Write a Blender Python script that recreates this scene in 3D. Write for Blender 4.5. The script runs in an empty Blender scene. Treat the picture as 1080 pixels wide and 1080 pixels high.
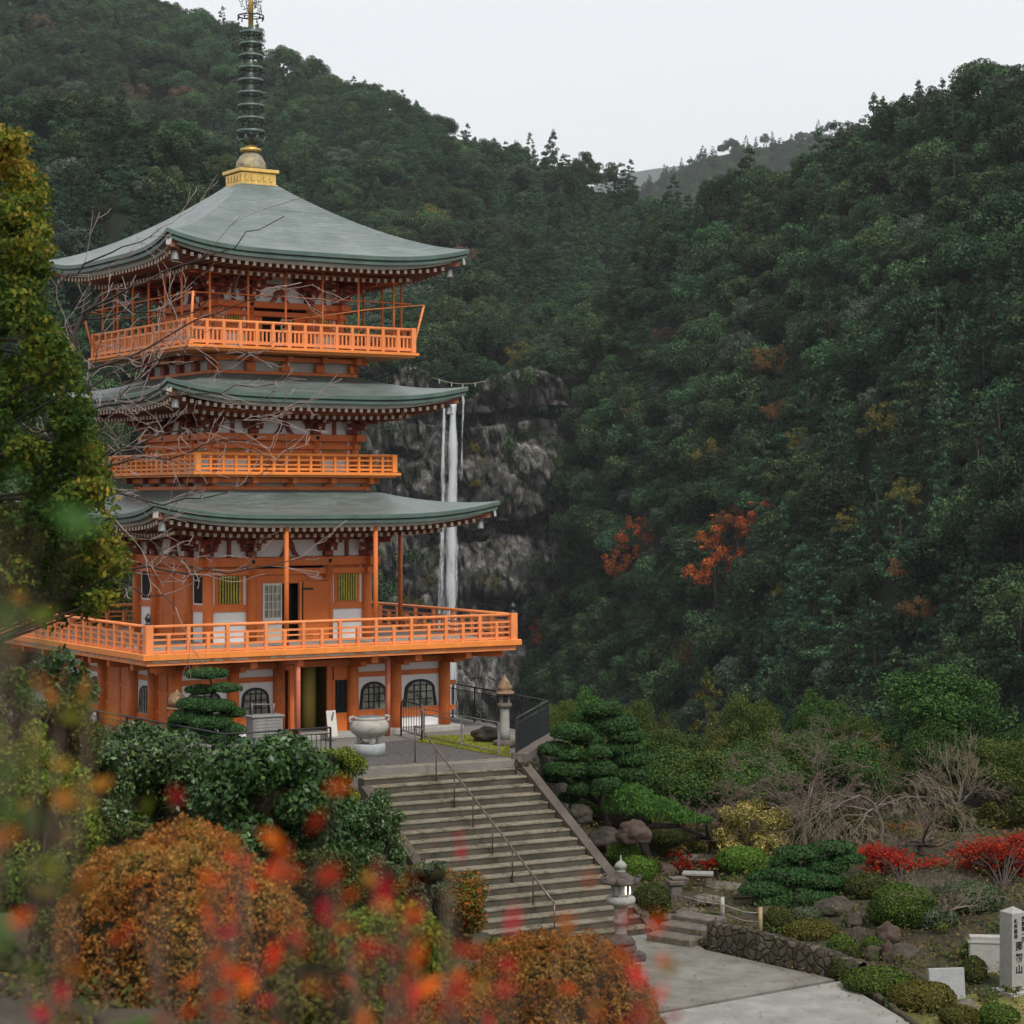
import bpy, math, random
import numpy as np
from mathutils import Vector, Matrix, noise

R = math.radians
rnd = random.Random(7)
rng = np.random.default_rng(11)
scene = bpy.context.scene
COL = scene.collection

# ------------------------------------------------------------------ camera
F, HY, HC = 2250.0, 526.0, 7.4          # focal length in photo pixels, horizon row, eye height (m)
cam_d = bpy.data.cameras.new('camera'); cam = bpy.data.objects.new('camera', cam_d); COL.objects.link(cam)
cam.location = (0, 0, HC); cam.rotation_euler = (R(90), 0, 0)
cam_d.sensor_width = 36; cam_d.lens = F / 1080 * 36; cam_d.shift_y = -(540 - HY) / 1080
cam_d.clip_start = 0.1; cam_d.clip_end = 20000
cam_d.dof.use_dof = True; cam_d.dof.focus_distance = 80; cam_d.dof.aperture_fstop = 3.8
scene.camera = cam

# ------------------------------------------------------------------ sky and sun (overcast)
SUN_EL, SUN_AZ = R(50), R(152)
world = bpy.data.worlds.new('World'); scene.world = world; world.use_nodes = True
wn, wl = world.node_tree.nodes, world.node_tree.links
wn.clear()
wo = wn.new('ShaderNodeOutputWorld'); wm = wn.new('ShaderNodeMixShader')
b1 = wn.new('ShaderNodeBackground'); b2 = wn.new('ShaderNodeBackground')
sky = wn.new('ShaderNodeTexSky'); sky.sky_type = 'NISHITA'; sky.sun_disc = False
sky.sun_elevation = SUN_EL; sky.sun_rotation = SUN_AZ
wl.new(sky.outputs[0], b1.inputs[0]); b1.inputs[1].default_value = 0.1
tc = wn.new('ShaderNodeTexCoord'); mp = wn.new('ShaderNodeMapping'); mp.inputs['Scale'].default_value = (1, 1, 4)
nz = wn.new('ShaderNodeTexNoise'); nz.inputs['Scale'].default_value = 2.2; nz.inputs['Detail'].default_value = 5
cr = wn.new('ShaderNodeValToRGB'); cr.color_ramp.elements[0].position = .25; cr.color_ramp.elements[1].position = .75
cr.color_ramp.elements[0].color = (.80, .81, .83, 1); cr.color_ramp.elements[1].color = (.90, .90, .91, 1)
wl.new(tc.outputs['Generated'], mp.inputs[0]); wl.new(mp.outputs[0], nz.inputs[0]); wl.new(nz.outputs[0], cr.inputs[0])
wl.new(cr.outputs[0], b2.inputs[0]); b2.inputs[1].default_value = 1.0
wm.inputs[0].default_value = .9
wl.new(b1.outputs[0], wm.inputs[1]); wl.new(b2.outputs[0], wm.inputs[2]); wl.new(wm.outputs[0], wo.inputs[0])
sl = bpy.data.lights.new('sun', 'SUN'); so = bpy.data.objects.new('sun', sl); COL.objects.link(so)
sl.energy = 2.3; sl.angle = R(10); sl.color = (1, .96, .9)
so.rotation_euler = Vector((math.sin(SUN_AZ) * math.cos(SUN_EL), math.cos(SUN_AZ) * math.cos(SUN_EL), math.sin(SUN_EL))).to_track_quat('Z', 'Y').to_euler()
vs = scene.view_settings; vs.view_transform = 'Standard'; vs.look = 'None'; vs.exposure = 0.25; vs.gamma = 1; vs.use_curve_mapping = False
cy = scene.cycles
cy.max_bounces = 5; cy.diffuse_bounces = 2; cy.glossy_bounces = 2; cy.transmission_bounces = 3; cy.transparent_max_bounces = 12
cy.volume_bounces = 0; cy.use_denoising = True; cy.sample_clamp_indirect = 4; cy.caustics_reflective = False; cy.caustics_refractive = False

# ------------------------------------------------------------------ helpers
def W(px, py, d):                        # a point seen at a photo position, d metres away
    return Vector(((px - 540) / F * d, d, HC - (py - HY) / F * d))
def G(px, py, z=0.0):                    # the point at height z seen at a photo position
    d = (HC - z) * F / (py - HY)
    return Vector(((px - 540) / F * d, d, z))

def tag(o, label=None, cat=None, group=None, kind=None):
    if label: o['label'] = label
    if cat: o['category'] = cat
    if group: o['group'] = group
    if kind: o['kind'] = kind
    return o
def empty(name, loc=(0, 0, 0), rz=0.0, label=None, cat=None, group=None):
    o = bpy.data.objects.new(name, None); COL.objects.link(o)
    o.location = loc; o.rotation_euler = (0, 0, rz); o.empty_display_size = .3
    return tag(o, label, cat, group)
def link(me, name, mats, parent=None, loc=None):
    o = bpy.data.objects.new(name, me); COL.objects.link(o)
    for m in (mats if isinstance(mats, (list, tuple)) else [mats]): me.materials.append(m)
    if parent is not None: o.parent = parent
    if loc is not None: o.location = loc
    return o
def copy_tree(o, parent=None):
    c = o.copy(); COL.objects.link(c); c.parent = parent
    for ch in o.children: copy_tree(ch, c)
    return c

def frame(axis):
    a = axis.normalized(); u = a.cross(Vector((0, 0, 1)))
    if u.length < 1e-3: u = Vector((1, 0, 0))
    u.normalize(); return u, a.cross(u)

class MB:
    def __init__(s): s.v = []; s.f = []; s.m = []; s.sm = []; s.M = Matrix.Identity(4); s.mi = 0
    def add(s, vs_, fs, smooth=False):
        n = len(s.v); M = s.M
        s.v += [tuple(M @ Vector(p)) for p in vs_]
        for f in fs: s.f.append([n + i for i in f]); s.m.append(s.mi); s.sm.append(smooth)
    def box(s, x0, x1, y0, y1, z0, z1, bev=0.0):
        if bev <= 0:
            s.add([(x0,y0,z0),(x1,y0,z0),(x1,y1,z0),(x0,y1,z0),(x0,y0,z1),(x1,y0,z1),(x1,y1,z1),(x0,y1,z1)],
                  [(0,3,2,1),(4,5,6,7),(0,1,5,4),(1,2,6,5),(2,3,7,6),(3,0,4,7)]); return s
        b = min(bev, (x1-x0)/2.1, (y1-y0)/2.1, (z1-z0)/2.1); rings = []
        for z, k in ((z0, b), (z0+b, 0), (z1-b, 0), (z1, b)):
            rings.append([(x0+k+ (0 if k else b),y0+k,z),(x1-k-(0 if k else b),y0+k,z),(x1-k,y0+k+(0 if k else b),z),(x1-k,y1-k-(0 if k else b),z),
                          (x1-k-(0 if k else b),y1-k,z),(x0+k+(0 if k else b),y1-k,z),(x0+k,y1-k-(0 if k else b),z),(x0+k,y0+k+(0 if k else b),z)])
        V = [p for r in rings for p in r]; Fc = [tuple(range(7,-1,-1)), tuple(range(24,32))]
        for k in range(3):
            for i in range(8): j = (i+1) % 8; Fc.append((k*8+i, k*8+j, (k+1)*8+j, (k+1)*8+i))
        s.add(V, Fc); return s
    def beam(s, a, b, w, h):             # a rectangular bar from a to b
        a = Vector(a); b = Vector(b); u, v = frame(b-a); u = u*(w/2); v = v*(h/2)
        V = [a-u-v, a+u-v, a+u+v, a-u+v, b-u-v, b+u-v, b+u+v, b-u+v]
        s.add(V, [(0,3,2,1),(4,5,6,7),(0,1,5,4),(1,2,6,5),(2,3,7,6),(3,0,4,7)]); return s
    def tube(s, pts, rs, n=8, caps=True):
        pts = [Vector(p) for p in pts]
        if not isinstance(rs, (list, tuple)): rs = [rs]*len(pts)
        V = []; Fc = []; u = None
        for i, p in enumerate(pts):
            d = (pts[min(i+1, len(pts)-1)] - pts[max(i-1, 0)])
            if d.length < 1e-6: d = Vector((0,0,1))
            d.normalize()
            if u is None: u, _ = frame(d)
            else:
                u = u - d*u.dot(d)
                if u.length < 1e-4: u, _ = frame(d)
                u.normalize()
            w = d.cross(u)
            for k in range(n):
                a = 2*math.pi*k/n; V.append(p + (u*math.cos(a) + w*math.sin(a))*rs[i])
        for i in range(len(pts)-1):
            for k in range(n): j = (k+1) % n; Fc.append((i*n+k, i*n+j, (i+1)*n+j, (i+1)*n+k))
        if caps: Fc.append(tuple(range(n-1,-1,-1))); Fc.append(tuple(range((len(pts)-1)*n, len(pts)*n)))
        s.add(V, Fc, True); return s
    def lathe(s, prof, n=24, c=(0,0), smooth=True, a0=0.0, sq=False):   # prof: (r, z)
        V = []; Fc = []
        for r, z in prof:
            for k in range(n): a = a0+2*math.pi*k/n; V.append((c[0]+r*math.cos(a), c[1]+r*math.sin(a), z))
        m = len(prof)
        for i in range(m-1):
            for k in range(n): j = (k+1) % n; Fc.append((i*n+k, i*n+j, (i+1)*n+j, (i+1)*n+k))
        Fc.append(tuple(range(n-1,-1,-1))); Fc.append(tuple(range((m-1)*n, m*n)))
        s.add(V, Fc, smooth); return s
    def prism(s, poly, z0, z1):          # poly: xy list, counter-clockwise
        n = len(poly); V = [(x,y,z0) for x,y in poly] + [(x,y,z1) for x,y in poly]
        s.add(V, [tuple(range(n-1,-1,-1)), tuple(range(n,2*n))] + [(i,(i+1)%n,n+(i+1)%n,n+i) for i in range(n)]); return s
    def grid(s, P, smooth=True):         # P: rows x cols x 3
        r, c = len(P), len(P[0]); V = [P[i][j] for i in range(r) for j in range(c)]
        s.add(V, [(i*c+j, i*c+j+1, (i+1)*c+j+1, (i+1)*c+j) for i in range(r-1) for j in range(c-1)], smooth); return s
    def build(s, name, mats, parent=None, loc=None):
        me = bpy.data.meshes.new(name); me.from_pydata(s.v, [], s.f)
        me.polygons.foreach_set('material_index', s.m); me.polygons.foreach_set('use_smooth', s.sm)
        if any(s.sm) and not all(s.sm): pass
        me.update(); return link(me, name, mats, parent, loc)

# ------------------------------------------------------------------ materials
MATS = {}
def nodes(name, rough=.8, spec=.3, metal=0.0):
    m = bpy.data.materials.new(name); m.use_nodes = True; nt = m.node_tree; p = nt.nodes['Principled BSDF']
    p.inputs['Roughness'].default_value = rough; p.inputs['Specular IOR Level'].default_value = spec; p.inputs['Metallic'].default_value = metal
    return m, nt, nt.nodes, nt.links, p
def rgb(c, k=1.0): return (min(c[0]*k,1), min(c[1]*k,1), min(c[2]*k,1), 1)
def nnoise(N, L, co, scale, detail=4, rough=.6, vec=None):
    n = N.new('ShaderNodeTexNoise'); n.inputs['Scale'].default_value = scale; n.inputs['Detail'].default_value = detail; n.inputs['Roughness'].default_value = rough
    if vec:
        mpn = N.new('ShaderNodeMapping'); mpn.inputs['Scale'].default_value = vec; L.new(co, mpn.inputs[0]); co = mpn.outputs[0]
    L.new(co, n.inputs['Vector']); return n.outputs['Fac']
def ramp(N, L, fac, stops):
    r = N.new('ShaderNodeValToRGB'); e = r.color_ramp.elements
    while len(e) < len(stops): e.new(.5)
    for q, (p_, c_) in zip(e, stops): q.position = p_; q.color = (c_[0], c_[1], c_[2], 1) if hasattr(c_, '__len__') else (c_, c_, c_, 1)
    L.new(fac, r.inputs[0]); return r.outputs[0]
def mixc(N, L, fac, a, b, mode='MIX'):
    m = N.new('ShaderNodeMix'); m.data_type = 'RGBA'; m.blend_type = mode
    for sck, val in ((m.inputs[0], fac), (m.inputs[6], a), (m.inputs[7], b)):
        if hasattr(val, 'is_linked') or hasattr(val, 'links'): L.new(val, sck)
        else: sck.default_value = val
    return m.outputs[2]
def bump(N, L, p, h, st=.4, dist=.02):
    b = N.new('ShaderNodeBump'); b.inputs['Strength'].default_value = st; b.inputs['Distance'].default_value = dist
    L.new(h, b.inputs['Height']); L.new(b.outputs[0], p.inputs['Normal'])
def surf(name, col, rough=.8, var=.25, scale=2.0, dirt=None, dscale=1.2, damt=.5, bst=.3, bscale=25, bdist=.01, spec=.3, metal=0.0, stretch=None):
    if name in MATS: return MATS[name]
    m, nt, N, L, p = nodes(name, rough, spec, metal)
    co = N.new('ShaderNodeTexCoord').outputs['Object']
    f = nnoise(N, L, co, scale, 5, .65, stretch)
    c = ramp(N, L, f, [(.3, rgb(col, 1-var)[:3]), (.7, rgb(col, 1+var)[:3])])
    f2 = nnoise(N, L, co, bscale, 4)
    c = mixc(N, L, .25, c, ramp(N, L, f2, [(.3, .35), (.7, 1.0)]), 'MULTIPLY')
    if dirt:
        f3 = nnoise(N, L, co, dscale, 7, .75, stretch)
        c = mixc(N, L, ramp(N, L, f3, [(damt, 0.0), (damt+.14, 1.0)]), c, rgb(dirt))
    L.new(c, p.inputs['Base Color'])
    if bst > 0: bump(N, L, p, f2, bst, bdist)
    MATS[name] = m; return m
def leafm(name, cols, var=.35, rough=.7, spec=.10, trans=.25, objv=.35):
    """cols: colours picked by a random value stored per leaf; a further random brightness per object"""
    if name in MATS: return MATS[name]
    m, nt, N, L, p = nodes(name, rough, spec)
    at = N.new('ShaderNodeAttribute'); at.attribute_name = 'v'
    k = len(cols); c = ramp(N, L, at.outputs['Fac'], [((i+.5)/k, q) for i, q in enumerate(cols)])
    at2 = N.new('ShaderNodeAttribute'); at2.attribute_name = 'w'
    mr = N.new('ShaderNodeMapRange'); mr.inputs[3].default_value = 1-var; mr.inputs[4].default_value = 1+var; L.new(at2.outputs['Fac'], mr.inputs[0])
    oi = N.new('ShaderNodeObjectInfo'); mo = N.new('ShaderNodeMapRange'); mo.inputs[3].default_value = 1-objv; mo.inputs[4].default_value = 1+objv; L.new(oi.outputs['Random'], mo.inputs[0])
    mu = N.new('ShaderNodeMath'); mu.operation = 'MULTIPLY'; L.new(mr.outputs[0], mu.inputs[0]); L.new(mo.outputs[0], mu.inputs[1])
    hs = N.new('ShaderNodeHueSaturation'); L.new(c, hs.inputs['Color']); L.new(mu.outputs[0], hs.inputs['Value'])
    hm = N.new('ShaderNodeMath'); hm.operation = 'MULTIPLY_ADD'; hm.inputs[1].default_value = .04*objv/.35; hm.inputs[2].default_value = .5-.010*objv/.35
    fr = N.new('ShaderNodeMath'); fr.operation = 'FRACT'; f7 = N.new('ShaderNodeMath'); f7.operation = 'MULTIPLY'; f7.inputs[1].default_value = 7.31
    L.new(oi.outputs['Random'], f7.inputs[0]); L.new(f7.outputs[0], fr.inputs[0]); L.new(fr.outputs[0], hm.inputs[0]); L.new(hm.outputs[0], hs.inputs['Hue'])
    L.new(hs.outputs[0], p.inputs['Base Color'])
    if trans > 0:
        t = N.new('ShaderNodeBsdfTranslucent'); L.new(hs.outputs[0], t.inputs[0]); ms = N.new('ShaderNodeMixShader'); ms.inputs[0].default_value = trans
        L.new(p.outputs[0], ms.inputs[1]); L.new(t.outputs[0], ms.inputs[2]); L.new(ms.outputs[0], nt.nodes['Material Output'].inputs[0])
    MATS[name] = m; return m

# vermilion paint of the pagoda
ORANGE = surf('vermilion_paint', (.66, .165, .034), .55, .16, 1.1, dirt=(.38, .10, .035), dscale=2.2, damt=.54, bscale=14, bst=.2, stretch=(1, 1, .35), spec=.35)
ORANGE2 = surf('pale_vermilion_paint', (.82, .265, .085), .5, .14, 1.4, dirt=(.50, .19, .08), dscale=2.6, damt=.56, bscale=18, bst=.15, spec=.35)
ORANGE3 = surf('yellowish_vermilion_paint', (.82, .255, .048), .5, .14, 1.4, dirt=(.50, .17, .05), dscale=2.6, damt=.57, bscale=18, bst=.15, spec=.35)
PINK = surf('faded_red_paint', (.68, .2, .12), .5, .15, 2, bscale=16, bst=.1)
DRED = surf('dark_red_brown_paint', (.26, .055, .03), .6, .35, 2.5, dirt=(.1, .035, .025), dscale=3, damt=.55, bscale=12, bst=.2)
RAFT = surf('weathered_rafter_wood', (.30, .12, .07), .75, .3, 2, bscale=18, bst=.2)
CREAM = surf('cream_rafter_end_paint', (.62, .52, .42), .7, .2, 3, bst=.05)
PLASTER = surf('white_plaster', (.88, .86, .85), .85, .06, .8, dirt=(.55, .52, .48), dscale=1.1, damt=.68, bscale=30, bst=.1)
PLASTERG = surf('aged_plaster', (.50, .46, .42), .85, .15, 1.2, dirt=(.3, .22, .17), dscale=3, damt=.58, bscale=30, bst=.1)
LATT = surf('green_lattice_paint', (.42, .36, .05), .6, .3, 4, dirt=(.16, .2, .05), dscale=5, damt=.5, bst=.1)
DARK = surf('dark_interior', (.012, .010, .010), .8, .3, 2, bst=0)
BLACKW = surf('black_lacquer_wood', (.02, .018, .018), .45, .3, 3, bst=.1)
PAPER = surf('paper_screen_white', (.6, .58, .52), .8, .1, 2, bst=0)
GLASSY = surf('window_pane_glazing', (.30, .31, .24), .2, .5, 1.8, dirt=(.03, .03, .03), dscale=2.2, damt=.5, bst=0, spec=.6)
YELLOW = surf('ochre_interior_wall', (.36, .27, .08), .8, .2, 1, bst=.1)
METALB = surf('black_painted_steel', (.018, .02, .022), .4, .3, 4, bst=.05, spec=.5)
METALG = surf('grey_steel', (.22, .22, .22), .45, .3, 4, bst=.05, spec=.5, metal=.4)
RAILB = surf('brown_bronze_handrail', (.14, .10, .085), .35, .3, 4, bst=.05, spec=.5, metal=.5)
GOLD = surf('gilt_copper', (.78, .52, .16), .38, .25, 3, dirt=(.35, .3, .2), dscale=2.5, damt=.58, bscale=18, bst=.5, bdist=.03, spec=.5, metal=.75)
PATG = surf('verdigris_bronze', (.11, .15, .135), .45, .4, 3, dirt=(.2, .10, .05), dscale=3, damt=.56, bscale=20, bst=.3, spec=.5, metal=.4)
DIRON = surf('dark_iron', (.03, .028, .028), .5, .3, 5, bst=.1)
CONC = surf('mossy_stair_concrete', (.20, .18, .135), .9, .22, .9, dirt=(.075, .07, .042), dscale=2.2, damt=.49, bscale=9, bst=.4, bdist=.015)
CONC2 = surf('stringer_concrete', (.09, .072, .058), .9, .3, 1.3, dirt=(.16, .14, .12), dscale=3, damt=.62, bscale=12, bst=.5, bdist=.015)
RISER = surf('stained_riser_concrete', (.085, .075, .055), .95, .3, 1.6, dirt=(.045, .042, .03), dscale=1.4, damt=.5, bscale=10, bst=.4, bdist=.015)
PAVE = surf('platform_paving', (.19, .18, .16), .9, .2, .8, bscale=20, bst=.3)
GRAVEL = surf('dark_cobbles', (.09, .085, .08), .9, .7, 9, dirt=(.42, .4, .37), dscale=7, damt=.6, bscale=10, bst=.8, bdist=.04)
PATH = surf('asphalt_path', (.18, .175, .15), .95, .3, 1.1, dirt=(.12, .115, .095), dscale=.7, damt=.50, bscale=22, bst=.5, bdist=.008)
PATH2 = surf('light_concrete_path', (.25, .245, .22), .95, .24, 1.3, dirt=(.20, .195, .17), dscale=.9, damt=.52, bscale=24, bst=.5, bdist=.006)
SOIL = surf('soil_and_litter', (.045, .034, .022), .95, .5, 1.2, dirt=(.03, .04, .014), dscale=.5, damt=.48, bscale=7, bst=.8, bdist=.05)
MOSSY = surf('moss', (.09, .11, .02), .95, .4, 3, bscale=30, bst=.6)
STONE = surf('granite', (.36, .35, .32), .85, .18, 5, dirt=(.17, .17, .13), dscale=2.5, damt=.58, bscale=40, bst=.25, bdist=.005)
STONED = surf('stone_with_lichen', (.13, .11, .095), .9, .45, 3.5, dirt=(.10, .085, .05), dscale=2.5, damt=.5, bscale=9, bst=.7, bdist=.03)
STONEL = surf('pale_lantern_stone', (.29, .29, .26), .85, .25, 5, dirt=(.13, .10, .08), dscale=6, damt=.56, bscale=24, bst=.5, bdist=.01)
STONER = surf('reddish_weathered_stone', (.085, .068, .058), .9, .5, 6, dirt=(.30, .27, .24), dscale=9, damt=.6, bscale=20, bst=.6, bdist=.015)
ROCKB = surf('brown_garden_rock', (.050, .043, .032), .9, .5, 2, dirt=(.12, .115, .085), dscale=3, damt=.60, bscale=7, bst=.8, bdist=.04)
ROCKM = surf('mossy_rock', (.07, .05, .035), .95, .5, 2.5, dirt=(.035, .055, .010), dscale=2.5, damt=.46, bscale=9, bst=.8, bdist=.04)
BARK = surf('bark', (.05, .038, .03), .95, .4, 3, bscale=14, bst=.6, bdist=.02, stretch=(1, 1, .25))
BARKL = surf('pale_grey_bark', (.15, .125, .10), .9, .35, 4, bscale=14, bst=.3, stretch=(1, 1, .4))
BARKT = surf('thin_twig_bark', (.26, .19, .15), .9, .35, 5, bst=0)
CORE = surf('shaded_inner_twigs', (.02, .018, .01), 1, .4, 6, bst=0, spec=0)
WOODP = surf('bamboo_fence_wood', (.36, .26, .13), .7, .3, 5, bst=.2)
LITTER = surf('fallen_leaf_litter', (.42, .32, .14), .95, .3, 5, dirt=(.2, .13, .05), dscale=3, damt=.56, bscale=16, bst=.6, bdist=.02)

def roof_mat():
    m, nt, N, L, p = nodes('green_copper_roof', .42, .65)
    at = N.new('ShaderNodeAttribute'); at.attribute_name = 'course'; a2 = N.new('ShaderNodeAttribute'); a2.attribute_name = 'along'
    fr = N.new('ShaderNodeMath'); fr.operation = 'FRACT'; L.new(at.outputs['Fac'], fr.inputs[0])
    fl = N.new('ShaderNodeMath'); fl.operation = 'FLOOR'; L.new(at.outputs['Fac'], fl.inputs[0])
    mu = N.new('ShaderNodeMath'); mu.operation = 'MULTIPLY_ADD'; mu.inputs[1].default_value = 1.7; L.new(a2.outputs['Fac'], mu.inputs[0])
    h = N.new('ShaderNodeMath'); h.operation = 'MULTIPLY'; h.inputs[1].default_value = .37; L.new(fl.outputs[0], h.inputs[0]); L.new(h.outputs[0], mu.inputs[2])
    f2 = N.new('ShaderNodeMath'); f2.operation = 'FLOOR'; L.new(mu.outputs[0], f2.inputs[0])
    cx = N.new('ShaderNodeCombineXYZ'); L.new(fl.outputs[0], cx.inputs[0]); L.new(f2.outputs[0], cx.inputs[1])
    wnz = N.new('ShaderNodeTexWhiteNoise'); L.new(cx.outputs[0], wnz.inputs['Vector'])
    co = N.new('ShaderNodeTexCoord').outputs['Object']
    c = ramp(N, L, nnoise(N, L, co, .8, 7, .75, (1, 1, 2.2)), [(.28, (.10, .14, .13)), (.5, (.155, .195, .185)), (.70, (.22, .255, .245))])
    c = mixc(N, L, .8, c, ramp(N, L, wnz.outputs[0], [(0, .62), (1, 1.0)]), 'MULTIPLY')
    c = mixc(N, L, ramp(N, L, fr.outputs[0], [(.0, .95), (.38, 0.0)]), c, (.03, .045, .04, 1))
    L.new(c, p.inputs['Base Color']); bump(N, L, p, fr.outputs[0], .5, .03)
    rr = N.new('ShaderNodeMapRange'); rr.inputs[3].default_value = .28; rr.inputs[4].default_value = .42; L.new(wnz.outputs[0], rr.inputs[0]); L.new(rr.outputs[0], p.inputs['Roughness'])
    return m
ROOF = roof_mat()
EAVE = surf('eave_copper', (.075, .12, .10), .45, .3, 1.5, bscale=20, bst=.1, spec=.5)
def stair_wall_mat():
    m, nt, N, L, p = nodes('rubble_stone_wall', .95, .2)
    co = N.new('ShaderNodeTexCoord').outputs['Object']
    v = N.new('ShaderNodeTexVoronoi'); v.feature = 'DISTANCE_TO_EDGE'; v.inputs['Scale'].default_value = 4.6; L.new(co, v.inputs['Vector'])
    v2 = N.new('ShaderNodeTexVoronoi'); v2.inputs['Scale'].default_value = 4.6; L.new(co, v2.inputs['Vector'])
    c = ramp(N, L, v2.outputs['Color'], [(.2, (.035, .028, .022)), (.6, (.07, .055, .045)), (.9, (.12, .10, .085))])
    c = mixc(N, L, ramp(N, L, nnoise(N, L, co, 5, 6, .7), [(.45, 0), (.65, 1)]), c, (.07, .07, .03, 1))
    c = mixc(N, L, ramp(N, L, v.outputs['Distance'], [(.0, .7), (.05, 0)]), c, (.02, .017, .014, 1))
    L.new(c, p.inputs['Base Color']); bump(N, L, p, ramp(N, L, v.outputs['Distance'], [(0, 0), (.15, 1)]), .9, .08)
    return m
RUBBLE = stair_wall_mat()

# ------------------------------------------------------------------ leaves
def leaf_mesh(name, P, Nrm, size, aspect=.5, sj=.4, tilt=.6, vfun=None):
    """one small rhombus per point, facing roughly along Nrm; carries the random values v and w"""
    n = len(P); P = np.asarray(P, float); Nrm = np.asarray(Nrm, float)
    Nn = Nrm + rng.normal(0, tilt, (n, 3)); Nn /= np.linalg.norm(Nn, axis=1, keepdims=True)+1e-9
    t = rng.normal(0, 1, (n, 3)); t -= Nn*(t*Nn).sum(1, keepdims=True); t /= np.linalg.norm(t, axis=1, keepdims=True)+1e-9
    b = np.cross(Nn, t); s = (size*(1+rng.uniform(-sj, sj, n)))[:, None]
    V = np.empty((n, 4, 3)); V[:, 0] = P-t*s*.5; V[:, 1] = P+b*s*aspect*.5; V[:, 2] = P+t*s*.5; V[:, 3] = P-b*s*aspect*.5
    me = bpy.data.meshes.new(name); me.vertices.add(n*4); me.vertices.foreach_set('co', V.ravel().astype(np.float32))
    me.loops.add(n*4); me.loops.foreach_set('vertex_index', np.arange(n*4, dtype=np.int32))
    me.polygons.add(n); me.polygons.foreach_set('loop_start', np.arange(0, n*4, 4, dtype=np.int32)); me.polygons.foreach_set('loop_total', np.full(n, 4, np.int32))
    me.update(calc_edges=True)
    v = rng.uniform(0, 1, n) if vfun is None else np.clip(vfun(P), 0, 1)
    for nm, arr in (('v', v), ('w', rng.uniform(0, 1, n))):
        a = me.attributes.new(nm, 'FLOAT', 'POINT'); a.data.foreach_set('value', np.repeat(arr, 4).astype(np.float32))
    return me
def sph(n, up=0.0):
    d = rng.normal(0, 1, (n, 3)); d[:, 2] += up; return d/np.linalg.norm(d, axis=1, keepdims=True)
def puff_points(puffs, dens, up=.35, fill=.25):
    """puffs: (x, y, z, rx, ry, rz); points spread through the outer shell of each clump"""
    PP, NN = [], []
    for (x, y, z, rx, ry, rz) in puffs:
        n = max(6, int(dens*(rx*ry+ry*rz+rx*rz)/3)); d = sph(n, up)
        r = 1-np.abs(rng.normal(0, fill, n)); p = d*np.array([rx, ry, rz])*r[:, None]
        PP.append(p+np.array([x, y, z])); NN.append(d)
    return np.vstack(PP), np.vstack(NN)
def join_meshes(me, mb, nmats_first=1):
    """append the faces of an MB to a leaf mesh as a second material"""
    import bmesh
    bm = bmesh.new(); bm.from_mesh(me); k = [bm.verts.new(v) for v in mb.v]
    for f in mb.f:
        try: q = bm.faces.new([k[i] for i in f]); q.material_index = nmats_first; q.smooth = True
        except ValueError: pass
    bm.to_mesh(me); bm.free(); return me
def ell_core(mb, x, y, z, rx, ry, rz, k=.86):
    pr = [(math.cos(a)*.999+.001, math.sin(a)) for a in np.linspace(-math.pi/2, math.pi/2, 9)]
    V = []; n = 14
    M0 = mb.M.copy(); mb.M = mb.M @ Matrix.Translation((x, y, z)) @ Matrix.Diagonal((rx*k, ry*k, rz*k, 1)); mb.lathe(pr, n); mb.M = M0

def branch_lines(start, d, length, rad, levels, out, spread=.55, up=.1, nseg=5, kids=(3, 5), wob=.18, shrink=.62, lastr=.004, bias=None):
    p = Vector(start); d = Vector(d).normalized(); pts = [p.copy()]
    for i in range(nseg):
        d = (d + Vector((rnd.gauss(0, wob), rnd.gauss(0, wob), rnd.gauss(0, wob)+up)) + (bias*.08 if bias else Vector((0,0,0)))).normalized()
        p = p + d*(length/nseg); pts.append(p.copy())
    rs = [max(lastr, rad*(1-.65*i/nseg)) for i in range(nseg+1)]
    out.append((pts, rs))
    if levels <= 0: return
    for k in range(rnd.randint(*kids)):
        t = rnd.uniform(.3, 1.0)*nseg; i = min(int(t), nseg-1); q = pts[i].lerp(pts[i+1], t-i)
        dd = (pts[i+1]-pts[i]).normalized(); a = Vector((rnd.gauss(0, 1), rnd.gauss(0, 1), rnd.gauss(0, .8))); a = (a-dd*a.dot(dd)).normalized()
        nd = (dd + a*rnd.uniform(spread*.6, spread*1.5)).normalized()
        branch_lines(q, nd, length*shrink*rnd.uniform(.7, 1.2), rs[i]*.6, levels-1, out, spread, up, max(3, nseg-1), kids, wob, shrink, lastr, bias)
def lines_mb(lines, nbig=8, nsmall=3):
    mb = MB()
    for pts, rs in lines: mb.tube(pts, rs, nbig if rs[0] > .06 else (5 if rs[0] > .02 else nsmall), caps=False)
    return mb
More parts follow.
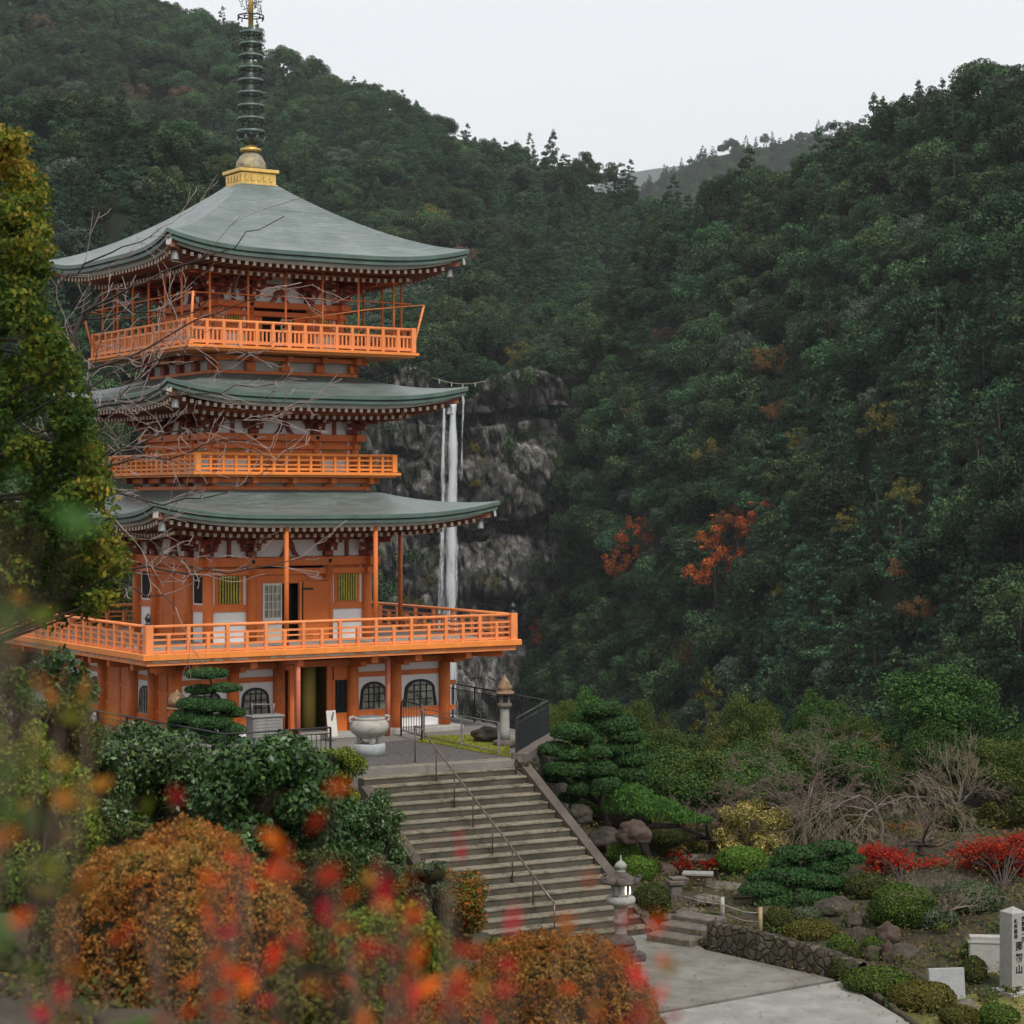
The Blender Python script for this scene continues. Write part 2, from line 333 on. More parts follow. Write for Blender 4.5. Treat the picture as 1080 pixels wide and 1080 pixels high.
# ------------------------------------------------------------------ ground near the pagoda (thin-plate surface through spot heights)
CP = np.array([(0,0,5.6),(-6,0,5.7),(6,0,5.2),(0,-12,5.8),(-25,-10,6.5),(25,-10,4.5),(-2.2,14,4.1),(1,17,2.9),(-6,14,4.5),(6,14,1.8),(8,25,-.9),(4,25,-.6),
 (-3.9,34,.9),(-8,34,1.4),(-9,45,.2),(-8,54,-.3),(-4.6,54,-1.0),(0,34,-1.4),(-2,45,-2.0),(2.5,30,-1.8),(2.6,51.5,-3.8),(5,50,-3.8),(3,44,-3.8),(6,40,-3.8),(9,42,-3.8),(8,35,-3.8),(12,32,-3.8),
 (8.8,48,-3.7),(11,46,-3.8),(16,44,-3.8),(5,57,-3.2),(9,53,-3.2),(13,51,-3.1),(20,50,-3),(10,60,-2.7),(18,62,-2.5),(10,75,-2.4),(25,70,-2.2),(3,60,-3.1),(6,75,-2.8),(30,50,-2.8),(42,60,-2),
 (0,60,-1.5),(-4,62,-.6),(-10,60,-.5),(-12,75,-.5),(-20,65,-.4),(-2,72,-.8),(-8,85,-.8),(-25,80,-.4),(2.6,63,-3.0),(3.2,70,-3.2),(0,95,-10),(20,92,-8),(-20,100,-6),(40,95,-8),
 (10,120,-24),(-20,120,-20),(40,120,-24),(0,160,-48),(60,160,-48),(-60,160,-42),(-40,80,0),(-40,50,3),(-40,20,6),(40,20,-3),(40,0,1),(0,200,-56),(70,200,-56),(-70,200,-56),(70,100,-12),(-70,100,-6),(70,40,-2),(-70,40,6)], float)
def _tps(r2): return np.where(r2 > 0, r2*np.log(r2+1e-12), 0.0)
def _fit():
    n = len(CP); X = CP[:, :2]; K = _tps(((X[:, None]-X[None])**2).sum(-1)) + np.eye(n)*1.0
    Pm = np.hstack([np.ones((n, 1)), X]); A = np.zeros((n+3, n+3)); A[:n, :n] = K; A[:n, n:] = Pm; A[n:, :n] = Pm.T
    return np.linalg.solve(A, np.concatenate([CP[:, 2], np.zeros(3)]))
TW = _fit()
def gz(x, y):
    x = np.atleast_1d(np.asarray(x, float)); y = np.atleast_1d(np.asarray(y, float))
    r2 = (x[..., None]-CP[:, 0])**2 + (y[..., None]-CP[:, 1])**2
    z = _tps(r2) @ TW[:-3] + TW[-3] + TW[-2]*x + TW[-1]*y
    return np.clip(z, -62, 8)
def gz1(x, y): return float(gz(x, y)[0])
TH = R(29); SD = Vector((math.cos(TH), math.sin(TH), 0)); DN = Vector((math.sin(TH), -math.cos(TH), 0))   # along a step; down the stairs
ST0 = Vector((-4.22, 58.3, 0)); SWID = 4.85; NST = 19; SLEN = 7.2; SDROP = 3.68
def stair_uv(x, y):
    dx, dy = x-ST0.x, y-ST0.y; return dx*SD.x+dy*SD.y, dx*DN.x+dy*DN.y
def build_ground():
    xs = np.concatenate([np.linspace(-300, -45, 14), np.linspace(-44, 44, 150), np.linspace(46, 300, 14)])
    ys = np.concatenate([np.linspace(-60, -6, 8), np.linspace(-5, 100, 190), np.linspace(103, 230, 24)])
    X, Y = np.meshgrid(xs, ys); Z = gz(X.ravel(), Y.ravel()).reshape(X.shape)
    for i in range(X.shape[0]):
        for j in range(X.shape[1]):
            x, y = X[i, j], Y[i, j]
            Z[i, j] += noise.noise(Vector((x*.4, y*.4, 0)))*.16 + noise.noise(Vector((x*1.5, y*1.5, 3)))*.05
            u, v = stair_uv(x, y)
            if -.9 < u < SWID+.9 and -.5 < v < SLEN+1: Z[i, j] = min(Z[i, j], -max(0, min(v, SLEN))*SDROP/SLEN-.75)
            if u > 0 and v > SLEN-.8 and Z[i, j] > -4.2 and x < 9.5 and y > 30 and v < 22 and path_in(x, y): Z[i, j] = -4.2
            if y > 210 or abs(x) > 200: Z[i, j] = min(Z[i, j], -56)
            if abs(x) > 60: Z[i, j] = min(Z[i, j], 8-(abs(x)-60)*.5)
    mb = MB(); mb.grid([[(X[i, j], Y[i, j], Z[i, j]) for j in range(X.shape[1])] for i in range(X.shape[0])])
    tag(mb.build('ground', SOIL), kind='structure')
PATHPOLY = [(-3.5,51.0),(4.1,53.9),(4.76,52.4),(6.0,50.9),(7.26,49.5),(7.9,47.3),(8.43,45.2),(8.9,41.5),(9.6,36),(10,28),(3.2,28),(2.2,36),(.6,43)]
def in_poly(x, y, P):
    c = False; n = len(P)
    for i in range(n):
        x1, y1 = P[i]; x2, y2 = P[(i+1) % n]
        if (y1 > y) != (y2 > y) and x < (x2-x1)*(y-y1)/(y2-y1)+x1: c = not c
    return c
def path_in(x, y): return any(in_poly(x+a, y+b, PATHPOLY) for a, b in ((0,0),(.7,0),(-.7,0),(0,.7),(0,-.7)))
build_ground()
mb = MB(); mb.box(-3500, 3500, -70, 8300, -63.2, -62.5); tag(mb.build('valley_ground', surf('dark_valley_floor', (.03, .045, .02), 1, .5, .02, bst=0)), kind='structure')

ZP = -3.68
mb = MB(); J0, J1 = (1.2, 44.6), (7.0, 48.9)     # expansion joint
back = [(-3.5,51.0),(-4.2,50.0),(.2,43.86),(7.53,49.26),(7.26,49.5),(6.0,50.9),(4.76,52.4),(4.1,53.9)]
mb.prism([(-3.5,51.4),(.35,44.05),(7.45,49.2),(6.0,50.9),(4.76,52.4),(4.3,54.2),(1,54.6)], ZP-.5, ZP)
tag(mb.build('path', PATH), kind='structure')
mb = MB(); mb.prism([(.42,43.98),(1.5,41),(2.2,36),(3.2,26),(10.2,26),(9.6,36),(8.9,41.5),(8.43,45.2),(7.55,49.1)], ZP-.5, ZP-.02)
tag(mb.build('forecourt_path', PATH2), kind='structure')

PLAT = [(.05,60.35),(1.25,66.1),(-1.9,72.4),(-6,82),(-26,84),(-24,66),(-16,67.5),(-12.5,62.9),(-7.9,56.5),(-4.9,58.4),(-4.22,58.28)]
mb = MB(); mb.prism(PLAT[::-1] if False else PLAT, -4.2, 0); pl = mb.build('platform', [PAVE]); tag(pl, kind='structure')
def gpoly(pts, z): return [tuple(G(x, y, z)[:2]) for x, y in pts]
mb = MB(); mb.prism(gpoly([(377,809),(538,800.5),(522,793),(460,783),(430,780.5),(400,783),(370,795)], 0)[::1], -.05, .008)
tag(mb.build('cobbled_ground', GRAVEL), kind='structure')
GR = gpoly([(440,783),(463,785.5),(503,793.5),(538,799),(536,786),(530,775),(496,777),(449,778)], 0)
mb = MB(); mb.prism(GR, -.05, .02); tag(mb.build('grass_bed', surf('grass_bed_soil', (.16, .17, .03), .95, .3, 4)), kind='structure')
xs_ = [p[0] for p in GR]; ys_ = [p[1] for p in GR]; pp = []
while len(pp) < 9000:
    x, y = rnd.uniform(min(xs_), max(xs_)), rnd.uniform(min(ys_), max(ys_))
    if in_poly(x, y, GR): pp.append((x, y, .05))
GRASS = leafm('grass_blades', [(.20,.22,.03),(.28,.27,.04),(.13,.17,.03)], objv=0)
tag(link(leaf_mesh('grass', np.array(pp), np.tile([0, -1, .6], (len(pp), 1)), .09, .25), 'grass', GRASS), 'short yellow green grass between the stairs and the pagoda', 'grass', kind='stuff')

# ------------------------------------------------------------------ forested hills
FLOOR = surf('forest_floor', (.010, .014, .006), 1, .4, .05, bst=0)
def hill(name, us, botpy, botd, toppy, topd, rows=36, amp=6, seed=0, prof=1.0, back=.9, ext=12):
    ucol = np.linspace(us[0], us[-1], 90); gb = []
    for u in ucol:
        bp, bd, tp, td = (np.interp(u, us, q) for q in (botpy, botd, toppy, topd))
        A = W(u, bp, bd); B = W(u, tp, td); col = []
        for i in range(rows+1):
            t = i/rows; tz = t**prof; p = Vector((A.x+(B.x-A.x)*t, A.y+(B.y-A.y)*t, A.z+(B.z-A.z)*tz))
            e = math.sin(math.pi*min(1, t*1.0))**.5
            n_ = noise.fractal(Vector((p.x*.012+seed, p.y*.012, seed*2.1)), .9, 2.1, 4)
            p.z += n_*amp*e; p.x += n_*amp*.4*e; col.append(p)
        gb.append(col)
    mb = MB(); P = []
    for j in range(rows+1): P.append([gb[i][j] for i in range(len(ucol))])
    last = P[-1]; b1_ = [Vector((p.x*1.06, p.y*1.06, p.z-.02*p.y)) for p in last]; b2_ = [Vector((p.x*1.35, p.y*1.35, -62)) for p in last]
    f0 = [Vector((p.x, p.y-4, min(p.z-8, -40))) for p in P[0]]; f1 = [Vector((p.x, p.y-8, -63)) for p in P[0]]
    mb.grid([f1, f0]+P+[b1_, b2_]); tag(mb.build(name, FLOOR), kind='structure')
    return np.array([[tuple(p) for p in row] for row in P])
S1 = hill('mountain_slope_right', [560, 590, 600, 606, 616, 640, 700, 760, 820, 880, 960, 1020, 1080, 1300, 1700],
          [830]*13+[860, 900], [500, 490, 480, 475, 465, 450, 410, 370, 335, 310, 285, 265, 250, 200, 160],
          [745, 610, 540, 470, 412, 322, 250, 226, 212, 178, 138, 124, 108, 26, -70], [530, 545, 552, 556, 562, 575, 570, 555, 535, 510, 480, 455, 430, 360, 300], amp=9, seed=1.3)
S2 = hill('mountain_slope_back', [-420, -200, 0, 100, 170, 250, 300, 330, 400, 440, 500, 545, 600, 650, 700, 760, 860],
          [430]*17, [700, 680, 640, 620, 600, 580, 570, 566, 560, 558, 556, 556, 556, 560, 570, 590, 620],
          [-330, -230, -95, -32, 22, 52, 84, 94, 120, 138, 168, 181, 195, 208, 232, 262, 320], [1150, 1120, 1060, 1030, 1000, 960, 940, 930, 900, 880, 850, 830, 800, 780, 760, 750, 750], amp=14, seed=5.1)
S3 = hill('mountain_slope_left', [-500, -200, -60, 0, 60, 130, 200, 240, 300, 340, 366, 385],
          [680]*12, [300, 320, 335, 345, 355, 365, 380, 390, 405, 420, 440, 470],
          [20, 90, 128, 138, 128, 138, 165, 186, 245, 340, 450, 600], [520, 500, 490, 485, 480, 480, 480, 478, 480, 490, 500, 520], amp=8, seed=9.7)

# ------------------------------------------------------------------ far hills fading into cloud
FARG = []
def far_hill(name, us, py, d, base, label):
    rows = []
    for t in np.linspace(0, 1, 14):
        row = []
        for u in np.linspace(us[0], us[-1], 70):
            p = W(u, np.interp(u, us, py), d); z0 = base; z = z0+(p.z-z0)*t
            row.append(Vector((p.x, p.y-(1-t)*d*.25, z+noise.noise(Vector((u*.03, t*6, d)))*d*.006*math.sin(math.pi*t))))
        rows.append(row)
    FARG.append(np.array([[tuple(p) for p in r] for r in rows]))
    rows.append([Vector((p.x*1.2, p.y*1.2, base)) for p in rows[-1]])
    mb = MB(); mb.grid(rows); return tag(mb.build(name, surf('distant_forest', (.022, .042, .024), 1, .45, .02, bscale=.12, bst=.6, bdist=4)), kind='structure')
far_hill('far_hill', [560, 640, 700, 740, 790, 840, 862, 900, 960, 1100, 1400], [232, 222, 186, 168, 158, 150, 141, 146, 150, 160, 230], 2300, -60, '')
far_hill('farthest_hill', [400, 540, 600, 640, 660, 690, 760, 900, 1200], [260, 225, 205, 192, 183, 178, 170, 168, 250], 6600, -60, '')

# crowns -----------------------------------------------------------
def crown_broad(name, r, h, npuff, leaf, dens, seed, mats, pr_=(.24, .42), kx=.95):
    rs = random.Random(seed); puffs = []
    for i in range(npuff):
        a = rs.uniform(0, 2*math.pi); e = math.asin(rs.uniform(-.45, 1)); k = rs.uniform(.45, kx)
        pr = r*rs.uniform(*pr_)
        puffs.append((math.cos(a)*math.cos(e)*r*k, math.sin(a)*math.cos(e)*r*k, h*.62+math.sin(e)*h*.36*k, pr, pr, pr*rs.uniform(.7, 1.0)))
    P, N_ = puff_points(puffs, dens); return leaf_mesh(name, P, N_, leaf, .6, .4, .55)
def crown_conifer(name, r, h, layers, leaf, dens, seed, mats, power=.75, z0=.18, droop=.25):
    rs = random.Random(seed); puffs = []
    for L_ in range(layers):
        t = (L_+.5)/layers; z = h*(z0+(1-z0)*t); rr = r*(1-t)**power*rs.uniform(.75, 1.15)+.12*r; n = max(3, int(7*(1-t)+3))
        for i in range(n):
            a = rs.uniform(0, 2*math.pi); k = rs.uniform(.45, 1.0); pr = max(.18*r, rr*rs.uniform(.28, .42))
            puffs.append((math.cos(a)*rr*k, math.sin(a)*rr*k, z-droop*rr*k+rs.uniform(-.03, .03)*h, pr, pr, pr*rs.uniform(.45, .75)))
    puffs.append((0, 0, h*.97, r*.14, r*.14, h*.06))
    P, N_ = puff_points(puffs, dens); return leaf_mesh(name, P, N_, leaf, .55, .4, .55)
GREEN_C = leafm('cedar_foliage', [(.009,.028,.015),(.024,.056,.026),(.056,.104,.045)], trans=0, var=.4, objv=.45)
GREEN_B = leafm('broadleaf_foliage', [(.010,.028,.012),(.028,.058,.023),(.070,.112,.040)], trans=0, var=.4, objv=.5)
GREEN_O = leafm('olive_foliage', [(.016,.030,.012),(.036,.056,.020),(.070,.092,.034)], trans=0, var=.35, objv=.45)
GREEN_G = leafm('grey_green_foliage', [(.035,.052,.036),(.055,.075,.05),(.078,.098,.064)], trans=0, var=.3, objv=.35)
RED_L = leafm('red_maple_foliage', [(.24,.03,.012),(.42,.07,.016),(.36,.11,.02),(.18,.035,.015)], trans=.1, var=.3, objv=.15)
RUST_L = leafm('rusty_foliage', [(.05,.06,.02),(.13,.05,.02),(.20,.07,.025),(.15,.08,.03)], trans=.1, var=.3, objv=.15)
YEL_L = leafm('yellow_ochre_foliage', [(.05,.07,.02),(.16,.13,.025),(.24,.17,.03),(.12,.12,.03)], trans=.1, var=.3, objv=.15)
PINK_L = leafm('dusky_pink_foliage', [(.13,.07,.055),(.17,.09,.06),(.10,.075,.045)], trans=.1, var=.3, objv=.2)
CR = {}
def trunk_mb(h, r, lean=.3, n=6, limbs=5):
    mb = MB(); pts = [(math.sin(i*.7)*lean*.15, math.cos(i*.9)*lean*.15, h*i/n) for i in range(n+1)]
    mb.tube(pts, [r*(1-.8*i/n)+.02 for i in range(n+1)], 7)
    for k in range(limbs):
        a = rnd.uniform(0, 6.28); z = h*rnd.uniform(.35, .85); l = h*.22
        mb.tube([(0, 0, z), (math.cos(a)*l*.6, math.sin(a)*l*.6, z+l*.25), (math.cos(a)*l, math.sin(a)*l, z+l*.5)], [r*.35, r*.2, r*.06], 5)
    return mb
def proto(kind, mesh, mat, h, name, label, r=.22):
    root = empty(name, label=label, cat='tree'); c = link(mesh, 'crown', mat, root); t = trunk_mb(h*.9, r).build('trunk', BARK, root)
    CR[kind] = (root, c, h); return root
SPEC = [('c0', 'cedar_tree', crown_conifer, (2.7, 10.5, 9, .34, 230, 1), GREEN_C), ('c1', 'cedar_tree', crown_conifer, (3.1, 9.5, 8, .34, 210, 2), GREEN_C), ('c2', 'cedar_tree', crown_conifer, (2.3, 11.5, 10, .32, 250, 3), GREEN_C),
        ('c3', 'cedar_tree', crown_conifer, (3.3, 9, 7, .36, 200, 4), GREEN_O),
        ('b0', 'broadleaf_tree', crown_broad, (3.6, 8.5, 34, .34, 190, 5), GREEN_B), ('b1', 'broadleaf_tree', crown_broad, (4.2, 8, 40, .34, 170, 6), GREEN_B), ('b2', 'broadleaf_tree', crown_broad, (3.2, 9, 30, .33, 200, 7), GREEN_O), ('b3', 'broadleaf_tree', crown_broad, (3.8, 7.5, 30, .36, 160, 8), GREEN_G)]
LAB = {'cedar_tree': 'dark green conifer in the dense forest on the mountainside', 'broadleaf_tree': 'rounded green broadleaf tree in the dense forest on the mountainside'}
for k, nm, fn, a, mt in SPEC:
    me = fn(k, *a, None); rt = proto(k, me, mt, a[1], nm, LAB[nm]); rt['group'] = 'forest trees on the mountainside'
AUT = {}
for k, mt, sd in (('red', RED_L, 21), ('rust', RUST_L, 22), ('yel', YEL_L, 23), ('pink', PINK_L, 24)):
    AUT[k] = (crown_broad(k, 3.4, 7, 30, .26, 150, sd, None, (.10, .28), 1.15), mt)
AUTT = trunk_mb(5.5, .16)

def on_hill(S, px, py):
    u = 540+S[..., 0]/S[..., 1]*F; v = HY-(S[..., 2]-HC)/S[..., 1]*F; k = np.argmin((u-px)**2+(v-py)**2); return S.reshape(-1, 3)[k]
# single autumn trees and landmark trees on the hillsides: (px, py of the crown middle, width in px, kind, label)
AUTL = [(754,604,52,'red','large red orange maple at the middle of the dark hillside'), (764,578,46,'red','red orange maple just above and behind the largest red one'), (803,562,40,'red','bright orange red maple just right of the large red one'), (778,552,34,'rust','rusty red maple topping the large red clump on the hillside'),
 (656,600,36,'red','small bright red tree low on the hillside right of the cliff'), (676,568,28,'red','narrow orange red tree above the small bright red one'), (735,692,34,'rust','dull rust coloured tree near the foot of the hillside'),
 (818,386,36,'rust','flat rusty orange crown high on the hillside'), (826,443,30,'rust','rust orange crown below the flat rusty one'), (932,456,36,'yel','ochre yellow tree standing alone on the upper right hillside'),
 (756,496,34,'yel','yellow green crown left of the hillside centre'), (955,524,28,'yel','pale yellow crown below the ochre tree'), (898,556,28,'yel','dull yellow tree on the right part of the hillside'),
 (957,595,28,'rust','small rust crown below the dull yellow trees'), (548,380,26,'yel','golden tree standing on top of the cliff'), (672,436,16,'rust','tiny rust crown above and right of the cliff'),
 (578,672,24,'red','dark red tree at the foot of the cliff beside the deck'), (1060,672,30,'rust','brownish red tree at the right edge of the hillside'), (968,660,26,'rust','brown crown low on the right hillside'), (700,350,18,'pink','pale brown crown high on the middle slope'),
 (842,472,22,'yel','slim yellow crown between the rusty crowns and the ochre tree'), (828,624,18,'yel','narrow yellow crown right of the large red maple')]
AUTL2 = [(490,272,20,'pink','pinkish grey crown on the far slope beside the top roof'), (135,104,26,'pink','reddish brown crown on the far left ridge'), (38,28,24,'pink','dusky red crown at the upper left of the far ridge'), (192,104,20,'pink','dusky crown left of the spire on the far ridge'), (512,178,18,'pink','small pinkish crown just below the far skyline'), (455,232,20,'yel','olive yellow crown on the far slope right of the roof')]
AUTP = []
for lst, S in ((AUTL, S1), (AUTL2, S2)):
    for px, py, wd, k, lb in lst:
        S_ = S2 if px == 548 else S; p0 = on_hill(S_, px, py); p = on_hill(S_, px, py+6.2*F/p0[1]); AUTP.append((p, px, py, wd, k, lb))
def scatter(S, n, sz, rsd, kinds, umin=-170, umax=1260):
    r = np.random.default_rng(rsd); rows, cols = S.shape[:2]; a = S[:-1, :-1]; b = S[1:, :-1]; c = S[:-1, 1:]
    ar = np.linalg.norm(np.cross(b-a, c-a), axis=2).ravel(); ar = ar/ar.sum(); idx = r.choice(len(ar), n, p=ar); i = idx//(cols-1); j = idx % (cols-1)
    s, t = r.uniform(0, 1, (2, n, 1)); P = (S[i, j]*(1-s)+S[i+1, j]*s)*(1-t)+(S[i, j+1]*(1-s)+S[i+1, j+1]*s)*t
    px = 540+P[:, 0]/P[:, 1]*F; keep = (px > umin) & (px < umax)
    P = P[keep]; cell = {}; out = []
    for p in P:                                  # keep trees apart
        k = (int(p[0]//sz), int(p[1]//sz))
        if any(abs(p[0]-q[0]) < sz and abs(p[1]-q[1]) < sz and (p[0]-q[0])**2+(p[1]-q[1])**2+(p[2]-q[2])**2*.5 < sz*sz for a_ in (-1,0,1) for b_ in (-1,0,1) for q in cell.get((k[0]+a_, k[1]+b_), ())): continue
        cell.setdefault(k, []).append(p); out.append(p)
    return np.array(out)
pts1 = scatter(S1, 22000, 4.7, 1, None); pts2 = scatter(S2, 26000, 6.2, 2, None); pts3 = scatter(S3, 14000, 5.2, 3, None)
AX = np.array([a[0] for a in AUTP]); AW = np.array([a[3]*a[0][1]/F*.50+2.2 for a in AUTP])
def clear_of(pts): return np.array([p for p in pts if (np.hypot(AX[:, 0]-p[0], (AX[:, 1]-p[1])+.8) > AW).all()])
pts1 = clear_of(pts1); pts2 = clear_of(pts2)
pts4 = scatter(FARG[0], 50000, 7.0, 4, None, 600, 940)
kinds = ['c0', 'c1', 'c2', 'c3', 'b0', 'b1', 'b2', 'b3']
def kind_of(p, s):
    n_ = noise.noise(Vector((p[0]*.016, p[1]*.016, s))); q = rnd.random()+n_*.7
    if q < .5: return rnd.choice(['c0', 'c1', 'c2', 'c0', 'c1', 'c2', 'c0', 'c3'])
    return rnd.choice(['b0', 'b1', 'b0', 'b1', 'b2', 'b1', 'b3'])
allp = []
for S_, pts, sc in ((1, pts1, 1.2), (2, pts2, 1.35), (3, pts3, 1.15), (4, pts4, 1.5)):
    for p in pts:
        k = kind_of(p, S_*3.3)
        if S_ == 3 and rnd.random() < .5: k = rnd.choice(['c0', 'c1', 'b0', 'b2'])
        px = 540+p[0]/p[1]*F; py = HY-(p[2]-HC)/p[1]*F; inner = 0 < px < 1080 and 0 < py < 765
        if S_ == 1 and px < 640 and py > 380: 
            if k[0] == 'c' and rnd.random() < .5: k = 'b0'
        allp.append((p, k, sc*rnd.uniform(.7, 1.3), inner and S_ == 1, p[1]))
near = sorted([a for a in allp if a[3]], key=lambda a: a[4]/a[2])
cnt = {'c': 0, 'b': 0}; solo = []; rest = []
chosen = set()
for a in near:
    if cnt[a[1][0]] < 290 and len(solo) < 520: cnt[a[1][0]] += 1; solo.append(a); chosen.add(id(a))
rest = [a for a in allp if id(a) not in chosen]
used = set()
for (p, k, s, _, _) in solo:
    root = CR[k][0]
    o = root if k not in used else copy_tree(root)
    used.add(k); o.location = (p[0], p[1], p[2]-.8); o.rotation_euler = (rnd.uniform(-.06, .06), rnd.uniform(-.06, .06), rnd.uniform(0, 6.28)); o.scale = (s*rnd.uniform(.9, 1.15), s*rnd.uniform(.9, 1.15), s*rnd.uniform(.85, 1.15))
# the far wood: one object, crowns set out on its points
me = bpy.data.meshes.new('forest'); me.from_pydata([(p[0], p[1], p[2]-.8) for p, *_ in rest], [], [])
at = me.attributes.new('kind', 'INT', 'POINT'); at.data.foreach_set('value', [kinds.index(a[1]) for a in rest])
at = me.attributes.new('turn', 'FLOAT_VECTOR', 'POINT'); at.data.foreach_set('vector', np.array([(rnd.uniform(-.07, .07), rnd.uniform(-.07, .07), rnd.uniform(0, 6.28)) for _ in rest]).ravel())
at = me.attributes.new('size', 'FLOAT_VECTOR', 'POINT'); at.data.foreach_set('vector', np.array([(a[2]*rnd.uniform(.9, 1.2), a[2]*rnd.uniform(.9, 1.2), a[2]*rnd.uniform(.8, 1.15)) for a in rest]).ravel())
fo = link(me, 'forest', GREEN_B); tag(fo, 'dense wood of dark conifers and broadleaf trees covering the far mountainsides', 'forest', kind='stuff')
ng = bpy.data.node_groups.new('forest', 'GeometryNodeTree'); ng.interface.new_socket('Geometry', in_out='INPUT', socket_type='NodeSocketGeometry'); ng.interface.new_socket('Geometry', in_out='OUTPUT', socket_type='NodeSocketGeometry')
gi = ng.nodes.new('NodeGroupInput'); go = ng.nodes.new('NodeGroupOutput'); iop = ng.nodes.new('GeometryNodeInstanceOnPoints'); jg = ng.nodes.new('GeometryNodeJoinGeometry')
oi_nodes = []
for k in kinds:
    oi = ng.nodes.new('GeometryNodeObjectInfo'); oi.inputs['Object'].default_value = CR[k][1]; oi.inputs['As Instance'].default_value = True; oi_nodes.append(oi)
for oi in reversed(oi_nodes): ng.links.new(oi.outputs['Geometry'], jg.inputs[0])
def named(nm, ty):
    n_ = ng.nodes.new('GeometryNodeInputNamedAttribute'); n_.data_type = ty; n_.inputs['Name'].default_value = nm; return n_.outputs['Attribute']
ng.links.new(gi.outputs[0], iop.inputs['Points']); ng.links.new(jg.outputs[0], iop.inputs['Instance']); iop.inputs['Pick Instance'].default_value = True
ng.links.new(named('kind', 'INT'), iop.inputs['Instance Index']); ng.links.new(named('size', 'FLOAT_VECTOR'), iop.inputs['Scale'])
e2 = ng.nodes.new('FunctionNodeEulerToRotation'); ng.links.new(named('turn', 'FLOAT_VECTOR'), e2.inputs[0]); ng.links.new(e2.outputs[0], iop.inputs['Rotation'])
ng.links.new(iop.outputs[0], go.inputs[0])
md = fo.modifiers.new('forest', 'NODES'); md.node_group = ng

first = {}
for p, px, py, wd, k, lb in AUTP:
    if True:
        s = (wd+5)*p[1]/F/5.2; root = empty('autumn_tree', (p[0]+(px-(540+p[0]/p[1]*F))*p[1]/F, p[1], p[2]+6.2-s*4.3), rnd.uniform(0, 6), lb, 'tree'); root.scale = (s, s, s*1.05)
        if k not in first: c = link(AUT[k][0], 'crown', AUT[k][1], root); first[k] = c
        else: c = first[k].copy(); COL.objects.link(c); c.parent = root
        if 't' not in first: t = AUTT.build('trunk', BARK, root); first['t'] = t
        else: t = first['t'].copy(); COL.objects.link(t); t.parent = root
# skyline trees standing above the ridge
for px, py, hh, k, s2, lb in [(785,196,66,'c3',S1,'tall layered dark conifer standing above the ridge before the misty hill'), (742,208,42,'b2',S1,'smaller dark tree left of the tall layered conifer on the ridge'), (928,150,52,'c0',S1,'slender conifer with open crown on the right skyline'), (964,138,48,'c2',S1,'bushy conifer on the right skyline next to the slender one'),
   (1060,112,46,'b0',S1,'dark round tree at the top right corner of the skyline'), (885,168,34,'c1',S1,'small pointed conifer where the right skyline begins to climb'), (612,206,30,'c1',S2,'tiny pointed conifer on the low saddle of the skyline'), (250,78,36,'b1',S2,'dark round tree on the left skyline beside the spire'), (306,86,34,'b1',S2,'rounded tree on the left skyline right of the spire')]:
    p = on_hill(s2, px, py); h0 = CR[k][2]; s = hh*p[1]/F/h0; o = copy_tree(CR[k][0]); o.location = (p[0], p[1], p[2]-.5); o.scale = (s, s, s); o.rotation_euler = (0, 0, rnd.uniform(0, 6)); o['label'] = lb; o.name = 'skyline_tree'
    if 'group' in o: del o['group']
# bare pale trunks
for px, py, hh, lb in [(1027,560,72,'bare pale dead trunk with stubs on the right hillside'), (1072,690,58,'slim white dead trunk at the right edge of the hillside'), (1002,190,26,'short pale trunk below the right skyline')]:
    p = on_hill(S1, px, py); p = p*(1-9/p[1]); h = hh*p[1]/F; L_ = []; pts = [Vector((0, 0, h*i/6)) + Vector((rnd.gauss(0, .1), 0, 0)) for i in range(7)]; L_.append((pts, [.16-.02*i for i in range(7)]))
    for i in range(9):
        a = rnd.uniform(0, 6.28); z = h*rnd.uniform(.3, .95); l = rnd.uniform(.5, 1.6); L_.append(([Vector((0, 0, z)), Vector((math.cos(a)*l, math.sin(a)*l, z+l*.2))], [.05, .02]))
    tag(lines_mb(L_).build('dead_tree', BARKL, loc=(p[0], p[1], p[2]+1)), lb, 'tree')

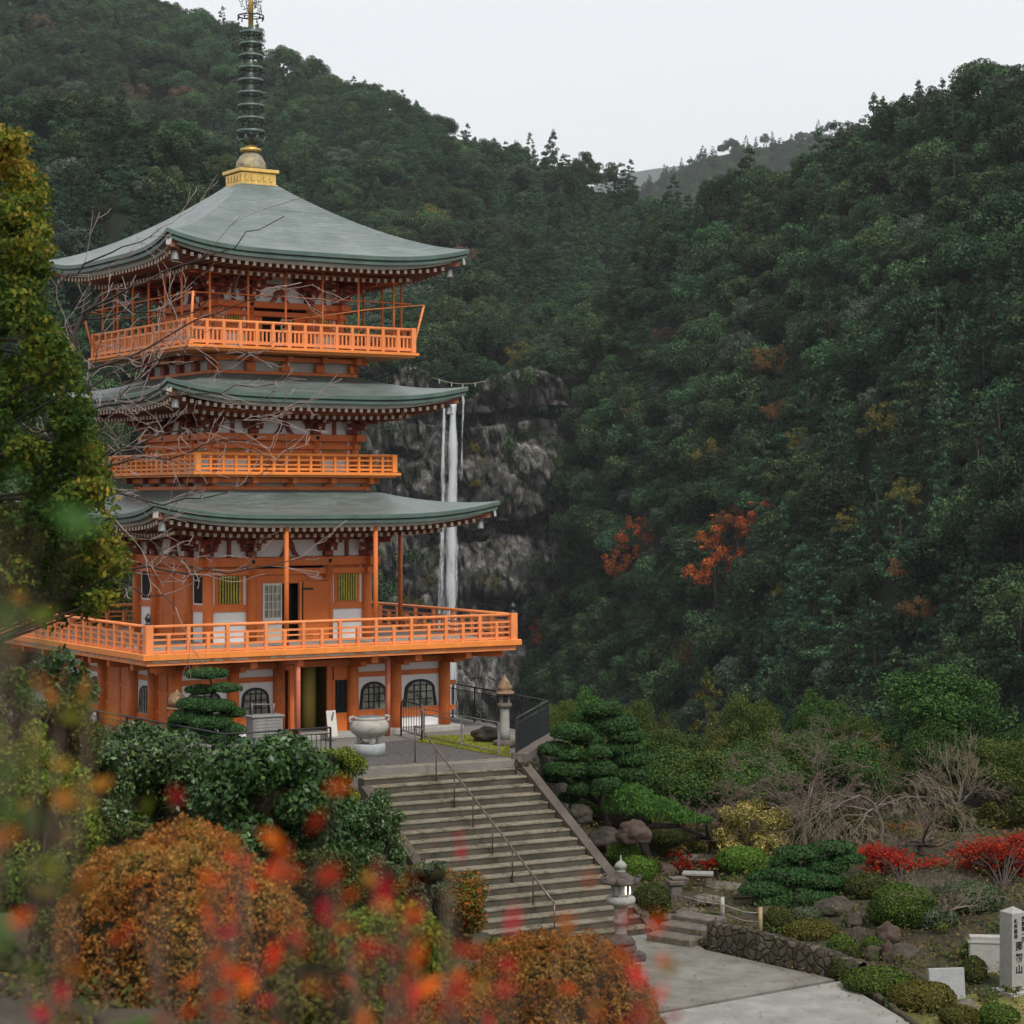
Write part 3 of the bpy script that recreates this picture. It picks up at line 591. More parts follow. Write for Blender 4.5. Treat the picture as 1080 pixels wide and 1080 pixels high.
# ------------------------------------------------------------------ cliff and waterfall
def cliff():
    nu, nv = 300, 330; us = np.linspace(318, 640, nu); rows = []
    top = lambda u: np.interp(u, [318, 380, 440, 462, 470, 478, 492, 502, 512, 524, 560, 590, 605, 640], [396, 392, 388, 398, 418, 424, 424, 418, 402, 396, 388, 398, 420, 470])
    for j in range(nv):
        row = []
        for i, u in enumerate(us):
            py = top(u)+(820-top(u))*j/(nv-1); p = W(u, py, 552)
            q = Vector((p.x*.07, p.z*.055, 1.7)); q.x += noise.noise(q*2)*.25
            d, _ = noise.voronoi(q, distance_metric='DISTANCE'); crack = min(1, (d[1]-d[0])*4)
            d2, _ = noise.voronoi(Vector((p.x*.3, p.z*.16, 4))); crack2 = min(1, (d2[1]-d2[0])*3)
            n1 = noise.fractal(Vector((p.x*.03, p.z*.03, 8)), 1, 2, 4); n2 = noise.fractal(Vector((p.x*.3, p.z*.12, 2)), .8, 2.1, 5)
            led = abs(((p.z+n1*9+p.x*.10) % 27)/27-.5)*2
            gor = -5*math.exp(-((u-477)/11)**2)
            dep = -n1*9 - crack*4.0 - crack2*1.5 - n2*1.3 + (4.0 if led > .84 else 0) - (1-led)*2.2 - gor + (j/(nv-1))*-10
            s = (p.y+dep)/p.y; row.append(Vector((p.x, p.y+dep, p.z)))
        rows.append(row)
    rows = [[Vector((p.x, p.y+26, p.z+1)) for p in rows[0]]] + rows
    mb = MB(); mb.grid(rows, smooth=False)
    m, nt, N, L, pr = nodes('cliff_rock', .8, .35)
    co = N.new('ShaderNodeTexCoord').outputs['Object']
    base = ramp(N, L, nnoise(N, L, co, .17, 10, .76, (1, 1, .7)), [(.36, (.035, .035, .037)), (.47, (.16, .15, .14)), (.56, (.42, .40, .36)), (.68, (.62, .58, .52))])
    streak = ramp(N, L, nnoise(N, L, co, .5, 6, .7, (1, 1, .10)), [(.44, (.15, .15, .17)), (.54, (1, 1, 1))])
    vc = N.new('ShaderNodeTexVoronoi'); vc.inputs['Scale'].default_value = .28; vm = N.new('ShaderNodeMapping'); vm.inputs['Scale'].default_value = (1, .4, .7); L.new(co, vm.inputs[0]); L.new(vm.outputs[0], vc.inputs['Vector'])
    c = mixc(N, L, .75, base, streak, 'MULTIPLY'); c = mixc(N, L, .8, c, ramp(N, L, vc.outputs['Color'], [(.15, .35), (.85, 1.0)]), 'MULTIPLY')
    dk = ramp(N, L, nnoise(N, L, co, .055, 5, .6, (1, 1, .7)), [(.42, 1.0), (.58, .28)]); c = mixc(N, L, .8, c, dk, 'MULTIPLY')
    moss = ramp(N, L, nnoise(N, L, co, .14, 7, .75), [(.55, 0), (.60, 1)]); c = mixc(N, L, moss, c, (.035, .045, .014, 1))
    och = ramp(N, L, nnoise(N, L, co, .10, 6, .8, (1.3, 1, .8)), [(.63, 0), (.68, .9)]); c = mixc(N, L, och, c, (.20, .13, .035, 1))
    L.new(c, pr.inputs['Base Color']); bump(N, L, pr, nnoise(N, L, co, .9, 10, .8, (1, 1, .75)), 1.0, 1.0)
    tag(mb.build('cliff', m), kind='structure')
    return rows
CL = np.array([[tuple(p) for p in r] for r in cliff()])
def water_mat():
    m, nt, N, L, p = nodes('falling_water', .5, .4)
    co = N.new('ShaderNodeTexCoord').outputs['Object']
    p.inputs['Base Color'].default_value = (.9, .93, .96, 1)
    at = N.new('ShaderNodeAttribute'); at.attribute_name = 'thin'
    n_ = nnoise(N, L, co, 1.7, 8, .8, (1, .1, .035)); n2 = nnoise(N, L, co, 1.0, 6, .8, (.8, .1, .12))
    a = N.new('ShaderNodeMath'); a.operation = 'ADD'; L.new(n_, a.inputs[0]); L.new(n2, a.inputs[1])
    s = N.new('ShaderNodeMath'); s.operation = 'SUBTRACT'; L.new(a.outputs[0], s.inputs[0]); L.new(at.outputs['Fac'], s.inputs[1])
    al = ramp(N, L, s.outputs[0], [(.24, 0), (.50, 1)]); L.new(al, p.inputs['Alpha'])
    t = N.new('ShaderNodeBsdfTranslucent'); t.inputs[0].default_value = (.9, .93, .96, 1); tr = N.new('ShaderNodeBsdfTransparent')
    m1 = N.new('ShaderNodeMixShader'); L.new(al, m1.inputs[0]); L.new(tr.outputs[0], m1.inputs[1]); L.new(t.outputs[0], m1.inputs[2])
    m2 = N.new('ShaderNodeMixShader'); m2.inputs[0].default_value = .4; L.new(p.outputs[0], m2.inputs[1]); L.new(m1.outputs[0], m2.inputs[2]); L.new(m2.outputs[0], nt.nodes['Material Output'].inputs[0])
    return m
def stream(mb, thin, ys, cs, ws, th, d=538.0, rows=60, cols=10):
    P = []
    for j in range(rows+1):
        py = ys[0]+(ys[-1]-ys[0])*j/rows; c = np.interp(py, ys, cs)+.9*noise.noise(Vector((py*.02, ws[0], 1))); w = np.interp(py, ys, ws)*(1+.30*noise.noise(Vector((py*.035, 5, ws[0])))); row = []
        for i in range(cols+1):
            a = math.pi*i/cols; x = -math.cos(a); p = W(c+x*w/2, py, d-1.6*math.sin(a)*(.4+w*.06)-2*j/rows+ (3 if j == 0 else 0)); row.append(p)
            e = min(1, j/3); thin.append(np.interp(py, ys, th)+.42*abs(x)**2)
        P.append(row)
    mb.grid(P)
mb = MB(); thin = []
stream(mb, thin, [419, 480, 560, 640, 780], [477.5, 477.5, 476, 476, 476], [7, 11, 13, 16, 20], [.20, .36, .42, .46, .50], 537)
stream(mb, thin, [421, 480, 560, 640, 780], [468.5, 467.5, 466, 464.5, 463], [3, 5, 7, 9, 12], [.34, .50, .56, .60, .62], 538)
stream(mb, thin, [420, 470, 510, 600], [489, 487.5, 486, 484], [2.5, 4, 5, 7], [.55, .70, .82, 1.0], 539)
stream(mb, thin, [430, 560, 700, 780], [473, 473, 471, 470], [14, 24, 30, 34], [.80, .62, .57, .55], 540)
wf = mb.build('waterfall', water_mat()); tag(wf, kind='structure')
at = wf.data.attributes.new('thin', 'FLOAT', 'POINT'); at.data.foreach_set('value', thin)
# sacred rope over the lip of the fall
a, b = W(458, 399, 533), W(512, 402, 533); root = empty('sacred_rope', a, label='thin rope hung with white paper streamers across the top of the waterfall', cat='rope')
mb = MB(); mb.tube([(b-a)*t+Vector((0, 0, -1.0*math.sin(math.pi*t))) for t in np.linspace(0, 1, 14)], .055, 6); mb.build('rope', CREAM, root)
for t in (.1, .34, .56, .8):
    q = (b-a)*t+Vector((0, 0, -1.0*math.sin(math.pi*t))); mb = MB(); mb.box(q.x-.09, q.x+.09, q.y-.04, q.y+.04, q.z-.9, q.z); mb.build('paper_streamer', PAPER, root)
# shrubs rooted on the ledges of the cliff
def shrub_mesh(name, r, leaf, dens, seed, n=9, flat=.7):
    rs = random.Random(seed); pf = [(rs.gauss(0, .45)*r, rs.gauss(0, .45)*r, rs.uniform(.1, .8)*r*flat, r*rs.uniform(.3, .5), r*rs.uniform(.3, .5), r*rs.uniform(.25, .4)) for _ in range(n)]
    P, N_ = puff_points(pf, dens); return leaf_mesh(name, P, N_, leaf, .6)
sh = {'y': link(shrub_mesh('cliff_shrub', 2.2, .3, 60, 31), 'cliff_shrub', YEL_L), 'g': link(shrub_mesh('cliff_bush', 2.6, .34, 55, 32), 'cliff_bush', GREEN_B)}
usd = set()
CS = [(502,470,'y',1.4,'yellow shrub clinging to the rock right of the waterfall top'), (510,486,'y',1.1,'ochre shrub just under the highest yellow shrub by the falls'), (502,508,'y',.9,'round golden shrub on the cliff midway down beside the falls'), (440,630,'y',1.3,'ochre shrub left of the waterfall above the deck rail'), (452,612,'y',1.0,'small ochre shrub against the left side of the waterfall'),
      (520,612,'y',1.3,'olive yellow shrub on the lower cliff right of the falls'), (528,640,'y',1.6,'large olive yellow shrub low on the cliff above the deck corner'), (522,660,'y',1.2,'yellow shrub directly over the right end of the deck rail'), (556,700,'y',1.5,'ochre shrub hanging at the foot of the cliff right of the deck'), (560,722,'y',1.4,'brown yellow shrub beside the far stone lantern roof'),
      (410,452,'g',1.6,'dark bush on the pale rock beside the middle roof'), (540,470,'g',1.7,'green bush on the ledge right of the yellow shrubs'), (556,456,'g',1.9,'dark green bush high on the cliff face'), (575,428,'g',2.0,'bush spreading over the top right of the cliff'), (530,405,'g',1.6,'bush on the cliff edge right of the rope'), (560,398,'g',1.8,'bush crowning the cliff top'),
      (588,470,'g',1.7,'green bush at the right margin of the cliff'), (596,520,'g',2.0,'dark bush overhanging the right of the cliff'), (585,560,'g',2.0,'bush at the dark lower right of the cliff'), (576,600,'g',2.2,'deep green bush where the cliff meets the wood'), (566,640,'g',2.1,'dark bush low at the right of the cliff'), (545,560,'g',1.2,'small bush on the middle of the cliff'), (430,585,'g',1.8,'green bush behind the slim post left of the falls'), (412,620,'g',2.2,'dark bush beside the pagoda wall over the deck'), (440,660,'g',1.8,'bush low left of the waterfall'), (500,545,'g',1.0,'tiny dark bush under the ledge beside the falls'), (408,400,'g',2,'bush on the cliff top behind the middle roof'), (440,392,'g',2.2,'bush on the cliff top left of the rope')]
for px, py, k, s, lb in CS:
    u = 540+CL[..., 0]/CL[..., 1]*F; v = HY-(CL[..., 2]-HC)/CL[..., 1]*F; q = CL.reshape(-1, 3)[np.argmin((u-px)**2+(v-py)**2)]
    o = sh[k] if k not in usd else sh[k].copy()
    if k in usd: COL.objects.link(o)
    usd.add(k); o.location = (q[0], q[1]-.4, q[2]-1.2*s); o.rotation_euler = (R(18), 0, rnd.uniform(0, 6)); o.scale = (s, s, s*rnd.uniform(.8, 1.4)); tag(o, lb, 'shrub')
# haze
mb = MB(); mb.box(-3600, 3600, -80, 8400, -64.2, 1010)
hm_, nt, N, L, p = nodes('haze'); N.remove(p); v = N.new('ShaderNodeVolumePrincipled'); v.inputs['Density'].default_value = .00007; v.inputs['Color'].default_value = (.92, .97, 1, 1); v.inputs['Anisotropy'].default_value = .2
L.new(v.outputs[0], N['Material Output'].inputs['Volume']); hz = mb.build('haze', hm_); tag(hz, kind='stuff')
hz['label'] = 'thin bluish haze filling the valley air'; hz['category'] = 'haze'
# ------------------------------------------------------------------ the pagoda
PAG = empty('pagoda', (-8.57, 70, 0), R(32.5), 'tall three-storey vermilion pagoda with green copper roofs and a gilded spire', 'pagoda')
ROT = [Matrix.Rotation(k*math.pi/2, 4, 'Z') for k in range(4)]     # 0 front, 1 right, 2 back, 3 left
mb = MB(); mb.box(-5.1, 5.1, -5.1, 5.1, -.2, .16, .03); mb.build('stone_plinth', STONE, PAG)

def bay_parts(M, h, x0, x1, z0, z1, kind):
    """one bay of a wall between two pillars; local: x along the wall, y outwards is negative"""
    c = (x0+x1)/2; w = x1-x0; yo = -h
    def B(mi=0): b = MB(); b.M = M; b.mi = mi; return b
    if kind == 'katomado':
        zb = z0+.62; zt = z1-.62
        b = B(); b.box(x0, x1, yo+.06, yo+.14, z0, z1); b.build('plaster_panel', PLASTER, PAG)
        b = B(); b.box(x0, x1, yo+.02, yo+.10, z1-.62-.0, z1-.46); b.build('beam', ORANGE, PAG)
        b = B(); b.box(x0, x1, yo+.01, yo+.10, z0+.34, z0+.62); b.build('beam', ORANGE, PAG)
        ww = min(.62, w*.36)*1.0; H = zt-zb-.10
        def arch(k, y0_, y1_):
            pr = []; n = 12
            for i in range(n+1):
                t = i/n; a = math.pi*t; px_ = math.cos(a); pz = math.sin(a)
                pr.append((c+px_*ww*k*(1.0), zb+H*.52+ (pz**.8)*H*.42*k))
            pts = [(c+ww*k*1.12, zb+.02)]+pr+[(c-ww*k*1.12, zb+.02)]
            V = [(x, y0_, z) for x, z in pts]+[(x, y1_, z) for x, z in pts]; n = len(pts)
            return V, [tuple(range(n)), tuple(range(2*n-1, n-1, -1))]+[(i, n+i, n+(i+1) % n, (i+1) % n) for i in range(n)]
        b = B(); b.add(*arch(1.0, yo+.03, yo+.09)); f = b.build('bell_window', BLACKW, PAG)
        b = B(); b.add(*arch(.80, yo+.025, yo+.06)); b.build('pane', GLASSY, f)
        b = B()
        for q in (-.5, 0, .5): b.box(c+q*ww*.8-.02, c+q*ww*.8+.02, yo+.005, yo+.03, zb+.04, zb+H*.86-abs(q)*.1)
        for q in (.25, .5, .72): b.box(c-ww*.78, c+ww*.78, yo+.008, yo+.028, zb+H*q, zb+H*q+.035)
        b.build('lattice', BLACKW, f)
    elif kind == 'window':
        zm = z0+(z1-z0)*.40; zb = zm+.26; zt = z1-.14
        b = B(); b.box(x0, x1, yo+.06, yo+.14, z0, z1); b.build('plaster_panel', PLASTER, PAG)
        b = B(); b.box(x0, x1, yo+.0, yo+.09, zm, zm+.2); b.build('beam', ORANGE, PAG)
        ww = w*.5-.14
        b = B(); b.box(c-ww, c+ww, yo+.03, yo+.07, zb-.08, zt+.1)
        f = b.build('window_frame', ORANGE, PAG)
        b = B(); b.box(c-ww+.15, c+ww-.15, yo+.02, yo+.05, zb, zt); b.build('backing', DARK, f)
        b = B(); n = max(4, int((2*ww-.3)/.085))
        for i in range(n+1): x = c-ww+.15+(2*ww-.3)*i/n; b.box(x-.024, x+.024, yo-.02, yo+.03, zb, zt)
        b.build('lattice', LATT, f)
    elif kind == 'panel':            # closed wooden double door
        b = B(); b.box(x0, x1, yo+.08, yo+.14, z0, z1); b.build('door_backing', DRED, PAG)
        for s_ in (0, 1):
            a0, a1 = (x0+.03, c-.01) if s_ == 0 else (c+.01, x1-.03)
            b = B(); b.box(a0, a1, yo+.03, yo+.09, z0+.02, z1-.05)
            for q in (0, .33, .62, .93): b.box(a0, a1, yo-.005, yo+.03, z0+.04+(z1-z0-.2)*q, z0+.13+(z1-z0-.2)*q)
            for q in (a0, a1-.09): b.box(q, q+.09, yo, yo+.03, z0+.02, z1-.05)
            b.build('door', ORANGE, PAG)
    elif kind == 'white':
        b = B(); b.box(x0, x1, yo+.06, yo+.14, z0, z1); b.build('plaster_panel', PLASTER, PAG)
        zm = z0+(z1-z0)*.40; b = B(); b.box(x0, x1, yo+.0, yo+.09, zm, zm+.2); b.build('beam', ORANGE, PAG)
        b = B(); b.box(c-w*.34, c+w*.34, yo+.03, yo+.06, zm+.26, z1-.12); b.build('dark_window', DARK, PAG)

def wall_ring(h, z0, z1, xs, bays, pr, beams, gap_front=None, left=None):
    """four walls: pillars at the positions xs, bays between them; beams: (z, height, out, reach)"""
    for k in range(4):
        M = ROT[k]
        for x in xs[:-1]:
            b = MB(); b.M = M; b.lathe([(pr*1.0, z0-.02), (pr, (z0+z1)/2), (pr*.96, z1)], 14, (x, -h)); b.build('pillar', ORANGE, PAG)
        bb = bays if k != 3 or left is None else left
        if k == 0 and gap_front: bb = gap_front
        for x0, x1, kd in zip(xs[:-1], xs[1:], bb):
            if kd != 'open': bay_parts(M, h, x0+pr*.7, x1-pr*.7, z0, z1, kd)
        for z, hh, out, reach in beams:
            b = MB(); b.M = M
            e = reach if k % 2 == 0 else reach-.001
            dz = 0 if k % 2 == 0 else .004
            b.box(-h-e, h+e, -h-out, -h+.1, z+dz, z+hh+dz, .015); b.build('beam', ORANGE, PAG)
            b = MB(); b.M = M
            for x in xs: b.add(*[q for q in stud(x, -h-out, z+hh/2)])
            b.build('nail_cover', DIRON, PAG)
def stud(x, y, z):
    n = 8; V = [(x+.07*math.cos(2*math.pi*i/n), y-.001, z+.07*math.sin(2*math.pi*i/n)) for i in range(n)]+[(x, y-.05, z)]
    return V, [(i, (i+1) % n, n) for i in range(n)]

# ground storey ------------------------------------------------------
GX = [-4.67, -2.8, -1.26, 1.30, 2.84, 4.67]
H0 = 4.62; Z1 = 2.42
wall_ring(H0, .14, Z1, GX, ['katomado', 'katomado', 'panel', 'katomado', 'katomado'], .19, [(2.2, .2, .12, .45)], ['katomado', 'katomado', 'open', 'katomado', 'katomado'], ['katomado', 'katomado', 'panel', 'katomado', 'panel'])
for k in range(4):       # beam noses past the corner pillars, low rail height
    b = MB(); b.M = ROT[k]
    for z in (.62, 1.42): b.box(H0+.1, H0+.42, -H0-.06, -H0+.06, z, z+.14)
    b.build('beam_end', ORANGE, PAG)
# the open entrance bay with its inner hall
b = MB(); b.box(-1.2, 1.2, -H0+2.6, -H0+2.68, .15, 2.4); b.build('inner_wall', YELLOW, PAG)
b = MB(); b.box(-1.28, -1.22, -H0+.1, -H0+2.6, .15, 2.4); b.box(1.22, 1.28, -H0+.1, -H0+2.6, .15, 2.4); b.build('inner_side_wall', YELLOW, PAG)
b = MB(); b.box(-1.2, 1.2, -H0+.1, -H0+2.6, .15, .17); b.build('hall_floor', PAVE, PAG)
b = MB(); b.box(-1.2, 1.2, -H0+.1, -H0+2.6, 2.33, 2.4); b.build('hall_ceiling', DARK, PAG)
b = MB(); b.lathe([(.24, .17), (.24, 2.33)], 16, (.22, -H0+.9)); b.build('inner_pillar', surf('ochre_pillar', (.50, .38, .09), .6, .15, 2), PAG)
b = MB(); b.box(-.62, -.5, -H0+.3, -H0+.42, .17, 2.2); b.build('inner_post', ORANGE, PAG)
b = MB(); b.box(-.3, -.22, -H0+1.9, -H0+2.0, .17, 2.2); b.box(-.2, .02, -H0+1.92, -H0+1.98, .3, 2.2); b.build('inner_screen', DRED, PAG)
b = MB(); b.box(.42, .60, -H0+.02, -H0+.12, .16, 2.2); b.box(.64, 1.2, -H0+.0, -H0+.1, 1.75, 2.2); b.box(.60, .68, -H0+.0, -H0+.14, .16, 1.76); b.box(.68, 1.2, -H0+.02, -H0+.12, .16, .72); f = b.build('entrance_side_panel', ORANGE, PAG)
b = MB(); b.box(.68, 1.16, -H0+.05, -H0+.09, .72, 1.75)
for i in range(6): b.box(.68+.09*i, .695+.09*i, -H0+.01, -H0+.05, .74, 1.73)
b.build('dark_screen', BLACKW, f)
b = MB(); b.box(-1.0, 1.28, -H0-.7, -H0+.3, .0, .145, .02); b.build('entrance_step', STONE, PAG)

# deck ---------------------------------------------------------------
HD = 6.34; ZD = 2.9
b = MB(); b.box(-HD, HD, -HD, HD, ZD-.10, ZD); b.build('deck_floor', surf('grey_deck_boards', (.30, .27, .23), .85, .25, 1.5, dirt=(.16, .13, .1), dscale=2, damt=.55, bscale=18), PAG)
for k in range(4):
    b = MB(); b.M = ROT[k]; e = .06 if k % 2 == 0 else -.04
    b.box(-HD-.05-e, HD+.05+e, -HD-.08, -HD+.10, ZD-.17, ZD+.02, .015); b.build('deck_fascia', ORANGE3 if k != 9 else ORANGE, PAG)
    b = MB(); b.M = ROT[k]; b.box(-HD+.1-e, HD-.1+e, -HD+.03, -HD+.22, ZD-.33, ZD-.175, .01); b.build('deck_lower_beam', ORANGE2, PAG)
    b = MB(); b.M = ROT[k]                       # worn broken gutter edge under the front
    if k in (0, 3):
        x = -HD+.2
        while x < HD*(.35 if k == 0 else .9):
            l = rnd.uniform(.1, .4); b.box(x, x+l, -HD+.00, -HD+.028, ZD-.185-rnd.choice([0, .03, .05, .06]), ZD-.172); x += l
        b.build('flaking_edge', CREAM if k == 0 else PLASTERG, PAG)
    for x in GX:
        b = MB(); b.M = ROT[k]; b.box(x-.11, x+.11, -HD+.25, -H0+.0, ZD-.55, ZD-.335, .01); b.box(x-.10, x+.10, -HD+1.0, -H0, ZD-.72, ZD-.553, .01); b.build('bracket_arm', ORANGE, PAG)
    b = MB(); b.M = ROT[k]; b.box(-HD+1.1-e, HD-1.1+e, -HD+1.05, -HD+1.2, ZD-.334, ZD-.2); b.build('joist', DRED, PAG)
    b = MB(); b.M = ROT[k]; b.beam((-HD+.35, -HD+.35, ZD-.44), (-H0, -H0, ZD-.44), .2, .2); b.build('bracket_arm', ORANGE, PAG)

def railing(h, zf, rows, tall, posts_n, pw, name='railing', mat=ORANGE2, cornerw=.24, cz=0.0, ext=.0, short=None, bal=None, finial=True):
    """rows: (height, thickness); posts along each side; optional thin balusters"""
    for k in range(4):
        M = ROT[k]; b = MB(); b.M = M; e = 0 if k % 2 == 0 else .003
        for i, (rz_, th) in enumerate(rows):
            if i == 0: b.tube([(-h-ext, -h, zf+rz_+e), (h+ext, -h, zf+rz_+e)], th*.6, 8)
            else: b.box(-h, h, -h-th*.5, -h+th*.5, zf+rz_-th*.5+e, zf+rz_+th*.5+e)
        r = b.build(name, mat, PAG)
        for i in range(1, posts_n):
            x = -h+2*h*i/posts_n; tall_ = (i % 2 == 0) or short is None; b = MB(); b.M = M
            b.box(x-pw/2, x+pw/2, -h-pw*.5-.004, -h+pw*.5+.004, zf, zf+(tall if tall_ else short), .008); b.build('post', mat, r)
        if bal:
            b = MB(); b.M = M; n = posts_n*bal
            for i in range(n):
                x = -h+2*h*(i+.5)/n; b.box(x-.028, x+.028, -h-.02, -h+.02, zf+.04, zf+rows[1][0])
            b.build('baluster_row', mat, r)
        b = MB(); b.M = M; b.box(-h-cornerw/2, -h+cornerw/2, -h-cornerw/2, -h+cornerw/2, zf+cz, zf+tall+.08, .012); cp = b.build('corner_post', mat, r)
        if finial:
            b = MB(); b.M = M; z = zf+tall+.08; b.lathe([(.09, z), (.10, z+.03), (.06, z+.06), (.06, z+.10), (.10, z+.16), (.105, z+.21), (.07, z+.27), (.015, z+.34)], 12, (-h, -h)); b.build('finial', METALB, cp)
railing(HD-.12, ZD, [(.80, .085), (.58, .06), (.42, .05), (.24, .06), (.07, .07)], .78, 20, .11, short=.56)

# storey two ----------------------------------------------------------
H1 = 2.80; X1 = [-2.8, -1.32, 1.38, 2.8]
wall_ring(H1, ZD, 5.32, X1, ['window', 'panel', 'window'], .165, [(5.0, .2, .10, .25), (5.28, .28, .16, .42)], ['window', 'open', 'window'], ['white', 'panel', 'white'])
b = MB(); b.box(-.95, 1.38, -H1+.02, -H1+.12, 4.72, 5.0); b.box(-1.3, -.93, -H1+.02, -H1+.12, ZD, 5.0); b.build('door_head', ORANGE, PAG)
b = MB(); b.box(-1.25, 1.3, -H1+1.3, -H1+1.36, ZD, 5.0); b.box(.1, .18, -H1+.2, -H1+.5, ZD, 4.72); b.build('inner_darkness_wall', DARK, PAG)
b = MB(); b.box(-.93, -.86, -H1-.02, -H1+.1, ZD, 4.74); b.box(-.30, -.26, -H1-.02, -H1+.1, ZD, 4.74); b.box(-.86, -.30, -H1-.01, -H1+.04, ZD, 3.65); b.box(-.86, -.30, -H1-.02, -H1+.1, 4.66, 4.73)
dl = b.build('sliding_screen', PAPER, PAG)
b = MB(); b.box(-.85, -.31, -H1+.03, -H1+.05, 3.65, 4.66); b.build('pane', GLASSY, dl)
b = MB()
for q in (-.72, -.58, -.44): b.box(q-.012, q+.012, -H1-.015, -H1+.03, 3.65, 4.66)
for q in (3.9, 4.15, 4.4): b.box(-.86, -.3, -H1-.018, -H1+.03, q-.012, q+.012)
b.build('lattice', PAPER, dl)
b = MB(); b.box(.36, .44, -H1-.03, -H1+.10, ZD, 4.76); b.build('door_jamb', ORANGE2, PAG)
b = MB(); b.M = Matrix.Translation((.46, -H1-.06, 0)) @ Matrix.Rotation(R(-7), 4, 'Z'); b.box(0, .86, -.05, .03, ZD+.03, 4.78, .01); dd = b.build('door', surf('door_vermilion', (.60, .15, .03), .55, .1, 1, bst=.1), PAG)
b = MB(); b.M = Matrix.Translation((.46, -H1-.06, 0)) @ Matrix.Rotation(R(-7), 4, 'Z')
for z in (3.05, 4.5): b.box(-.02, .32, -.07, -.05, z, z+.07)
b.build('strap_hinge', DIRON, dd)
# slim posts propping the lowest eave
for x, y, z1_, lb in [(-1.39, -5.4, 6.45, None), (1.69, -5.4, 6.45, None), (5.4, -.4, 6.45, None), (-5.4, .98, 6.45, None), (-5.4, -1.4, 6.45, None), (5.4, 2.4, 6.45, None), (-1.5, 5.4, 6.45, None), (1.5, 5.4, 6.45, None)]:
    if (x, y) == (-5.4, -1.4): continue
    b = MB(); b.tube([(x, y, ZD), (x, y, z1_+.1)], .075, 10); b.build('eave_post', ORANGE, PAG)
# rain pipes in front
for x, y, l in ((-1.25, -HD+.35, 0), (1.62, -HD+.95, 0)):
    pass
def loc_from_px(px, h):                      # position along the front, h metres out from the axis
    a = (px-540)/F; return ((70-h*.8434)*a+8.57-h*.5373)/(.8434-.5373*a)
for px, h in ((314, 6.0), (409, 5.4)):
    x = loc_from_px(px, h); b = MB(); b.tube([(x-.35, -h+.3, ZD-.42), (x-.08, -h+.05, ZD-.38), (x, -h, ZD-.5), (x, -h, .02)], .085, 10); b.build('drain_pipe', PINK, PAG)
x = loc_from_px(307, 5.2); b = MB(); b.box(x-.07, x+.07, -5.27, -5.13, .0, ZD-.5); b.build('prop_post', ORANGE, PAG)

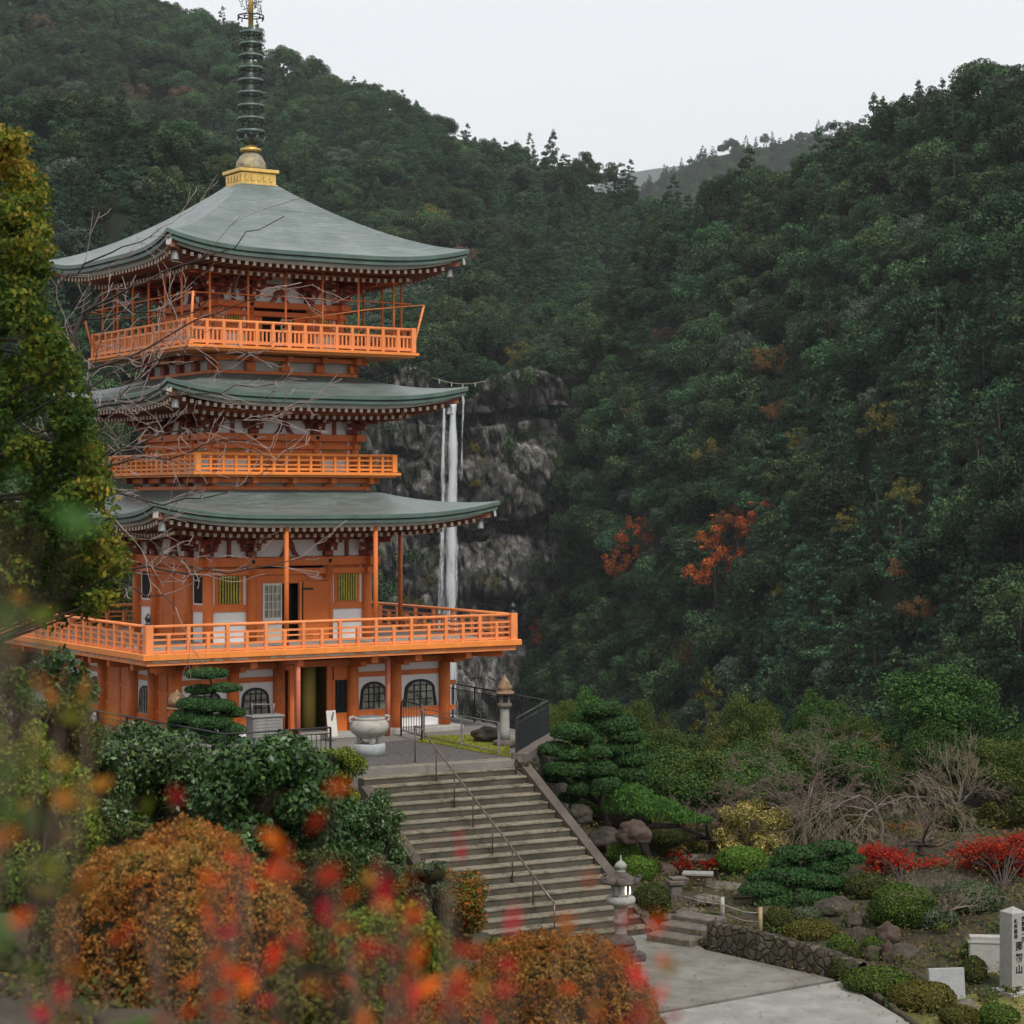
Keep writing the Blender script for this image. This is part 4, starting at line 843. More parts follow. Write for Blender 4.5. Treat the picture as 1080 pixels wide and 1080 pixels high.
# roofs ----------------------------------------------------------------
NRAF = [0]
def roof(hE, zE, hT, zT, rise, flare, pw, ncourse, und_h, und_z, apex=False):
    """hE: half width at the eave middle, zE: its height; corners lift by rise and reach out by flare"""
    ns, nt = 49, 22; cs, al = [], []; mb = MB()
    def pt(s, t, k, dz=0.0, din=0.0):
        a = hE+(hT-hE)*t; z = zE+(zT-zE)*(t**pw); lift = rise*abs(s)**4*(1-t)**2.2; ex = flare*abs(s)**4*(1-t)**2
        a2 = a+ex-din; return ROT[k] @ Vector((s*a2, -a2, z+lift+dz))
    for k in range(4):
        P = []
        for i in range(nt+1):
            t = i/nt; P.append([pt(s, t, k) for s in np.linspace(-1, 1, ns)])
            for s in np.linspace(-1, 1, ns): cs.append(t*ncourse+.001); al.append(s*(hE+(hT-hE)*t)+20+k*40)
        mb.grid(P)
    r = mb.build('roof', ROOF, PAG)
    for nm, v in (('course', cs), ('along', al)):
        a = r.data.attributes.new(nm, 'FLOAT', 'POINT'); a.data.foreach_set('value', v)
    sv = np.linspace(-1, 1, ns)
    mb = MB()      # layered copper edge: thick lip, shadow groove, second lip
    for k in range(4):
        prof = [(0, 0), (-.015, -.015), (-.015, -.13), (.10, -.135), (.11, -.17), (.04, -.18), (.045, -.28), (.30, -.29)]
        mb.grid([[pt(s, 0, k, dz, din) for s in sv] for din, dz in prof], False)
    mb.build('eave_edge', EAVE, r)
    mb = MB(); mb.mi = 0
    for k in range(4):
        mb.grid([[pt(s, 0, k, -.291, .26) for s in sv], [pt(s, 0, k, -.40, .29) for s in sv], [pt(s, 0, k, -.405, .44) for s in sv]], False)
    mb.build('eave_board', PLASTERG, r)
    mb = MB()      # soffit
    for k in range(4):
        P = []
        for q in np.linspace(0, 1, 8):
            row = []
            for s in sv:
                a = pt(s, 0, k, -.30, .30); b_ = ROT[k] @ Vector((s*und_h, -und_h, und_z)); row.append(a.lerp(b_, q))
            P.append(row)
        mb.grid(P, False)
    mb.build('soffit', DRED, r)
    n = int(2*hE/.26)
    for k in range(4):
        mr = MB(); mt = MB()
        for tier, (d0, drop, inn) in enumerate(((.34, .46, 1.5), (1.15, .66, 1.2))):
            for i in range(n+1):
                x = (-1+2*i/n); a0 = pt(x, 0, k, -drop, d0); xl = x*hE; lim = hE-d0
                if abs(xl) > lim: continue
                A = ROT[k].inverted() @ a0; s_ = xl/lim; zl = zE-drop+rise*abs(xl/hE)**4*.85; y0_ = -(hE-d0+flare*abs(x)**4)
                y1_ = max(y0_+.2, -max(und_h+.05, abs(xl))) if abs(xl) > und_h else -und_h-.05
                y1_ = max(y1_, y0_+.15)
                p0 = ROT[k] @ Vector((xl, y0_, zl)); p1 = ROT[k] @ Vector((xl, y1_, zl+(und_z-.10-zl)*min(1, (y1_-y0_)/(hE-d0-und_h))*.8))
                dv = (p0-p1).normalized()
                if k == 0 and tier == 0 and NRAF[0] < 100:
                    NRAF[0] += 1; q = MB(); q.beam(p0, p1, .10, .11); q.mi = 1; q.beam(p0, p0+dv*.022, .104, .114); q.build('rafter', [RAFT, CREAM], r)
                else: mr.beam(p0, p1, .10, .11); mt.beam(p0, p0+dv*.022, .104, .114)
        mr.mi = 0; mr.build('rafter_row', RAFT, r)['kind'] = 'stuff'; mt.build('rafter_tips', CREAM, r)['kind'] = 'stuff'
        mb = MB(); c0 = ROT[k] @ Vector((-und_h, -und_h, und_z-.12)); c1 = pt(-1, 0, k, -.42, .22); mb.beam(c0, c1, .2, .24); mb.build('hip_rafter', RAFT, r)
        mb = MB(); c1b = pt(-1, 0, k, -.40, .12); mb.beam(c1b, c1b+(c1-c0).normalized()*.04, .16, .20); mb.build('hip_rafter_cap', PLASTERG, r)
        c = pt(-1, 0, k, -.6, .45)           # wind bell
        mb = MB(); mb.tube([c+Vector((0, 0, .2)), c], .012, 5); mb.M = Matrix.Translation(c); mb.lathe([(.03, 0), (.085, -.03), (.10, -.12), (.115, -.26), (.13, -.30)], 12); mb.build('wind_bell', METALG, r)
        mb = MB()                            # purlin under the rafters
        q = und_h+(hE-und_h)*.42; dz = 0 if k % 2 else .004; mb.M = ROT[k]; mb.box(-q-.3, q+.3, -q-.07, -q+.07, und_z-.32+dz, und_z-.16+dz); mb.build('purlin', ORANGE if k < 2 else DRED, PAG)
    return r
def bracket_mesh(w=.9, tiers=3, step=.34, th=.2):
    mb = MB(); z = 0
    mb.box(-.15, .15, -.15, .15, z, z+.16, .02)
    for t in range(tiers):
        z = .16+t*th*1.15; L_ = w*.5*(.75+.25*t); out = step*(t+1)
        mb.mi = 0; mb.box(-L_, L_, -.06, .06, z, z+th*.62, .02)
        mb.box(-.06, .06, -out, .1, z+.001, z+th*.62+.001, .02)
        if t: mb.box(-L_*.8, L_*.8, -step*t-.06, -step*t+.06, z+.002, z+th*.60, .02)
        for x, y in ((-L_+.07, 0), (L_-.07, 0), (0, 0), (0, -out+.07)): mb.box(x-.085, x+.085, y-.085, y+.085, z+th*.63, z+th*1.15, .015)
        if t:
            for x in (-L_*.7, L_*.7): mb.box(x-.08, x+.08, -step*t-.08, -step*t+.08, z+th*.63, z+th*1.15, .015)
        mb.mi = 1; mb.box(-.045, .045, -out-.012, -out-.001, z+.02, z+th*.55)
        for sx in (-1, 1): mb.box(sx*(L_+.006)-.005, sx*(L_+.006)+.005, -.045, .045, z+.02, z+th*.5)
    me = mb.build('bracket_cluster', [DRED, CREAM]); COL.objects.unlink(me); d = me.data; bpy.data.objects.remove(me); return d
BRK = bracket_mesh()
def upper_band(h, z0, z1, xs, tiers_scale=1.0):
    """plaster band above the beams with bracket clusters and frog-leg struts"""
    for k in range(4):
        M = ROT[k]; b = MB(); b.M = M; b.box(-h, h, -h+.03, -h+.12, z0, z1); b.build('plaster_band', PLASTER, PAG)
        dz = 0 if k % 2 else .003
        b = MB(); b.M = M; b.box(-h-.25, h+.25, -h-.08, -h+.06, z0+(z1-z0)*.50+dz, z0+(z1-z0)*.60+dz); b.build('tie_beam', DRED, PAG)
        b = MB(); b.M = M; b.box(-h-.35, h+.35, -h-.10, -h+.06, z1-.13+dz, z1+dz); b.build('wall_plate', DRED, PAG)
        for i, x in enumerate(xs):
            o = bpy.data.objects.new('bracket_cluster', BRK); COL.objects.link(o); o.parent = PAG; corner = i in (0, len(xs)-1)
            if corner and i == len(xs)-1: continue
            o.matrix_local = M @ Matrix.Translation((x, -h-.02, z0)) @ Matrix.Rotation(R(-45) if corner else 0, 4, 'Z') @ Matrix.Diagonal((1, 1.25 if corner else 1, (z1-z0)/.98*1.02, 1))
        for x0, x1 in zip(xs[:-1], xs[1:]):
            c = (x0+x1)/2; b = MB(); b.M = M
            H_ = (z1-z0)*.48; w = .34
            V2 = [(c-w, z0), (c-w*.62, z0+H_*.35), (c-w*.45, z0+H_*.8), (c-.07, z0+H_), (c+.07, z0+H_), (c+w*.45, z0+H_*.8), (c+w*.62, z0+H_*.35), (c+w, z0), (c+w*.35, z0+H_*.1), (c+.04, z0+H_*.55), (c-.04, z0+H_*.55), (c-w*.35, z0+H_*.1)]
            if x1-x0 > 1.6:
                n = len(V2); V = [(x, -h-.05, z) for x, z in V2]+[(x, -h+.04, z) for x, z in V2]; b.add(V, [tuple(range(n)), tuple(range(2*n-1, n-1, -1))]+[(i, n+i, n+(i+1) % n, (i+1) % n) for i in range(n)])
            else: b.box(c-.06, c+.06, -h-.04, -h+.04, z0, z0+H_)
            b.box(c-.1, c+.1, -h-.05, -h+.05, z0+H_, z0+H_+.08); b.build('strut', DRED, PAG)
def base_band(h, z0, z1, mat_gap=PLASTERG):
    """low band under a balcony: beams, brackets and plaster"""
    for k in range(4):
        M = ROT[k]; e = 0 if k % 2 else .004
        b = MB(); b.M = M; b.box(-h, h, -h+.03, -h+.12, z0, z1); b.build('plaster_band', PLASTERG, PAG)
        b = MB(); b.M = M; b.box(-h-.14, h+.14, -h-.10, -h+.05, z0+e, z0+.13+e, .01); b.build('beam', ORANGE, PAG)
        b = MB(); b.M = M; b.box(-h-.3, h+.3, -h-.3, -h-.16, z1-.18+e, z1-.03+e, .01); b.build('beam', ORANGE, PAG)
        for x in np.linspace(-h, h, 5):
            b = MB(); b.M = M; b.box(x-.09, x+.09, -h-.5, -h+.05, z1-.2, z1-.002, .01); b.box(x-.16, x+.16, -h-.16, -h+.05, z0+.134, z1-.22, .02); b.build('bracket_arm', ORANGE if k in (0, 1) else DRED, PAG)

upper_band(H1-.06, 5.57, 6.62, X1)
roof(5.72, 6.92, 2.75, 7.72, .42, .2, 1.25, 26, 2.8, 6.66)
base_band(2.75, 7.66, 8.08)
# balcony and storey three
HB2 = 3.50
b = MB(); b.box(-HB2, HB2, -HB2, HB2, 8.08, 8.24); b.box(-HB2-.12, HB2+.12, -HB2-.12, HB2+.12, 8.14, 8.23, .01); b.build('balcony_floor', ORANGE3, PAG)
railing(HB2-.06, 8.24, [(.54, .08), (.38, .05), (.22, .05), (.09, .07)], .5, 16, .09, mat=ORANGE3, cornerw=.18, finial=False)
H2 = 2.5; X2 = [-2.5, -1.1, 1.1, 2.5]
wall_ring(H2, 8.24, 9.28, X2, ['window', 'panel', 'window'], .14, [(8.98, .16, .09, .2), (9.24, .22, .15, .36)])
upper_band(H2-.06, 9.47, 10.32, X2)
roof(5.0, 10.62, 2.5, 11.36, .38, .18, 1.25, 22, 2.5, 10.36)
base_band(2.45, 11.3, 11.92)
HB3 = 3.95
b = MB(); b.box(-HB3, HB3, -HB3, HB3, 11.94, 12.1); b.box(-HB3-.1, HB3+.1, -HB3-.1, HB3+.1, 12.0, 12.09, .01); b.build('balcony_floor', ORANGE3, PAG)
railing(HB3-.06, 12.1, [(.74, .085), (.50, .07), (.10, .10)], .72, 14, .10, mat=ORANGE2, cornerw=.17, finial=False, bal=4)
H3 = 2.15; X3 = [-2.15, -1.05, 1.05, 2.15]
wall_ring(H3, 12.1, 13.5, X3, ['window', 'panel', 'window'], .13, [(13.2, .16, .09, .2), (13.46, .2, .15, .34)], ['window', 'open', 'window'])
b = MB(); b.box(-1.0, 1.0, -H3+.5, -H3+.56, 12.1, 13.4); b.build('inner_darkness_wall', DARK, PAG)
for q0, q1 in ((-1.0, -.62), (.52, 1.0)): b = MB(); b.box(q0, q1, -H3+.02, -H3+.1, 12.1, 13.2); b.build('door', ORANGE, PAG)
b = MB()
for q in (.08, .26, .44): b.box(q, q+.04, -H3+.1, -H3+.13, 12.15, 13.15)
for q in (12.15, 12.5, 12.8, 13.1): b.box(.08, .48, -H3+.08, -H3+.13, q, q+.05)
b.build('white_lattice_screen', PAPER, PAG)
upper_band(H3-.06, 13.67, 14.62, X3)
roof(5.0, 15.0, .62, 17.66, .40, .2, 1.28, 36, 2.15, 14.66, True)
# observation cage on the top balcony
for k in range(4):
    M = ROT[k]; hh = HB3-.1; b = MB(); b.M = M
    for z in (13.68,): b.tube([(-hh, -hh, z), (hh, -hh, z)], .022, 6)
    b.build('cage_rail', ORANGE, PAG)
    for i in range(6):
        x = -hh+2*hh*(i+.5)/6; b = MB(); b.M = M; b.tube([(x, -hh+.0, 12.1), (x, -hh, 14.62)], .035, 7); b.build('cage_pole', ORANGE, PAG)
    b = MB(); b.M = M; b.tube([(hh+.0, -hh-.02, 12.0), (hh+.42, -hh-.1, 13.66)], .04, 7); b.tube([(hh+.42, -hh-.1, 13.66), (hh-1.6, -hh-.05, 13.42), (hh-4.2, -hh+.4, 13.0)], .018, 5); b.build('cage_stay', ORANGE2, PAG)
# spire ------------------------------------------------------------------
SP = MB(); SP.box(-.62, .62, -.62, .62, 17.60, 18.02, .02); SP.box(-.70, .70, -.70, .70, 18.02, 18.14, .02); SP.box(-.66, .66, -.66, .66, 17.58, 17.66, .01); sb = SP.build('spire_base', GOLD, PAG)
b = MB()
for k in range(4):
    b.M = ROT[k]
    for i in range(5): b.box(-.5+.22*i, -.38+.22*i, -.645, -.62, 17.74, 17.94, .01)
b.build('relief_panel', GOLD, sb)
b = MB(); b.lathe([(.48, 18.14), (.50, 18.24), (.47, 18.44), (.36, 18.62), (.24, 18.72), (.22, 18.76)], 26); b.build('inverted_bowl', surf('tarnished_gilt', (.30, .27, .19), .6, .45, 5, dirt=(.5, .36, .12), dscale=4, damt=.52, bst=.6, bdist=.03, metal=.4), PAG)
b = MB(); b.lathe([(.22, 18.76), (.34, 18.80), (.35, 18.86), (.2, 18.92), (.12, 19.0)], 20); b.build('lotus_collar', GOLD, PAG)
b = MB(); b.tube([(0, 0, 18.95), (0, 0, 22.9)], .10, 12); b.build('spire_shaft', PATG, PAG)
b = MB()
for i in range(8):
    a = i*math.pi/4; b.tube([(.12*math.cos(a), .12*math.sin(a), 19.0), (.28*math.cos(a), .28*math.sin(a), 19.18), (.46*math.cos(a), .46*math.sin(a), 19.12), (.5*math.cos(a), .5*math.sin(a), 19.28)], [.03, .05, .04, .01], 5)
b.build('petal_ring', PATG, PAG)
for i, y in enumerate([139, 125.5, 112, 98.5, 85, 72, 59, 46.5, 34.5]):
    z = 7.4+(HY-y)*70/F; r = .45-.012*i; b = MB()
    pr = [(r-.04, z-.05), (r, z-.05), (r+.005, z+.03), (r-.03, z+.05), (r-.035, z+.03), (r-.04, z-.05)]
    n = 28; V = [(p*math.cos(2*math.pi*k/n), p*math.sin(2*math.pi*k/n), q) for p, q in pr for k in range(n)]
    b.add(V, [(a*n+k, a*n+(k+1) % n, (a+1)*n+(k+1) % n, (a+1)*n+k) for a in range(5) for k in range(n)], True)
    for k in range(8):
        a = k*math.pi/4+.2; b.beam((.08*math.cos(a), .08*math.sin(a), z+.03), ((r-.03)*math.cos(a), (r-.03)*math.sin(a), z+.02), .05, .06)
    b.lathe([(.11, z-.12), (.13, z-.08), (.13, z+.02), (.11, z+.08)], 12)
    ring = b.build('spire_ring', PATG, PAG)
    b = MB()
    for k in range(8):
        a = k*math.pi/4+.2; b.lathe([(.012, z-.08), (.03, z-.10), (.034, z-.15)], 6, ((r-.02)*math.cos(a), (r-.02)*math.sin(a)))
    b.build('ring_bells', DIRON, ring)
b = MB(); b.tube([(0, 0, 22.8), (0, 0, 25.2)], .085, 12); b.build('spire_tip', GOLD, PAG)
b = MB(); z = 7.4+(HY-17)*70/F; n = 36
b.tube([(.42*math.cos(2*math.pi*k/n), .42*math.sin(2*math.pi*k/n), z) for k in range(n+1)], .022, 6, False)
for k in range(4): a = k*math.pi/2; b.tube([(0, 0, z), (.42*math.cos(a), .42*math.sin(a), z)], .012, 5)
for k in range(10): a = k*math.pi/5; b.tube([(.42*math.cos(a), .42*math.sin(a), z), (.42*math.cos(a), .42*math.sin(a), z-.13)], [.012, .03], 5)
b.build('spire_hoop', DIRON, PAG)
b = MB()                             # openwork flame plates
for k in range(4):
    a = k*math.pi/2; u = Vector((math.cos(a), math.sin(a), 0))
    for q in range(26):
        c = u*rnd.uniform(.12, .36)+Vector((0, 0, 23.38+rnd.uniform(0, 1.2))); rr = rnd.uniform(.05, .1); s0 = rnd.uniform(0, 6)
        b.tube([c+u*math.cos(s0+t)*rr*(1-t/8)+Vector((0, 0, math.sin(s0+t)*rr*(1-t/8))) for t in np.linspace(0, 4.6, 8)], .012, 4)
b.build('flame_ornament', DIRON, PAG)
# ------------------------------------------------------------------ stairs, rails and fences
def gtop(x, y):
    z = gz1(x, y)
    if 7.9 < x < 19 and 34 < y < 52:
        xa = np.interp(y, [34, 47.2, 49.1], [10.0, 8.4, 7.95]); q = (x-xa)/9
        if 0 < q < 1: z = max(z, ZP-.06+q*.25)
    return z
def hit(px, py):                          # where the sight line through a photo position meets the near ground
    lo, dprev = 5.0, None
    for d in np.arange(8, 130, .25):
        p = W(px, py, d)
        if p.z < gtop(p.x, p.y): return Vector((p.x, p.y, gtop(p.x, p.y)))
    return W(px, py, 90)
stairs = empty('stone_stairs', ST0, TH, 'broad worn concrete stairs climbing to the pagoda terrace', 'stairs')
td = SLEN/(NST-1); rh = SDROP/NST
for i in range(NST-1):
    z = -(i+1)*rh; b = MB(); jz = rnd.uniform(-.004, .004)
    b.mi = 0; b.box(-.0, SWID, -(i+1)*td-.025, -i*td-.05, z-.06+jz, z+jz, .012)
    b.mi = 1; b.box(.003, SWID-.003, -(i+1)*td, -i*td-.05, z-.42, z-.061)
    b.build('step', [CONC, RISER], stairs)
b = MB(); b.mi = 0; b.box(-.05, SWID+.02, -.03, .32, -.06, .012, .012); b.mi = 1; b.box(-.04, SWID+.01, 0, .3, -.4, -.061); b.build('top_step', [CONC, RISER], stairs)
for x0, x1, v0 in ((-.30, -.01, .9), (SWID+.01, SWID+.31, -.1)):
    b = MB(); sl_ = SDROP/SLEN
    P = []
    for v, z in ((v0, -v0*sl_), (SLEN+.35, -(SLEN+.35)*sl_)):
        P += [(x0, -v, z-1.2), (x1, -v, z-1.2), (x1, -v, z+.13), (x0, -v, z+.13)]
    b.add(P, [(0,1,2,3), (7,6,5,4), (0,4,5,1), (1,5,6,2), (2,6,7,3), (3,7,4,0)]); b.build('stringer', CONC2, stairs)
hr = empty('stair_handrail', ST0, TH, 'thin brown metal handrail running down the middle of the stairs', 'handrail')
HR = []
for k in range(8):
    v = -.6 if k == 0 else -.1+(SLEN+.15)*(k-.5)/7+.25; u = 2.05+.12*k/7
    zb = 0 if v < 0 else -(int(v/td)+1)*rh; HR.append((u, -v, zb))
b = MB(); top = [(HR[0][0], HR[0][1], 1.02), (HR[0][0]+.02, HR[0][1]-.35, 1.0)]+[(u, y, -(-y)*SDROP/SLEN+.86) for u, y, z in HR[1:]]
b.tube(top, .026, 8); b.build('rail', RAILB, hr)
for (u, y, z), t in zip(HR, [top[0]]+top[2:]):
    b = MB(); b.tube([(u, y, z), (u, y, t[2])], .02, 7); b.build('post', RAILB, hr)
def bar_fence(name, pts, h, label, gap=.12, mat=METALB, rb=.011, mid=True, zs=None, posts=1.8, top=.028, cat='fence'):
    pts = [Vector((p[0], p[1], p[2] if len(p) > 2 else 0)) for p in pts]; root = empty(name, pts[0], 0, label, cat); o = pts[0]
    b = MB(); b.tube([p-o+Vector((0, 0, h)) for p in pts], top, 8); b.build('top_rail', mat, root)
    if mid: b = MB(); b.tube([p-o+Vector((0, 0, h-.16)) for p in pts], .016, 6); b.tube([p-o+Vector((0, 0, .12)) for p in pts], .016, 6); b.build('rail', mat, root)
    for a, c in zip(pts[:-1], pts[1:]):
        L_ = (c-a).length; n = int(L_/gap); b = MB()
        if gap < 1:
            for i in range(1, n): q = a.lerp(c, i/n)-o; b.tube([q+Vector((0, 0, .12)), q+Vector((0, 0, h-.16))], rb, 4, False)
            b.build('bar_panel', mat, root)
        m = max(1, int(round(L_/posts)))
        for i in range(m+(1 if c is pts[-1] else 0)):
            q = a.lerp(c, i/m)-o; b = MB(); b.box(q.x-.03, q.x+.03, q.y-.03, q.y+.03, q.z, q.z+h); b.build('post', mat, root)
    return root
bar_fence('metal_fence', [(-5.0,58.75),(-7.7,57.1),(-12.3,63.3),(-15.8,67.7)], 1.1, 'black metal railing around the terrace edge beside the small pine', .14)
bar_fence('metal_fence', [(.12,60.75),(1.12,65.95)], 1.15, 'black metal fence rising along the right edge of the terrace above the stairs', .09, rb=.013)
bar_fence('metal_fence', [(1.05,66.1),(-2.0,72.2),(-5.4,78.5)], 1.15, 'long black railing behind the far stone lantern overlooking the valley', .11)
bar_fence('wire_fence', [(-2.7,65.4),(-1.5,63.4),(-.38,61.5)], .95, 'thin grey two-wire fence across the yellow grass patch', 2, METALG, mid=True, posts=2.2, top=.012)
hp = empty('hoop_rail', (-3.46,66.6,0), math.atan2(-1.8,.72), 'black hooped metal rail standing at the head of the stairs', 'rail')
b = MB(); L_ = 1.94; b.tube([(0,0,0),(0,0,.9),(.06,0,1.05),(.2,0,1.12),(L_-.2,0,1.12),(L_-.06,0,1.05),(L_,0,.9),(L_,0,0)], .03, 8); b.build('frame', METALB, hp)
b = MB(); b.tube([(0,0,.18),(L_,0,.18)], .016, 6)
for i in range(1, 8): b.tube([(L_*i/8,0,.18),(L_*i/8,0,1.1)], .011, 5)
b.build('bars', METALB, hp)
kerb = MB(); a0, a1 = Vector((.22,60.5,0)), Vector((1.42,66.1,0)); kerb.mi = 0
kerb.beam(a0+Vector((0,0,.06)), a1+Vector((0,0,.06)), .42, .22); tag(kerb.build('terrace_coping', STONED), 'rough pale stone coping under the black fence at the terrace edge', 'coping')
# the stone face of the terrace under the fence
b = MB(); b.add([(.1,60.2,-4.3),(.9,60.0,-4.3),(1.9,66.2,-4.3),(1.27,66.2,-4.3),(.1,60.2,-.05),(.45,60.2,-.05),(1.62,66.2,-.05),(1.27,66.2,-.05)], [(0,3,2,1),(4,5,6,7),(0,1,5,4),(1,2,6,5),(2,3,7,6),(3,0,4,7)])
tag(b.build('terrace_wall', RUBBLE), 'rubble stone wall holding up the terrace right of the stairs', 'wall')

# ------------------------------------------------------------------ stone lanterns, censer and other furniture
def lantern_front():
    r = empty('stone_lantern', (2.62, 51.4, ZP), R(20), 'pale stone lantern with a lit lamp at the foot of the stairs', 'lantern')
    b = MB(); b.mi = 0; b.lathe([(.46, 0), (.47, .05), (.45, .16), (.42, .17)], 6); b.lathe([(.40, .17), (.42, .21), (.40, .30), (.34, .36)], 6); b.build('base', STONER, r)
    b = MB(); b.box(.1, .46, -.5, -.1, 0, .2, .03); b.build('base_stone', STONER, r)
    b = MB(); b.lathe([(.34, .36), (.36, .42), (.30, .50), (.18, .56), (.15, .62)], 12); b.build('lotus_foot', STONER, r)
    b = MB(); b.lathe([(.155, .56), (.15, .60), (.135, .80), (.16, .84), (.185, .87), (.185, .92), (.16, .96), (.15, 1.0), (.165, 1.22), (.14, 1.25)], 14); b.build('shaft', STONEL, r)
    b = MB(); b.lathe([(.16, 1.24), (.19, 1.27), (.33, 1.33), (.36, 1.38), (.36, 1.47), (.32, 1.50), (.26, 1.51)], 12); b.build('platform', STONEL, r)
    for i in range(6):
        a = i*math.pi/3; b = MB(); b.M = Matrix.Rotation(a, 4, 'Z'); b.box(.19, .245, -.035, .035, 1.51, 1.80, .008); b.build('corner_post', STONEL, r)
    lm = bpy.data.materials.new('lamp_glow'); lm.use_nodes = True; p = lm.node_tree.nodes['Principled BSDF']; p.inputs['Base Color'].default_value = (.9, .85, .75, 1)
    p.inputs['Emission Color'].default_value = (1, .86, .66, 1); p.inputs['Emission Strength'].default_value = 3.5
    b = MB(); b.lathe([(.17, 1.52), (.175, 1.54), (.175, 1.78), (.17, 1.8)], 6, a0=.3); b.build('fire_box', PAPER, r)
    b = MB(); b.lathe([(.05, 1.56), (.075, 1.62), (.06, 1.74), (.02, 1.77)], 10, (.13, -.13)); b.build('lamp', lm, r)
    b = MB()                                 # ribbed roof with curled corners
    n = 48; prof = [(.245, 1.80, 0), (.40, 1.815, .3), (.41, 1.86, .3), (.33, 1.93, .2), (.24, 2.0, .1), (.15, 2.07, 0), (.09, 2.09, 0)]; V = []
    for rr, z, q in prof:
        for k in range(n):
            a = 2*math.pi*k/n; c6 = abs(math.cos(3*a)); V.append((rr*(1+.10*q*3*c6**6+.03*math.cos(24*a)*(1 if q > 0 else 0))*math.cos(a), rr*(1+.10*q*3*c6**6+.03*math.cos(24*a)*(1 if q > 0 else 0))*math.sin(a), z+.05*q*c6**6))
    b.add(V, [(i*n+k, i*n+(k+1) % n, (i+1)*n+(k+1) % n, (i+1)*n+k) for i in range(len(prof)-1) for k in range(n)]+[tuple(range(n-1, -1, -1))], True); rf = b.build('roof', STONER, r)
    for i in range(6):
        a = i*math.pi/3; b = MB(); c = Vector((math.cos(a), math.sin(a), 0)); b.tube([c*.38+Vector((0,0,1.85)), c*.45+Vector((0,0,1.86)), c*.50+Vector((0,0,1.91)), c*.48+Vector((0,0,1.97)), c*.43+Vector((0,0,1.97))], [.05, .055, .055, .05, .035], 8); b.build('curled_corner', STONER, rf)
    b = MB(); b.lathe([(.11, 2.08), (.12, 2.12), (.08, 2.15), (.14, 2.19), (.15, 2.25), (.10, 2.32), (.035, 2.36), (.02, 2.40), (.025, 2.44), (.005, 2.50)], 16); b.build('jewel', STONEL, r)
lantern_front()
def lantern_far():
    r = empty('stone_lantern', (-.22, 63.6, 0), R(10), 'far stone lantern with a brown tiered cap on the terrace by the railing', 'lantern')
    b = MB(); b.lathe([(.36, 0), (.36, .2), (.28, .22)], 6); b.build('base', STONED, r)
    b = MB(); b.lathe([(.17, .2), (.15, .5), (.14, 1.1), (.16, 1.15)], 14); b.build('shaft', STONE, r)
    b = MB(); b.lathe([(.15, 1.14), (.22, 1.19), (.23, 1.29), (.17, 1.32)], 12); b.build('platform', STONED, r)
    b = MB(); b.lathe([(.19, 1.32), (.17, 1.34), (.17, 1.56), (.2, 1.6)], 6); fb = b.build('fire_box', STONED, r)
    b = MB(); b.box(-.07, .07, -.19, -.15, 1.37, 1.54); b.build('opening', DARK, fb)
    b = MB(); b.lathe([(.30, 1.59), (.30, 1.63), (.20, 1.70), (.22, 1.72), (.23, 1.80), (.18, 1.86), (.17, 1.90), (.12, 1.99), (.06, 2.06), (.03, 2.12), (.005, 2.18)], 8); b.build('cap', surf('lichen_brown_stone', (.26, .17, .10), .9, .4, 6, dirt=(.12, .08, .05), dscale=8, damt=.5, bst=.6), r)
lantern_far()
def censer():
    r = empty('incense_burner', (-4.12, 61.6, 0), R(25), 'large round stone incense burner on a block at the head of the stairs', 'incense burner')
    b = MB(); b.lathe([(.50, 0), (.50, .30), (.48, .33)], 8); b.build('block', surf('bluish_granite', (.36, .38, .38), .85, .15, 6, bscale=40, bst=.2), r)
    b = MB()
    for i in range(3):
        a = i*2.094+.5; c = Vector((math.cos(a), math.sin(a), 0)); b.tube([c*.22+Vector((0,0,.33)), c*.30+Vector((0,0,.42)), c*.26+Vector((0,0,.58))], [.10, .08, .12], 10)
    b.build('leg_ring', STONE, r)
    b = MB(); b.lathe([(.20, .48), (.36, .54), (.52, .66), (.57, .80), (.55, .92), (.48, 1.0), (.44, 1.02), (.46, 1.05), (.47, 1.08), (.42, 1.10), (.38, 1.04), (.1, 1.02)], 32); b.build('bowl', surf('weathered_censer_stone', (.37, .35, .31), .8, .25, 5, dirt=(.15, .14, .12), dscale=2.5, damt=.55, bst=.3), r)
    b = MB(); b.lathe([(.40, 1.04), (.36, 1.12), (.30, 1.13)], 24); b.build('metal_liner', METALG, r)
    for s_ in (-1, 1): b = MB(); b.tube([(s_*.5, 0, .95), (s_*.60, 0, 1.0), (s_*.60, 0, 1.1), (s_*.48, 0, 1.12)], .04, 8); b.build('handle', STONE, r)
censer()
r = empty('offering_stand', (-7.3, 62.9, 0), R(32), 'grey wooden cabinet standing under the arched window beside the entrance', 'cabinet')
GW = surf('grey_weathered_wood', (.25, .24, .23), .85, .2, 6, bst=.3, stretch=(1, 1, .2))
b = MB(); b.box(-.48, .48, -.25, .25, .32, .98, .015); b.box(-.53, .53, -.3, .3, .98, 1.03, .01); b.build('cabinet', GW, r)
for x in (-.42, .42):
    for y in (-.2, .2): b = MB(); b.box(x-.035, x+.035, y-.035, y+.035, 0, .32); b.build('leg', GW, r)
b = MB()
for i in range(6): b.box(-.44, .44, -.262, -.25, .38+.1*i, .44+.1*i)
b.build('slats', GW, r)
b = MB(); b.tube([(-.4, 0, 1.03), (-.4, 0, 1.4)], .02, 6); b.tube([(.3, 0, 1.03), (.3, 0, 1.35)], .02, 6); b.tube([(-.45, 0, 1.36), (.35, 0, 1.32)], .02, 6); b.build('rack', METALG, r)
r = empty('bronze_lantern', (-9.45, 60.2, 0), 0, 'round bronze lantern on a post beside the small terrace pine', 'lantern')
